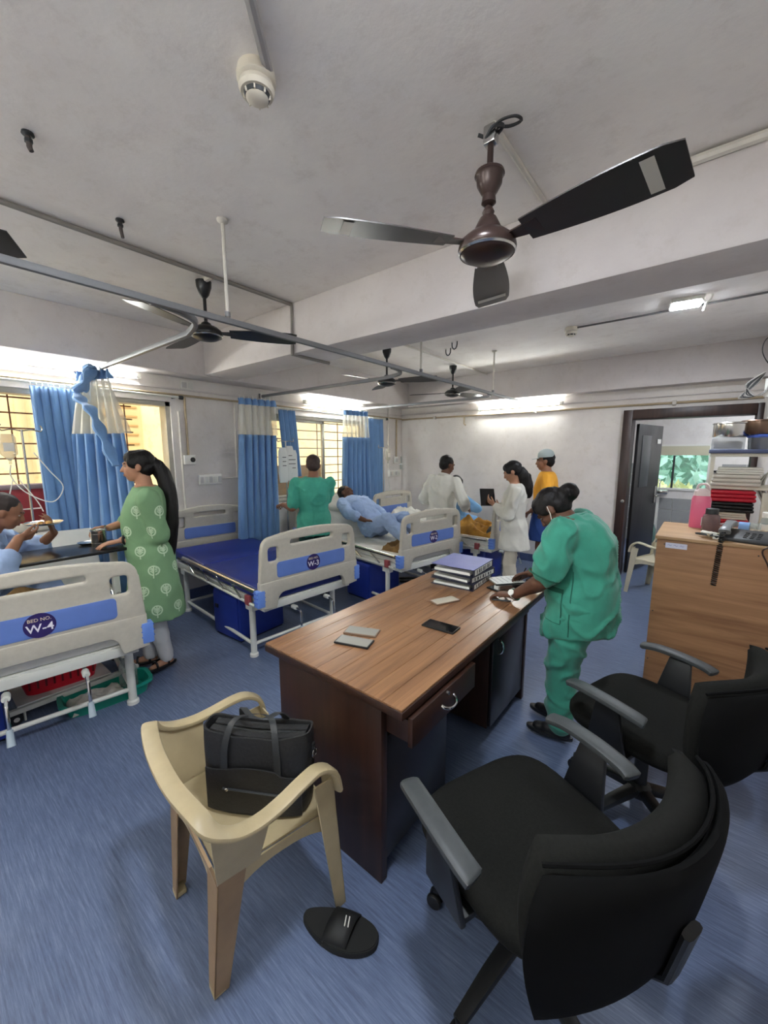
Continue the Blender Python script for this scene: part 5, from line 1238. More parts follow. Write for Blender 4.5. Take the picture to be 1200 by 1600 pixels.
t = MB(); loft(t, skirt(p, 0.645, 1.10, 1.0, fwd=0.02)); p.sleeves(t, 0.74, 0, 0.050, 0.050)
tu = p.garment('tunic', M_scrub, t, 0.010, 6, 0.014, 7.5, 0.8)
p.trousers('trousers', M_scrub, 0.066, 0.054, 0.044, 0.92, amp=0.010)
p.hair('bun'); p.shoe(M_black)
a, b = p.J['shL'], p.J['elL']; wrap_band(tu, 'sleeve_cuff', M_scrubl, a, b, 0.86, 0.079, 0.004)
a, b = p.J['elL'], p.J['wrL']
wt = wrap_band(p.o, 'wrist_watch', M_steel, a, b, 0.95, 0.031, 0.006); MB().lathe([(0.017, -0.004), (0.018, 0), (0.017, 0.004)], n=20, mtx=Matrix.Translation(a.lerp(b, 0.95) + Vector((-0.012, -0.030, 0.018))) @ Euler((R(60), 0, R(-20))).to_matrix().to_4x4()).build('watch_face', M_whitep, wt)
# collar, pocket, mask loop
cn = p.neck; sp_ = p.sp
cl = [cn + p.sp * 0.0 + (p.tl * math.cos(x) * 0.075 + p.tf * (math.sin(x) * 0.07)) + sp_ * (-0.012 + 0.02 * -math.sin(x)) for x in [2 * PI * k / 24 for k in range(24)]]
MB().tube(cl, 1.0, 10, closed=True, flat=(0.018, 0.035)).build('collar', M_scrub, tu)
surf_patch(tu, (-0.105, -1.0, 0.90), (0, 1, 0), 0.14, 0.020, M_scrubl, tu, 'pocket_band', 0.006)
surf_patch(tu, (-0.105, -1.0, 0.81), (0, 1, 0), 0.13, 0.16, M_scrub, tu, 'pocket', 0.006)
for dx in (-0.068, 0.068): surf_patch(tu, (-0.105 + dx, -1.0, 0.81), (0, 1, 0), 0.005, 0.16, M_scrubl, tu, 'pocket_seam', 0.004)
surf_patch(tu, (-0.105, -1.0, 0.728), (0, 1, 0), 0.135, 0.005, M_scrubl, tu, 'pocket_seam', 0.004)
surf_patch(tu, (0.005, -1.0, 0.84), (0, 1, 0), 0.006, 0.34, M_scrubl, tu, 'side_seam', 0.002)
MB().tube([p.hp(-0.079, -0.008, 0.02), p.hp(-0.083, 0.01, -0.02), p.hp(-0.06, 0.06, -0.075)], 0.0022, 6).build('mask_loop', M_whitep, p.o)
MB().ell(p.hp(0, 0.062, -0.085), (0.045, 0.03, 0.02), bmat(*p.hb())).build('face_mask', mat('surgical mask', (150, 190, 200), 0.8), p.o)
o = tag(MB().tube([(-0.868, 2.472, 0.782), (-0.835, 2.49, 0.87)], [0.002, 0.0045], 8).build('pen', M_black), 'dark pen held upright by the nurse writing at the desk', 'pen')
o = tag(MB().tube([(-0.885, 2.09, 0.7665), (-0.79, 2.13, 0.7665)], 0.005, 8).build('pen', M_dark), 'dark pen lying under the leaning nurse\'s near hand', 'pen')

# --- woman in the green kurta
def kurta_mat():
    m = mat('green kurta cotton', (116, 152, 112), 0.85, var=0.06, scale=6, bump=0.25, bscale=18)
    m2 = mat('kurta leaf print', (186, 208, 176), 0.85); return m, m2
M_kurta, M_print = kurta_mat()
p = Person('woman in a green printed kurta with long black hair, standing between the beds', (-3.09, 1.13, 0), (-0.30, -0.95, 0), 1.62, S_mid,
           (-3.09, 1.14, 0.88), (-3.09, 1.125, 1.13), (-3.085, 1.135, 1.355), (-3.105, 1.105, 1.505), (-0.40, -0.91, -0.03), w=1.08, dep=1.2)
p.arm('L', (-3.10, 0.965, 1.0), (0.55, 0.75, -0.45), (-0.30, -0.93, -0.14), (0, 0, -1), curls=(0.2, 0.22, 0.25, 0.3))
p.arm('R', (-3.40, 0.98, 1.05), (-0.5, 0.8, -0.3), (-0.05, -1, -0.05), (0.6, 0, -0.8), curl=0.55)
p.leg('L', (-3.02, 1.155, 0.0), toe=(0.1, -0.99, 0)); p.leg('R', (-3.15, 1.09, 0), toe=(-0.45, -0.9, 0))
p.build(0.0065)
t = MB(); loft(t, skirt(p, 0.42, 1.10, 1.18)); p.sleeves(t, 1.0, 0.5, 0.046, 0.040, 0.034)
ku = p.garment('kurta', M_kurta, t, 0.010, 7, 0.007, 7.0, 0.35)
p.trousers('leggings', mat('white leggings', (206, 206, 206), 0.8, bump=0.2, bscale=30), 0.054, 0.043, 0.030, 0.97, amp=0.003)
p.hair('long'); p.shoe(M_black, True)
hd = p.head + p.base
p.tress([hd + V3(0.02, 0.07, 0.03), hd + V3(0.045, 0.135, -0.05), hd + V3(0.09, 0.16, -0.22), hd + V3(0.115, 0.15, -0.42), hd + V3(0.11, 0.135, -0.66)], [0.05, 0.056, 0.05, 0.046, 0.016], 'long_hair')
MB().lathe([(0.045, -0.01), (0.05, 0), (0.045, 0.01)], n=18, mtx=Matrix.Translation(p.head + V3(0.04, 0.115, -0.01)) @ Euler((R(70), 0, R(-10))).to_matrix().to_4x4()).build('hair_tie', M_black, p.hairo)
a, b = p.J['elL'], p.J['wrL']; wt = wrap_band(p.o, 'watch_strap', M_black, a, b, 0.93, 0.029, 0.009); MB().box(a.lerp(b, 0.93) + V3(0.018, 0.0, 0.026), (0.03, 0.034, 0.012), R(10), 0, R(35)).build('watch_face', M_blackp, wt, bevel=0.003)
# leaf print on the kurta: thin appliques that follow the cloth surface
def on_surface(ob, origin, direction):
    hit, loc, nor, idx = ob.ray_cast(Vector(origin), Vector(direction)); return (loc, nor) if hit else (None, None)
def leaf_print(ob, origin, direction, size, parent):
    loc, nor = on_surface(ob, origin, direction)
    if loc is None: return
    r = Vector((0, 0, 1)).cross(nor); r = r.normalized() if r.length > 0.1 else Vector((1, 0, 0)); u = nor.cross(r).normalized()
    pts = []
    for k in range(20):
        a = 2 * PI * k / 20; rr = size * (0.62 + 0.12 * math.cos(a * 1) if False else 0.6 * (1 - 0.28 * math.sin(a)))
        pts.append((rr * math.cos(a), rr * math.sin(a) * 1.05))
    vs = []; fs = []
    def pr(x, y):
        q = loc + r * x + u * y + nor * 0.03; h, l2, n2, i2 = ob.ray_cast(q, -nor)
        return (l2 + nor * 0.0014) if h and (l2 - q).length < 0.08 else (loc + r * x + u * y + nor * 0.001)
    # outline ring and ribs (leaf with a stem)
    m_ = MB()
    def strip(P, wd):
        vs = []; fs = []
        for i, (x, y) in enumerate(P):
            x0, y0 = P[max(i - 1, 0)]; x1, y1 = P[min(i + 1, len(P) - 1)]; dx, dy = x1 - x0, y1 - y0; l = math.hypot(dx, dy) or 1
            vs.append(pr(x - dy / l * wd, y + dx / l * wd)); vs.append(pr(x + dy / l * wd, y - dx / l * wd))
        for i in range(len(P) - 1): fs.append((2 * i, 2 * i + 1, 2 * i + 3, 2 * i + 2))
        m_.add(vs, fs)
    strip(pts + [pts[0]], size * 0.09)
    strip([(0, size * 0.45), (0, 0), (0, -size * 0.95), (0, -size * 1.25)], size * 0.08)
    for sx in (-1, 1):
        for yy in (-0.35, -0.1, 0.12): strip([(0, size * (yy - 0.2)), (sx * size * 0.25, size * (yy + 0.05)), (sx * size * 0.42, size * (yy + 0.12))], size * 0.07)
    return m_.build('leaf_print', M_print, parent, fixn=False)
dg = bpy.context.evaluated_depsgraph_get(); dg.update()
vd = Vector((-0.94, 0.34, 0)); rt = Vector((0.34, 0.94, 0)); row = 0
for z in (0.52, 0.66, 0.80, 0.94, 1.08, 1.22):
    for k in (-2, -1, 0, 1, 2):
        x = k * 0.135 + (0.065 if row % 2 else 0.0)
        leaf_print(ku, rt * x - vd * 1.0 + V3(0, 0.01, z), vd, 0.050, ku)
    row += 1

# --- attendant in green scrubs seen from behind
vd = Vector((-0.755, 0.656, 0)); lf = Vector((-0.656, -0.755, 0))
M_scrub2 = mat('sea green scrub', (66, 160, 138), 0.85, var=0.08, scale=10, bump=0.3, bscale=18)
p = Person('attendant in green scrubs seen from behind, standing by the second window', (-3.36, 2.93, 0), vd, 1.60, S_tan,
           (-3.36, 2.93, 0.86), (-3.36, 2.93, 1.10), (-3.355, 2.925, 1.325), (-3.37, 2.945, 1.465), (-0.78, 0.62, -0.1), w=1.05, dep=1.2)
p.arm('L', (-3.70, 2.77, 1.015), (0.35, -0.3, -0.9), (-0.9, 0.1, -0.1), (0.2, 0.3, -1), curl=0.8)
p.arm('R', (-3.62, 3.10, 1.0), (0.3, 0.5, -0.8), (-0.9, 0.4, -0.1), (0, 0, -1))
p.leg('L', (-3.42, 2.84, 0)); p.leg('R', (-3.29, 3.02, 0))
p.build(0.008)
t = MB(); loft(t, skirt(p, 0.70, 1.14, 1.06)); p.sleeves(t, 0.85, 0, 0.043, 0.042)
p.garment('scrub_top', M_scrub2, t, 0.011, 6, 0.009); p.trousers('trousers', mat('dark green trousers', (24, 66, 60), 0.85), 0.056, 0.048, 0.040)
p.hair('short', mat('dark brown hair', (56, 40, 34), 0.6, bump=0.2, bscale=90)); p.shoe(M_black)

# --- patient reclining on bed W-2
bd = Vector((-0.988, 0.156, 0)); by = Vector((0.156, 0.988, 0)); F2 = Vector((-2.12, 3.46, 0))
L2 = lambda x, y, z: tuple(F2 + bd * x + by * y + Vector((0, 0, z)))
M_paj = mat('pale blue pyjama', (150, 172, 208), 0.85, var=0.06, scale=20, bump=0.35, bscale=18)
bdir = (bd * math.cos(R(34)) + V3(0, 0, math.sin(R(34))))
p = Person('patient in pale blue pyjamas reclining on bed W-2', L2(1.0, 0, 0.585), -bd, 1.62, S_dark,
           L2(0.98, 0.02, 0.71), L2(1.24, 0.02, 0.90), L2(1.42, 0.02, 1.00), L2(1.53, 0.02, 1.075), (0.75, 0.3, 0.55), w=1.0, dep=1.1, face_up=(-0.6, 0.1, 0.75))
p.arm('L', L2(0.82, 0.27, 0.70), (0, 0.7, -0.3), tuple(-bd), (0, 0, -1)); p.arm('R', L2(0.90, -0.18, 0.82), (0, -0.7, -0.1), tuple(-bd + by * 0.5), (0, 0, -1))
p.leg('L', L2(0.27, 0.12, 0.60), (0, 0.2, 1), (0.5, 0, 0.86)); p.leg('R', L2(0.27, -0.09, 0.60), (0, -0.2, 1), (0.5, 0, 0.86))
p.build(0.0085)
t = MB(); loft(t, p.torso_rings(1.12)); p.sleeves(t, 1.0, 0.5, 0.046, 0.042, 0.036)
p.garment('pyjama_shirt', M_paj, t, 0.012, 5, 0.010, 12, 1.0); p.trousers('pyjama_trousers', M_paj, 0.064, 0.05, 0.044, 0.80, amp=0.011)
p.hair('short')

# --- doctor in white coat, back to the camera
M_coat = mat('white coat cotton', (206, 204, 194), 0.85, var=0.05, bump=0.3, bscale=14)
p = Person('doctor in a white coat seen from behind between beds W-2 and the far bed', (-2.43, 4.14, 0), (0.12, 0.99, 0), 1.58, S_dark,
           (-2.43, 4.14, 0.86), (-2.43, 4.14, 1.10), (-2.415, 4.15, 1.325), (-2.40, 4.19, 1.455), (0.42, 0.85, -0.28), w=1.02, dep=1.15)
p.arm('R', (-2.17, 4.24, 0.95), (0.6, -0.8, -0.3), (0.1, 0.9, -0.2), (-1, 0, -0.3)); p.arm('L', (-2.60, 4.36, 0.98), (-0.6, -0.8, -0.3), (0.2, 0.9, -0.1), (0.5, 0, -1))
p.leg('L', (-2.50, 4.13, 0)); p.leg('R', (-2.35, 4.14, 0)); p.build(0.009)
t = MB(); loft(t, skirt(p, 0.52, 1.18, 1.22)); p.sleeves(t, 1.0, 0.8, 0.042, 0.038, 0.033)
co = p.garment('white_coat', M_coat, t, 0.012, 6, 0.012, 8, 0.3); p.trousers('trousers', mat('black trousers', (28, 27, 30), 0.8), 0.05, 0.045, 0.04); p.hair('short'); p.shoe(M_black)
cl = [p.neck + (p.tl * math.cos(x) * 0.068 + p.tf * math.sin(x) * 0.06) + p.sp * (0.0 - 0.02 * math.sin(x)) for x in [2 * PI * k / 20 for k in range(20)]]
MB().tube(cl, 1.0, 8, closed=True, flat=(0.016, 0.045)).build('collar', M_coat, co)

# --- woman in blue sitting on the far side of the far bed
p = Person('woman in blue with dark hair bending behind the doctor in white', (-2.80, 5.14, 0.585), (0.45, 0.89, 0), 1.55, S_mid,
           (-2.80, 5.14, 0.70), (-2.79, 5.13, 0.88), (-2.775, 5.10, 1.05), (-2.755, 5.085, 1.165), (0.80, -0.35, -0.45), w=0.95)
p.arm('L', (-2.85, 5.28, 0.74), (-1, 0.2, 0)); p.arm('R', (-2.62, 4.98, 0.86), (0.6, 0.2, -0.7), (0.8, -0.3, 0.1), (0.2, -0.3, 0.9), curl=0.5)
p.leg('L', (-2.72, 5.55, 0.18), (0, 1, 1)); p.leg('R', (-2.58, 5.52, 0.18), (0, 1, 1)); p.build(0.009)
M_bluek = mat('light blue cotton', (112, 160, 206), 0.85, bump=0.2); t = MB(); loft(t, p.torso_rings(1.12)); p.sleeves(t, 1.0, 0.4, 0.046, 0.042, 0.036); p.garment('blue_top', M_bluek, t, 0.012); p.trousers('trousers', M_bluek); p.hair('tied')

# --- woman doctor with a tablet
fd = Vector((-0.94, -0.33, 0))
p = Person('young woman in a white coat reading from a black tablet', (-1.50, 4.05, 0), fd, 1.54, S_mid,
           (-1.50, 4.05, 0.83), (-1.50, 4.05, 1.06), (-1.51, 4.05, 1.275), (-1.545, 4.035, 1.405), (-0.86, -0.28, -0.42), w=0.92, dep=1.05, face_up=(-0.35, -0.1, 0.93))
p.arm('L', (-1.69, 3.97, 1.045), (0.5, -0.5, -0.8), (-0.75, -0.1, 0.55), (-0.3, 0.4, 0.8), curl=0.5); p.arm('R', (-1.72, 4.14, 1.03), (0.5, 0.5, -0.8), (-0.7, 0.1, 0.5), (-0.3, 0.2, 0.9), curl=0.5)
p.leg('L', (-1.47, 3.97, 0)); p.leg('R', (-1.53, 4.13, 0)); p.build(0.008)
t = MB(); loft(t, skirt(p, 0.60, 1.14, 1.14)); p.sleeves(t, 1.0, 0.85, 0.041, 0.037, 0.031)
p.garment('white_coat', M_coat, t, 0.011, 6, 0.008, 8, 0.4); p.trousers('cream_trousers', mat('cream cotton', (206, 198, 178), 0.85, bump=0.4, bscale=26), 0.047, 0.043, 0.042, 0.93, amp=0.006); p.shoe(M_black)
p.hair('long'); h = p.head + p.base
p.tress([h + V3(0.05, 0.03, 0.02), h + V3(0.10, 0.05, -0.06), h + V3(0.14, 0.06, -0.17), h + V3(0.15, 0.06, -0.27)], [0.06, 0.07, 0.062, 0.02], 'loose_hair', amp=0.016)
o = thing('tablet', 'black tablet held up by the woman in the white coat', 'tablet', (-1.80, 4.02, 1.125)); e = Vector((0.45, -0.66, 0.6)).to_track_quat('Z', 'Y').to_euler()
q = MB().box((0, 0, 0), (0.155, 0.215, 0.009)); b = q.build('case', M_blackp, o, bevel=0.003); b.rotation_euler = e; b2 = MB().box((0, 0, 0.0052), (0.14, 0.20, 0.001)).build('screen', M_scr, o); b2.rotation_euler = e

# --- man with a cap
M_yel = mat('mustard yellow jersey', (226, 160, 44), 0.8, bump=0.2); M_royal = mat('royal blue cotton', (38, 72, 140), 0.8, bump=0.3)
p = Person('man in a grey cap, yellow top and blue shorts near the far wall', (-1.47, 4.97, 0), (-0.95, -0.30, 0), 1.66, S_tan,
           (-1.47, 4.97, 0.90), (-1.47, 4.97, 1.13), (-1.475, 4.965, 1.365), (-1.505, 4.955, 1.50), (-0.95, -0.30, -0.08), w=1.0, dep=1.1)
p.arm('L', (-1.56, 4.74, 0.92), (0.6, -0.6, -0.4)); p.arm('R', (-1.60, 5.17, 0.90), (0.6, 0.6, -0.4)); p.leg('L', (-1.44, 4.87, 0)); p.leg('R', (-1.50, 5.07, 0)); p.build(0.009)
t = MB(); rg = skirt(p, 0.74, 1.12, 1.05); loft(t, rg); p.sleeves(t, 0.8, 0, 0.042, 0.040); p.garment('yellow_top', M_yel, t, 0.012)
t = MB(); loft(t, skirt(p, 0.55, 1.20, 1.12)[:4]); p.garment('blue_shorts', M_royal, t, 0.012, 4); p.hair('short'); p.shoe(M_black)
r_, f_, u_ = p.hb(); B = bmat(r_, f_, u_).to_4x4(); cap = MB(); cap.lathe([(0.094, 0.0), (0.096, 0.02), (0.086, 0.055), (0.06, 0.085), (0.02, 0.098), (0.002, 0.099)], n=24, mtx=Matrix.Translation(p.hp(0, -0.012, 0.045)) @ B)
cp = cap.build('cap', mat('grey cap cotton', (160, 170, 168), 0.85), p.o); br = [(0.07 * math.cos(a), 0.075 + 0.085 * math.sin(a)) for a in [PI * k / 14 for k in range(15)]]
MB().prism(br, 0.007, Matrix.Translation(p.hp(0, -0.012, 0.048)) @ B @ Euler((R(-8), 0, 0)).to_matrix().to_4x4()).build('cap_brim', MATS['grey cap cotton'], cp, bevel=0.002)

# --- patient eating in bed W-4
p = Person('patient in pale blue pyjamas bending over a plate in bed W-4', (-3.42, 0.22, 0.585), (0.15, 0.99, 0), 1.58, S_tan,
           (-3.44, 0.20, 0.70), (-3.42, 0.27, 0.92), (-3.40, 0.34, 1.12), (-3.375, 0.43, 1.235), (0.25, 0.88, -0.40), w=1.0, dep=1.1, face_up=(0.1, 0.35, 0.93))
p.arm('L', (-3.42, 0.66, 1.06), (-0.6, 0.2, -0.9), (0.45, -0.2, 0.85), (0.2, -0.6, 0.7), curl=0.4); p.arm('R', (-3.12, 0.44, 1.10), (0.7, -0.3, -0.6), (-0.5, 0.75, 0.05), (-0.4, -0.5, 0.5), curl=0.5)
p.leg('L', (-3.10, 0.62, 0.60), (-0.3, 0.8, 0.15), (0.9, 0.3, 0)); p.leg('R', (-2.85, 0.40, 0.60), (0.3, -0.6, 0.1), (0.9, 0.3, 0)); p.build(0.0075)
t = MB(); loft(t, p.torso_rings(1.16)); p.sleeves(t, 1.0, 0.35, 0.05, 0.046, 0.042); p.garment('pyjama_shirt', M_paj, t, 0.011, 5, 0.012, 11, 1.0)
p.hair('short', mat('short dark hair', (44, 34, 32), 0.6, bump=0.2, bscale=120)); p.trousers('pyjama_trousers', M_paj, 0.06, 0.05, 0.042, 0.9)
# ------------------------------------------------------------------ bedding
def mound(name, label, cat, c, size, h, m, seed, rz=0, fold=(10, 6), n=34, edge=0.35, base=0.004, noise_s=9.0, ridge=0.5, group=None):
    """rumpled cloth heap: closed mesh with sharp-ish folds"""
    a, b = size; vs = []; fs = []
    for j in range(n + 1):
        for i in range(n + 1):
            u = -1 + 2 * i / n; v = -1 + 2 * j / n
            e = max(0.0, 1 - max(abs(u), abs(v)) ** 4); rr = 1 + 0.14 * noise.noise(Vector((u * 2, v * 2, seed)))
            q = Vector((u * a * noise_s, v * b * noise_s, seed * 3.1))
            z = h * (0.35 + 0.5 * noise.noise(q * 0.5 + Vector((3, 1, 0)))) + h * ridge * (1 - abs(noise.noise(q)) * 2.2) + h * 0.2 * noise.noise(q * 2.4)
            vs.append((u * a * rr, v * b * rr, base + max(0.002, z) * e ** edge))
    K = len(vs); vs += [(x, y, 0) for x, y, z in vs]
    for j in range(n):
        for i in range(n): p0 = j * (n + 1) + i; fs.append((p0, p0 + 1, p0 + n + 2, p0 + n + 1)); fs.append((K + p0, K + p0 + n + 1, K + p0 + n + 2, K + p0 + 1))
    rim = [i for i in range(n + 1)] + [j * (n + 1) + n for j in range(1, n + 1)] + [n * (n + 1) + i for i in range(n - 1, -1, -1)] + [j * (n + 1) for j in range(n - 1, 0, -1)]
    for q in range(len(rim)): x, y = rim[q], rim[(q + 1) % len(rim)]; fs.append((x, K + x, K + y, y))
    return tag(MB().add(vs, fs).build(name, m, loc=c, rz=rz, smooth=80), label, cat, group)
M_ochre = mat('ochre blanket', (172, 124, 44), 0.9, col2=(120, 84, 32), scale=9, bump=0.3, bscale=30); M_brownc = mat('brown blanket', (128, 98, 58), 0.9, var=0.2, scale=8, bump=0.3, bscale=30)
mound('blanket', 'crumpled ochre blanket heaped on the foot of the far bed', 'blanket', (-2.17, 4.70, 0.587), (0.27, 0.26), 0.21, M_ochre, 4, noise_s=6, ridge=0.3)
mound('blanket', 'flat ochre blanket end trailing beside the heap on the far bed', 'blanket', (-2.56, 4.78, 0.587), (0.17, 0.22), 0.12, M_ochre, 8, noise_s=7)
mound('bed_sheet', 'rumpled white sheet thrown back at the head of the far bed', 'bed sheet', (-3.28, 4.80, 0.587), (0.36, 0.36), 0.20, M_sheet, 12, noise_s=5)
mound('dark_cloth', 'small black cloth at the end of the ochre blanket', 'cloth', (-1.93, 4.58, 0.587), (0.07, 0.12), 0.15, M_black, 15)
mound('blanket', 'brown blanket by the feet of the patient on bed W-2', 'blanket', (-2.42, 3.36, 0.587), (0.16, 0.20), 0.11, M_brownc, 21, noise_s=7)
mound('blanket', 'brown striped blanket over the lap of the patient in bed W-4', 'blanket', (-2.98, 0.36, 0.587), (0.38, 0.34), 0.26, M_brownc, 27, noise_s=5, ridge=0.35)
# hanging sheet side on the far bed
v = []; f = []
for i in range(31):
    u = i / 30; x = -3.5 + 1.66 * u
    for k in range(5):
        w_ = k / 4; v.append((x, 4.30 + 0.05 * u * 0 - 0.012 * math.sin(u * 25 + 2 * w_) * w_ - 0.03 * min(1, w_ * 3), 0.592 - w_ * (0.13 + 0.05 * math.sin(u * 11))))
for i in range(30):
    for k in range(4): a = i * 5 + k; f.append((a, a + 1, a + 6, a + 5))
tag(solid(MB().add([(x - 0.07 * 0, y + 0.075 - (x + 1.8) * 0.052, z) for x, y, z in v], f).build('sheet_drape', M_sheet, fixn=False), 0.004), 'white sheet edge hanging over the near side of the far bed', 'bed sheet')
o = thing('pillow', 'white pillow on bed W-2 behind the reclining patient', 'pillow', L2(1.62, 0.0, 0.93), 0)
pm = cushion((0, 0, 0), 0.16, 0.26, 0.10, 0.6).build('cushion', M_sheet, o, smooth=70); pm.rotation_euler = (0, R(34), R(-9))
# ------------------------------------------------------------------ overbed table with its things
ot = thing('overbed_table', 'black topped overbed table reaching across bed W-4', 'table', (-3.25, 0.70, 0))
M_ottop = mat('black laminate top', (30, 30, 32), 0.25, var=0.1)
MB().bb((-0.20, -0.38, 0.935), (0.20, 0.31, 0.955)).build('table_top', M_ottop, ot, bevel=0.006, segs=3)
MB().bb((-0.03, -0.10, 0.915), (0.03, 0.27, 0.935)).build('top_support', M_white, ot)
MB().bb((-0.022, 0.225, 0.08), (0.022, 0.265, 0.92)).build('column', M_white, ot, bevel=0.003)
for s in (-1, 1):
    b = MB().bb((s * 0.20 - 0.015, -0.42, 0.065), (s * 0.20 + 0.015, 0.27, 0.095)).build('base_bar', M_white, ot, bevel=0.003)
    for y in (-0.39, 0.24):
        MB().lathe([(0.03, -0.011), (0.033, -0.006), (0.033, 0.006), (0.03, 0.011)], n=18, mtx=Matrix.Translation((s * 0.20, y, 0.033)) @ Euler((0, R(90), 0)).to_matrix().to_4x4()).build('castor', M_blackp, b)
        MB().lathe([(0.014, -0.0125), (0.014, 0.0125)], n=14, mtx=Matrix.Translation((s * 0.20, y, 0.033)) @ Euler((0, R(90), 0)).to_matrix().to_4x4()).build('castor_hub', M_whitep, b)
MB().bb((-0.20, 0.23, 0.066), (0.20, 0.26, 0.094)).build('base_cross', M_white, ot)
j = thing('steel_jar', 'stainless steel jar with a spoon on the overbed table', 'jar', (-3.27, 0.875, 0.955)); MB().lathe([(0.044, 0), (0.046, 0.004), (0.046, 0.10), (0.049, 0.104), (0.049, 0.112), (0.045, 0.112), (0.043, 0.104), (0.043, 0.006), (0.001, 0.005)], n=28).build('body', M_steel, j)
for z in (0.022, 0.086): MB().lathe([(0.0463, z - 0.002), (0.0475, z), (0.0463, z + 0.002)], n=28, cap=False).build('ridge', M_steel, j)
MB().tube([(0.01, 0.0, 0.012), (0.035, 0.03, 0.125), (0.04, 0.035, 0.145)], [0.004, 0.004, 0.007], 8).build('spoon', M_steel, j)
d = thing('steel_dish', 'small steel dish beside the jar on the overbed table', 'dish', (-3.38, 0.83, 0.955)); MB().lathe([(0.03, 0), (0.045, 0.004), (0.055, 0.014), (0.058, 0.015), (0.046, 0.009), (0.001, 0.006)], n=28).build('bowl', M_steel, d)
b = thing('bread_roll', 'piece of bread in the hand of the woman in green kurta', 'bread', (-3.30, 0.885, 1.03)); MB().ell((0, 0, 0), (0.03, 0.02, 0.014)).ell((0.02, 0.01, 0.006), (0.018, 0.016, 0.012)).build('crumb', mat('bread', (206, 170, 120), 0.9, var=0.15, scale=40), b)
pl = thing('steel_plate', 'steel plate of food held up by the patient in bed W-4', 'plate', (-3.33, 0.60, 1.135)); MB().lathe([(0.06, 0), (0.085, 0.004), (0.10, 0.016), (0.104, 0.017), (0.09, 0.009), (0.001, 0.005)], n=32).build('dish', M_steel, pl)
MB().ell((0.02, 0.02, 0.014), (0.02, 0.018, 0.012)).ell((-0.03, -0.01, 0.010), (0.018, 0.015, 0.01)).build('food', mat('food', (196, 150, 90), 0.9, var=0.3, scale=60), pl)
# ------------------------------------------------------------------ basins under bed W-4
def tub(name, label, cat, loc, rz, a, b, h, m, flare=0.85, slots=False):
    o = thing(name, label, cat, loc, rz); vs = []; fs = []; n = 44
    prof = [(0.0, flare * 0.9), (0.0, flare), (h * 0.5, (1 + flare) / 2), (h, 1.0), (h + 0.004, 1.07), (h - 0.012, 1.075), (h - 0.012, 1.09), (h + 0.008, 1.08), (h + 0.006, 0.985), (0.010, flare * 0.96), (0.008, flare * 0.5)]
    for z, s in prof:
        for j_ in range(n): t = 2 * PI * j_ / n; vs.append((a * s * sq(math.cos(t), 0.45), b * s * sq(math.sin(t), 0.45), z))
    for i in range(len(prof) - 1):
        for j_ in range(n): j2 = (j_ + 1) % n; fs.append((i * n + j_, i * n + j2, (i + 1) * n + j2, (i + 1) * n + j_))
    fs.append(tuple(reversed(range(n)))); fs.append(tuple((len(prof) - 1) * n + j_ for j_ in range(n)))
    MB().add(vs, fs).build('body', m, o, smooth=50)
    if slots:
        for s in (-1, 1):
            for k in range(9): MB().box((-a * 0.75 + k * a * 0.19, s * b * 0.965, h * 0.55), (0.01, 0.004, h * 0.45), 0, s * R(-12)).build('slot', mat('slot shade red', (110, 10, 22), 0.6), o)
    return o
M_red = mat('red plastic', (206, 20, 42), 0.35); M_teal = mat('teal green plastic', (24, 138, 118), 0.35)
tub('basin', 'red plastic basin under bed W-4', 'basin', (-3.20, 0.56, 0.112), R(84), 0.21, 0.13, 0.13, M_red, slots=True)
sh = thing('lower_shelf', 'thin wire rack below bed W-4 carrying the red basin', 'rack', (-3.20, 0.56, 0)); MB().bb((-0.16, -0.24, 0.104), (0.16, 0.24, 0.112)).build('tray', M_white, sh)
for sx in (-1, 1):
    for sy in (-1, 1): MB().tube([(sx * 0.14, sy * 0.21, 0), (sx * 0.14, sy * 0.21, 0.104)], 0.006, 8).build('leg', M_white, sh)
tub('tray', 'teal green plastic tray on the floor under bed W-4', 'tray', (-2.93, 0.74, 0), R(84), 0.235, 0.12, 0.075, M_teal, 0.92)
mound('plastic_wrappers', 'clear wrappers and tissues lying in the teal tray', 'wrappers', (-2.93, 0.68, 0.012), (0.085, 0.15), 0.06, mat('crumpled plastic', (196, 190, 180), 0.3, var=0.2, scale=20), 33, noise_s=14)
M_clear = clear('clear plastic', (232, 238, 236), 0.22, 0.08, (236, 240, 238))
def bottle(name, label, loc, prof, m, cap=None, capm=None, band=None, bandm=None, rot=None):
    o = thing(name, label, 'bottle', loc); 
    if rot: o.rotation_euler = rot
    MB().lathe(prof, n=24).build('body', m, o)
    if cap: MB().lathe([(cap[0], cap[1]), (cap[0], cap[2]), (cap[0] * 0.92, cap[2] + 0.002)], n=20).build('cap', capm, o)
    if band: MB().lathe([(band[0], band[1]), (band[0], band[2])], n=24, cap=False).build('label_band', bandm, o)
    return o
bp = [(0.033, 0), (0.036, 0.006), (0.036, 0.12), (0.034, 0.14), (0.016, 0.175), (0.014, 0.19), (0.014, 0.205)]
bottle('saline_bottle', 'clear bottle standing at the end of the teal tray', (-2.93, 0.885, 0.012), bp, M_clear, (0.015, 0.2, 0.215), M_whitep)
bottle('saline_bottle', 'second clear bottle leaning behind the first in the teal tray', (-2.99, 0.865, 0.012), bp, M_clear, (0.015, 0.2, 0.215), M_whitep)
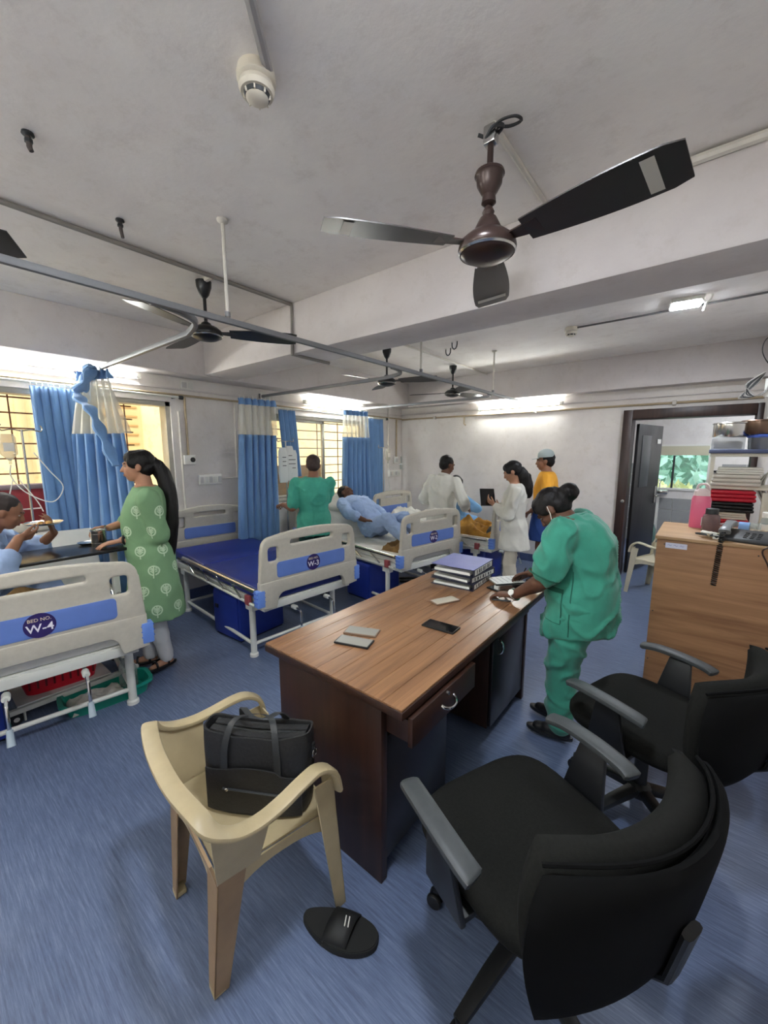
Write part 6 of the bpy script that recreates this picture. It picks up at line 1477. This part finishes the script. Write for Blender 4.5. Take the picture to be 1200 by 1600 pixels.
# ------------------------------------------------------------------ drip stands
def bag_drip(o, p, m=None):
    mb = MB(); vs = []
    loft(mb, [(Vector(p) + V3(0, 0, -0.005), V3(0.012, 0, 0), V3(0, 0.035, 0)), (Vector(p) + V3(0, 0, -0.03), V3(0.016, 0, 0), V3(0, 0.048, 0)), (Vector(p) + V3(0, 0, -0.15), V3(0.022, 0, 0), V3(0, 0.05, 0)), (Vector(p) + V3(0, 0, -0.185), V3(0.01, 0, 0), V3(0, 0.02, 0)), (Vector(p) + V3(0, 0, -0.20), V3(0.006, 0, 0), V3(0, 0.006, 0))], 20)
    b = mb.build('drip_bag', m or clear('iv fluid', (240, 234, 214), 0.45, 0.15, (238, 236, 226)) if 'iv fluid' not in MATS else (m or MATS['iv fluid']), o)
    MB().bb((p[0] + 0.02, p[1] - 0.03, p[2] - 0.13), (p[0] + 0.0225, p[1] + 0.03, p[2] - 0.07)).build('bag_label', M_whitep, b)
    MB().tube([(p[0], p[1], p[2] - 0.19), (p[0], p[1], p[2] - 0.225)], 0.009, 10).build('drip_chamber', M_clear, b)
    return b
def drip_stand(label, loc, h, rz, hooks=2, base=True):
    o = thing('drip_stand', label, 'drip stand', loc, rz, 'drip stands'); MB().tube([(0, 0, 0.03), (0, 0, h * 0.55)], 0.011, 12).build('lower_pole', M_steel, o); MB().tube([(0, 0, h * 0.55), (0, 0, h)], 0.008, 12).build('upper_pole', M_steel, o)
    MB().lathe([(0.014, h * 0.53), (0.016, h * 0.55), (0.014, h * 0.57)], n=14).build('clamp_collar', M_blackp, o)
    for k in range(hooks):
        a = k * 2 * PI / hooks + PI / 2; c, s = math.cos(a), math.sin(a)
        MB().tube(spline([(0, 0, h - 0.01), (0.06 * c, 0.06 * s, h), (0.11 * c, 0.11 * s, h - 0.01), (0.12 * c, 0.12 * s, h + 0.015), (0.11 * c, 0.11 * s, h + 0.035)], 4), 0.005, 8).build('hook', M_steel, o)
    for k in range(4):
        a = k * PI / 2 + 0.4; c, s = math.cos(a), math.sin(a); ft = MB().tube([(0, 0, 0.06), (0.17 * c, 0.17 * s, 0.035)], 0.010, 10).build('foot', M_steel, o)
        MB().lathe([(0.012, 0.0), (0.02, 0.01), (0.012, 0.034)], (0.17 * c, 0.17 * s, 0), 12).build('castor', M_blackp, ft)
    return o
s1 = drip_stand('drip stand with a hanging bag in front of the near window', (-4.00, 0.66, 0), 1.77, 0)
bag_drip(s1, (0.0, -0.085, 1.74)); 
for pts, nm in (([(0, -0.085, 1.51), (0.0, -0.09, 1.42), (0.02, -0.02, 1.30), (0.05, 0.12, 1.22), (0.04, 0.2, 1.33), (0.03, 0.13, 1.46), (0.02, 0.05, 1.6)], 'drip_tube'), ([(0, -0.085, 1.40), (0.03, -0.13, 1.25), (0.05, -0.16, 1.18)], 'drip_tube'), ([(0.0, -0.05, 1.40), (0.03, 0.03, 1.24), (0.04, 0.06, 1.15)], 'drip_tube')):
    MB().tube(spline(pts, 6), 0.004, 6).build(nm, M_whitep, s1)
s2 = drip_stand('drip stand with white pouches beside the attendant in green', (-3.98, 3.05, 0), 1.74, 0)
for y, z in ((0.05, 1.68), (0.10, 1.63), (-0.04, 1.66)):
    pm = MB(); loft(pm, [((0, y, z), (0.008, 0, 0), (0, 0.05, 0)), ((0, y, z - 0.05), (0.02, 0, 0), (0, 0.065, 0)), ((0, y, z - 0.3), (0.028, 0, 0), (0, 0.07, 0)), ((0, y, z - 0.42), (0.014, 0, 0), (0, 0.06, 0))], 20); q = pm.build('white_pouch', mat('white pouch', (214, 216, 214), 0.5, bump=0.3, bscale=20), s2)
    for k in range(3): MB().bb((0.026, y - 0.03, z - 0.12 - k * 0.05), (0.031, y + 0.02, z - 0.112 - k * 0.05)).build('pouch_print', M_dark, q)
MB().tube(spline([(0.02, 0.05, 1.25), (0.05, 0.08, 1.1), (0.12, 0.02, 1.0), (0.25, -0.05, 0.95)], 6), 0.004, 6).build('drip_tube', M_whitep, s2)
s3 = drip_stand('thin drip stand with a bag behind the head of the far bed', (-3.92, 4.86, 0), 1.68, 0, 2); bag_drip(s3, (0, 0.115, 1.66)); MB().tube(spline([(0, 0.115, 1.43), (0.01, 0.11, 1.2), (0.03, 0.15, 1.0), (0.05, 0.22, 0.8)], 5), 0.004, 6).build('drip_tube', M_whitep, s3)
# flow meter on the wall near the corner
o = thing('oxygen_flowmeter', 'small clear oxygen flowmeter on the wall by the far corner', 'flowmeter', (W, 5.80, 1.40)); MB().tube([(0.03, 0, 0.0), (0.03, 0, 0.13)], 0.012, 12).build('tube', M_clear, o); MB().tube([(0.03, 0, -0.10), (0.03, 0, -0.01)], 0.022, 14).build('humidifier_jar', M_clear, o); MB().bb((0, -0.02, -0.015), (0.05, 0.02, 0.01)).build('valve', M_whitep, o)

# ------------------------------------------------------------------ plywood counter on the right and its things
ct = thing('plywood_counter', 'tall plywood counter cabinet behind the far office chair', 'counter', (0.15, 3.2, 0))
MB().bb((-0.34, -0.29, 0), (0.34, -0.265, 1.08)).build('front_panel', M_ply, ct, bevel=0.002); MB().bb((-0.34, -0.265, 0), (-0.32, 0.32, 1.08)).build('side_panel', M_ply, ct, bevel=0.002); MB().bb((0.32, -0.265, 0), (0.34, 0.32, 1.08)).build('side_panel', M_ply, ct)
MB().bb((-0.32, 0.30, 0), (0.32, 0.32, 1.08)).build('back_panel', M_ply, ct); MB().bb((-0.35, -0.30, 1.08), (0.36, 0.33, 1.10)).build('counter_top', M_plytop, ct, bevel=0.003)
for x, z in ((-0.30, 1.05), (-0.05, 1.05), (0.12, 1.045), (0.22, 1.048), (0.28, 1.05), (-0.325, 0.62), (-0.325, 0.30), (0.3, 0.8)): MB().lathe([(0.004, 0), (0.004, 0.002)], n=8, mtx=Matrix.Translation((x, -0.29, z)) @ Euler((R(90), 0, 0)).to_matrix().to_4x4()).build('nail', M_dark, ct)
lb = MB().bb((-0.295, -0.2925, 1.03), (-0.19, -0.29, 1.062)).build('paper_label', mat('lilac white paper', (206, 206, 222), 0.8), ct)
for k in range(3): MB().tube(spline([(-0.285 + k * 0.03, -0.2932, 1.046), (-0.278 + k * 0.03, -0.2932, 1.051), (-0.272 + k * 0.03, -0.2932, 1.044), (-0.265 + k * 0.03, -0.2932, 1.049)], 3), 0.0008, 4).build('handwriting', mat('blue ink', (70, 80, 150), 0.7), lb)
CT = 1.10
o = thing('pink_bottle', 'tall pink liquid jug with a white handle cap on the counter', 'bottle', (0.0, 3.40, CT)); loft_ = MB(); loft(loft_, [((0, 0, 0), (0.052, 0, 0), (0, 0.04, 0)), ((0, 0, 0.01), (0.055, 0, 0), (0, 0.043, 0)), ((0, 0, 0.19), (0.053, 0, 0), (0, 0.042, 0)), ((0, 0, 0.215), (0.046, 0, 0), (0, 0.036, 0))], 24, 0.6); loft_.build('body', mat('pink liquid plastic', (222, 104, 138), 0.3), o)
sh_ = MB(); loft(sh_, [((0, 0, 0.215), (0.046, 0, 0), (0, 0.036, 0)), ((0, 0, 0.245), (0.042, 0, 0), (0, 0.034, 0)), ((0, 0, 0.262), (0.02, 0, 0), (0, 0.02, 0))], 24, 0.7); sh_.build('shoulder', mat('milky plastic', (226, 206, 206), 0.35), o)
MB().tube(spline([(-0.028, 0, 0.25), (-0.022, 0, 0.285), (0.012, 0, 0.292), (0.03, 0, 0.275), (0.034, 0, 0.245)], 5), 0.008, 10).build('handle', MATS['milky plastic'], o); MB().bb((0.01, -0.0445, 0.02), (0.045, -0.042, 0.075)).build('label_patch', M_paper, o)
jp = [(0.04, 0), (0.044, 0.006), (0.044, 0.10), (0.038, 0.125), (0.03, 0.132)]
bottle('glass_jar', 'clear jar of brown powder with a dark lid on the counter', (0.06, 3.23, CT), [(0.042, 0), (0.046, 0.006), (0.046, 0.085), (0.040, 0.11), (0.030, 0.118)], clear('brown tinted jar', (180, 160, 160), 0.45, 0.1, (150, 128, 128)), (0.033, 0.118, 0.15), M_dark)
o = thing('water_bottle', 'clear water bottle with a blue cap lying on its side on the counter', 'bottle', (0.13, 3.33, CT + 0.036), 0); o.rotation_euler = (0, R(90), R(-8))
MB().lathe([(0.030, 0.17), (0.034, 0.165), (0.035, 0.05), (0.030, 0.03), (0.014, -0.02), (0.013, -0.035)][::-1], n=24).build('body', M_clear, o); MB().lathe([(0.016, -0.058), (0.016, -0.035)], n=18).build('cap', mat('blue cap', (62, 118, 200), 0.4), o); MB().lathe([(0.0355, 0.07), (0.0355, 0.12)], n=24, cap=False).build('label_band', mat('water label', (120, 160, 210), 0.5), o)
bottle('medicine_bottle', 'small clear bottle with a white lid at the right of the counter', (0.335, 3.40, CT), [(0.032, 0), (0.034, 0.004), (0.034, 0.075), (0.028, 0.095), (0.026, 0.1)], M_clear, (0.030, 0.1, 0.13), M_whitep, (0.0345, 0.02, 0.06), M_paper)
ph = thing('desk_telephone', 'black desk telephone with a grey handset on the counter', 'telephone', (0.22, 3.02, CT), R(-12))
bs_ = MB().add([(-0.11, -0.08, 0), (0.11, -0.08, 0), (0.11, 0.09, 0), (-0.11, 0.09, 0), (-0.11, -0.08, 0.022), (0.11, -0.08, 0.022), (0.11, 0.09, 0.055), (-0.11, 0.09, 0.055)], [(0, 3, 2, 1), (4, 5, 6, 7), (0, 1, 5, 4), (1, 2, 6, 5), (2, 3, 7, 6), (3, 0, 4, 7)]).build('base', mat('telephone charcoal', (48, 50, 52), 0.45), ph, bevel=0.006)
km = MB().bb((-0.009, -0.007, 0), (0.009, 0.007, 0.005)).mesh('key', 0.0015, 1); km.materials.append(M_blackp)
for r_ in range(4):
    for c_ in range(3): k = put('key', km, bs_, (0.0 + c_ * 0.028, -0.05 + r_ * 0.025, 0.0275 + (r_ * 0.025 + 0.0) * 0.194)); k.rotation_euler = (R(11), 0, 0)
hs = MB(); hs.tube(spline([(-0.085, -0.085, 0.052), (-0.085, -0.06, 0.07), (-0.085, 0.0, 0.082), (-0.085, 0.06, 0.088), (-0.085, 0.095, 0.078)], 5), [1.25, 1.25, 1.2, 1.1, 1, 0.95, 0.9, 0.9, 0.9, 0.9, 0.9, 0.9, 0.95, 1, 1.1, 1.2, 1.2, 1.25, 1.25, 1.25, 1.2], 12, flat=(0.046, 0.030)); hs.build('handset', mat('handset grey', (120, 124, 126), 0.35), ph)
pts = []
for k in range(420): t = k / 419; a = t * 2 * PI * 26; y0 = -0.135 - 0.0 * t; pts.append((-0.085 + 0.011 * math.cos(a) - 0.012 * t, -0.130 + 0.011 * math.sin(a), 0.055 - 0.31 * t))
pts = [(-0.085, -0.10, 0.055)] + pts
MB().tube(pts, 0.0042, 5).build('coiled_cord', M_black, ph)
o = thing('cable_tangle', 'tangle of cream cables and a plug beside the telephone', 'cables', (0.07, 3.01, CT))
for k, cm in enumerate((M_whitep, mat('cream cable', (206, 196, 170), 0.5), M_dark, MATS['cream cable'])):
    rnd = random.Random(k + 40); MB().tube(spline([(rnd.uniform(-0.07, 0.07), rnd.uniform(-0.06, 0.06), 0.008 + rnd.uniform(0, 0.03)) for _ in range(8)], 6), 0.005, 6).build('cable', cm, o)
MB().bb((0.0, -0.05, 0.002), (0.045, -0.015, 0.03)).build('adapter', M_whitep, o, bevel=0.005)
o = thing('cable_drop', 'thin brown cable hanging down the right of the counter front', 'cable', (0.40, 2.89, CT)); MB().tube(spline([(-0.03, 0.09, 0.004), (-0.1, -0.005, 0.0), (-0.12, -0.01, -0.03), (-0.09, -0.01, -0.10), (-0.06, -0.01, -0.2)], 6), 0.004, 6).build('cable', M_brown, o)
mound('wrapper', 'crumpled white plastic wrapper stuck at the left edge of the counter', 'wrapper', (-0.215, 2.93, 0.0), (0.018, 0.018), 0.05, M_whitep, 51, noise_s=30)
# ------------------------------------------------------------------ rack with pots and folded things behind the counter
rk = thing('storage_rack', 'cream steel storage rack beside the door', 'rack', (0.21, 4.05, 0)); M_cream = mat('cream steel', (206, 202, 186), 0.5, var=0.05)
for x in (-0.17, 0.185):
    for y in (-0.12, 0.14): MB().bb((x - 0.012, y - 0.012, 0), (x + 0.012, y + 0.012, 1.60)).build('post', M_cream, rk)
for z in (0.5, 1.02, 1.33, 1.57): MB().bb((-0.19, -0.14, z), (0.21, 0.16, z + 0.025)).build('shelf', M_cream, rk, bevel=0.003)
def pot(loc, r, h, label, m=M_steel, lid=True):
    o = thing('steel_pot', label, 'pot', loc, 0, 'steel pots on the rack'); MB().lathe([(r * 0.96, 0), (r, 0.005), (r, h), (r * 1.07, h + 0.004), (r * 1.07, h + 0.008), (r * 0.97, h + 0.004), (r * 0.96, 0.01), (0.001, 0.008)], n=32).build('body', m, o)
    if lid: MB().lathe([(r * 1.04, h + 0.009), (r * 1.0, h + 0.014), (0.001, h + 0.02)], n=32).build('lid', m, o)
ZS = 1.595
o = thing('plastic_tray', 'blue grey plastic tray on the top of the rack', 'tray', (0.20, 4.03, ZS)); MB().bb((-0.19, -0.15, 0), (0.22, 0.14, 0.028)).build('tray', mat('blue grey plastic', (74, 84, 118), 0.45), o, bevel=0.006)
o = thing('storage_box', 'clear box of dark packets on the rack tray', 'box', (0.12, 4.02, ZS + 0.028)); MB().bb((-0.10, -0.10, 0), (0.09, 0.10, 0.09)).build('body', clear('box plastic', (220, 224, 226), 0.3, 0.1), o, bevel=0.006)
for k in range(4): MB().bb((-0.085, -0.085 + k * 0.042, 0.006), (0.075, -0.05 + k * 0.042, 0.05 + 0.012 * (k % 2))).build('packet', M_dark if k % 2 else mat('packet grey', (90, 94, 98), 0.5), o, bevel=0.004)
pot((0.125, 4.03, ZS + 0.120), 0.105, 0.095, 'shiny steel pot on the clear box'); pot((0.285, 4.06, ZS + 0.137), 0.105, 0.09, 'steel pot with a wooden toned side at the right of the rack', mat('brown steel', (120, 98, 84), 0.3, 0.9))
o = thing('lidded_tub', 'clear tub with a blue lid on the rack tray', 'tub', (0.30, 4.02, ZS + 0.028)); MB().lathe([(0.066, 0), (0.07, 0.005), (0.074, 0.085)], n=28).build('body', clear('tub plastic', (196, 200, 204), 0.45, 0.2, (150, 150, 154)), o); MB().lathe([(0.08, 0.085), (0.081, 0.10), (0.06, 0.108)], n=28).build('lid', mat('blue lid', (58, 86, 170), 0.4), o)
def bundle(loc, size, m, label, rz=0, name='folded_towel'):
    o = thing(name, label, 'towel' if name == 'folded_towel' else 'bag', loc, rz); a, b, h = size; k = 3
    for i in range(k): MB().bb((-a / 2 + 0.004 * i, -b / 2, i * h / k + 0.001), (a / 2 - 0.003 * i, b / 2, (i + 1) * h / k)).build('fold', m, o, bevel=min(0.012, h / k * 0.45), segs=3)
bundle((0.18, 3.98, 1.355), (0.28, 0.22, 0.085), mat('grey towel', (196, 190, 180), 0.95, var=0.05, bump=0.3), 'pale folded towels under the rack top'); bundle((0.20, 3.98, 1.442), (0.26, 0.2, 0.05), M_sheet, 'white folded cloth on the pale towels')
bundle((0.16, 3.99, 1.045), (0.26, 0.22, 0.06), M_red, 'lower red plastic bag on the rack', 0, 'plastic_bag'); bundle((0.15, 3.98, 1.107), (0.24, 0.2, 0.05), mat('beige towel', (206, 196, 182), 0.95), 'beige folded towel between the red bags'); bundle((0.18, 3.99, 1.16), (0.25, 0.2, 0.075), M_blackp, 'black plastic bag on the rack', 0, 'plastic_bag'); bundle((0.17, 3.99, 1.238), (0.27, 0.21, 0.085), mat('deep red plastic', (186, 26, 48), 0.4), 'upper red plastic bag on the rack', R(3), 'plastic_bag')
o = thing('cardboard_strip', 'narrow white box at the right of the rack', 'box', (0.355, 3.90, 1.045)); MB().bb((-0.02, -0.012, 0), (0.025, 0.012, 0.27)).build('panel', M_cream, o, bevel=0.002)
o = thing('blue_bin', 'small bright blue bin beyond the counter', 'bin', (-0.03, 4.75, 0.62)); MB().lathe([(0.075, 0), (0.09, 0.19), (0.098, 0.195), (0.086, 0.19), (0.07, 0.01)], n=24).build('body', mat('royal blue plastic', (38, 56, 190), 0.4), o); MB().lathe([(0.1, 0.196), (0.098, 0.206), (0.02, 0.212)], n=24).build('lid', mat('pale blue lid', (150, 180, 226), 0.4), o)
o = thing('wooden_stool', 'plain wooden stand carrying the blue bin', 'stool', (-0.03, 4.75, 0)); MB().bb((-0.13, -0.13, 0.59), (0.13, 0.13, 0.62)).build('seat', M_ply, o, bevel=0.003)
for sx in (-1, 1):
    for sy in (-1, 1): MB().bb((sx * 0.11 - 0.015, sy * 0.11 - 0.015, 0), (sx * 0.11 + 0.015, sy * 0.11 + 0.015, 0.59)).build('leg', M_ply, o)
# cables on the column by the door
o = thing('cable_bundle', 'bundle of dark cables tied high beside the door', 'cables', (0.30, 4.74, 2.10))
for k in range(7):
    rnd = random.Random(k + 3); MB().tube(spline([(0.02, -0.012 - 0.004 * k, 0.17), (-0.02 - 0.012 * k, -0.014 - 0.004 * k, 0.08), (-0.13 + 0.012 * k, -0.014, -0.03 + 0.008 * k), (-0.02, -0.012 - 0.003 * k, -0.02), (0.05, -0.01, 0.04), (0.06, -0.012, 0.22 + 0.02 * k), (0.09, -0.012, 0.4)], 6), 0.006, 6).build('cable', M_dark if k % 3 else mat('grey cable', (140, 136, 130), 0.5), o)
MB().bb((0.03, 0.0, -0.03), (0.13, 0.012, 0.12)).build('wall_clip', M_white, o)
o = thing('cable_loop', 'thin black cable looping above the cable bundle', 'cable', (0.36, 4.73, 2.42)); MB().tube(spline([(0.03, 0, 0.17), (-0.06, 0, 0.12), (-0.075, 0, 0.02), (-0.02, 0, -0.09), (0.04, 0, -0.10)], 6), 0.004, 6).build('cable', M_black, o)
o = thing('cable_hang', 'loose cables hanging at the right edge beside the rack', 'cables', (0.39, 4.2, 1.0))
for k in range(5): MB().tube(spline([(0.0 + 0.01 * k, 0, 0.5), (-0.03 - 0.01 * k, -0.01, 0.35), (0.01 + 0.008 * k, 0, 0.2 - 0.03 * k), (-0.04 + 0.01 * k, 0, 0.02)], 5), 0.006, 6).build('cable', MATS['grey cable'] if k % 2 else M_white, o)
# things in the back room
o = thing('metal_sink', 'steel sink basin under the back room window', 'sink', (-0.62, 8.42, 0)); MB().bb((-0.12, -0.14, 0.90), (0.16, 0.14, 0.96)).build('basin', M_steel, o, bevel=0.01); MB().bb((-0.02, -0.04, 0), (0.04, 0.04, 0.90)).build('pedestal', M_whitep, o); MB().tube(spline([(0.02, 0.1, 0.96), (0.02, 0.1, 1.08), (0.02, 0.04, 1.12), (0.02, 0.0, 1.07)], 5), 0.01, 8).build('tap', M_steel, o)
o = thing('water_jar', 'pale green bottle drum on the back room floor', 'drum', (-0.72, 8.1, 0)); MB().lathe([(0.15, 0), (0.16, 0.02), (0.16, 0.30), (0.13, 0.38), (0.05, 0.43), (0.05, 0.47)], n=24).build('body', clear('green drum', (170, 200, 190), 0.5, 0.15, (140, 170, 160)), o); MB().lathe([(0.055, 0.47), (0.055, 0.5)], n=18).build('cap', M_whitep, o)
o = thing('wall_shelf', 'dark bracket shelf on the back room wall right of the window', 'shelf', (0.35, 8.6, 1.28)); MB().bb((-0.25, -0.25, 0), (0.35, 0, 0.03)).build('board', M_black, o); MB().bb((0.1, -0.2, -0.08), (0.12, 0, 0)).build('bracket', M_black, o)
o = thing('floor_slippers', 'dark slippers on the floor beyond bed W-2', 'slippers', (-2.80, 3.98, 0), R(40))
for s in (-1, 1): MB().prism([(0.12 * math.cos(a), s * 0.055 + 0.04 * math.sin(a)) for a in [2 * PI * k / 20 for k in range(20)]], 0.02).build('slipper', M_black, o, bevel=0.004)
led((0.55, 7.3, CE), 'added fill LED light, unseen on the back room ceiling beyond the door')  # added out of sight to lighten the dark back room
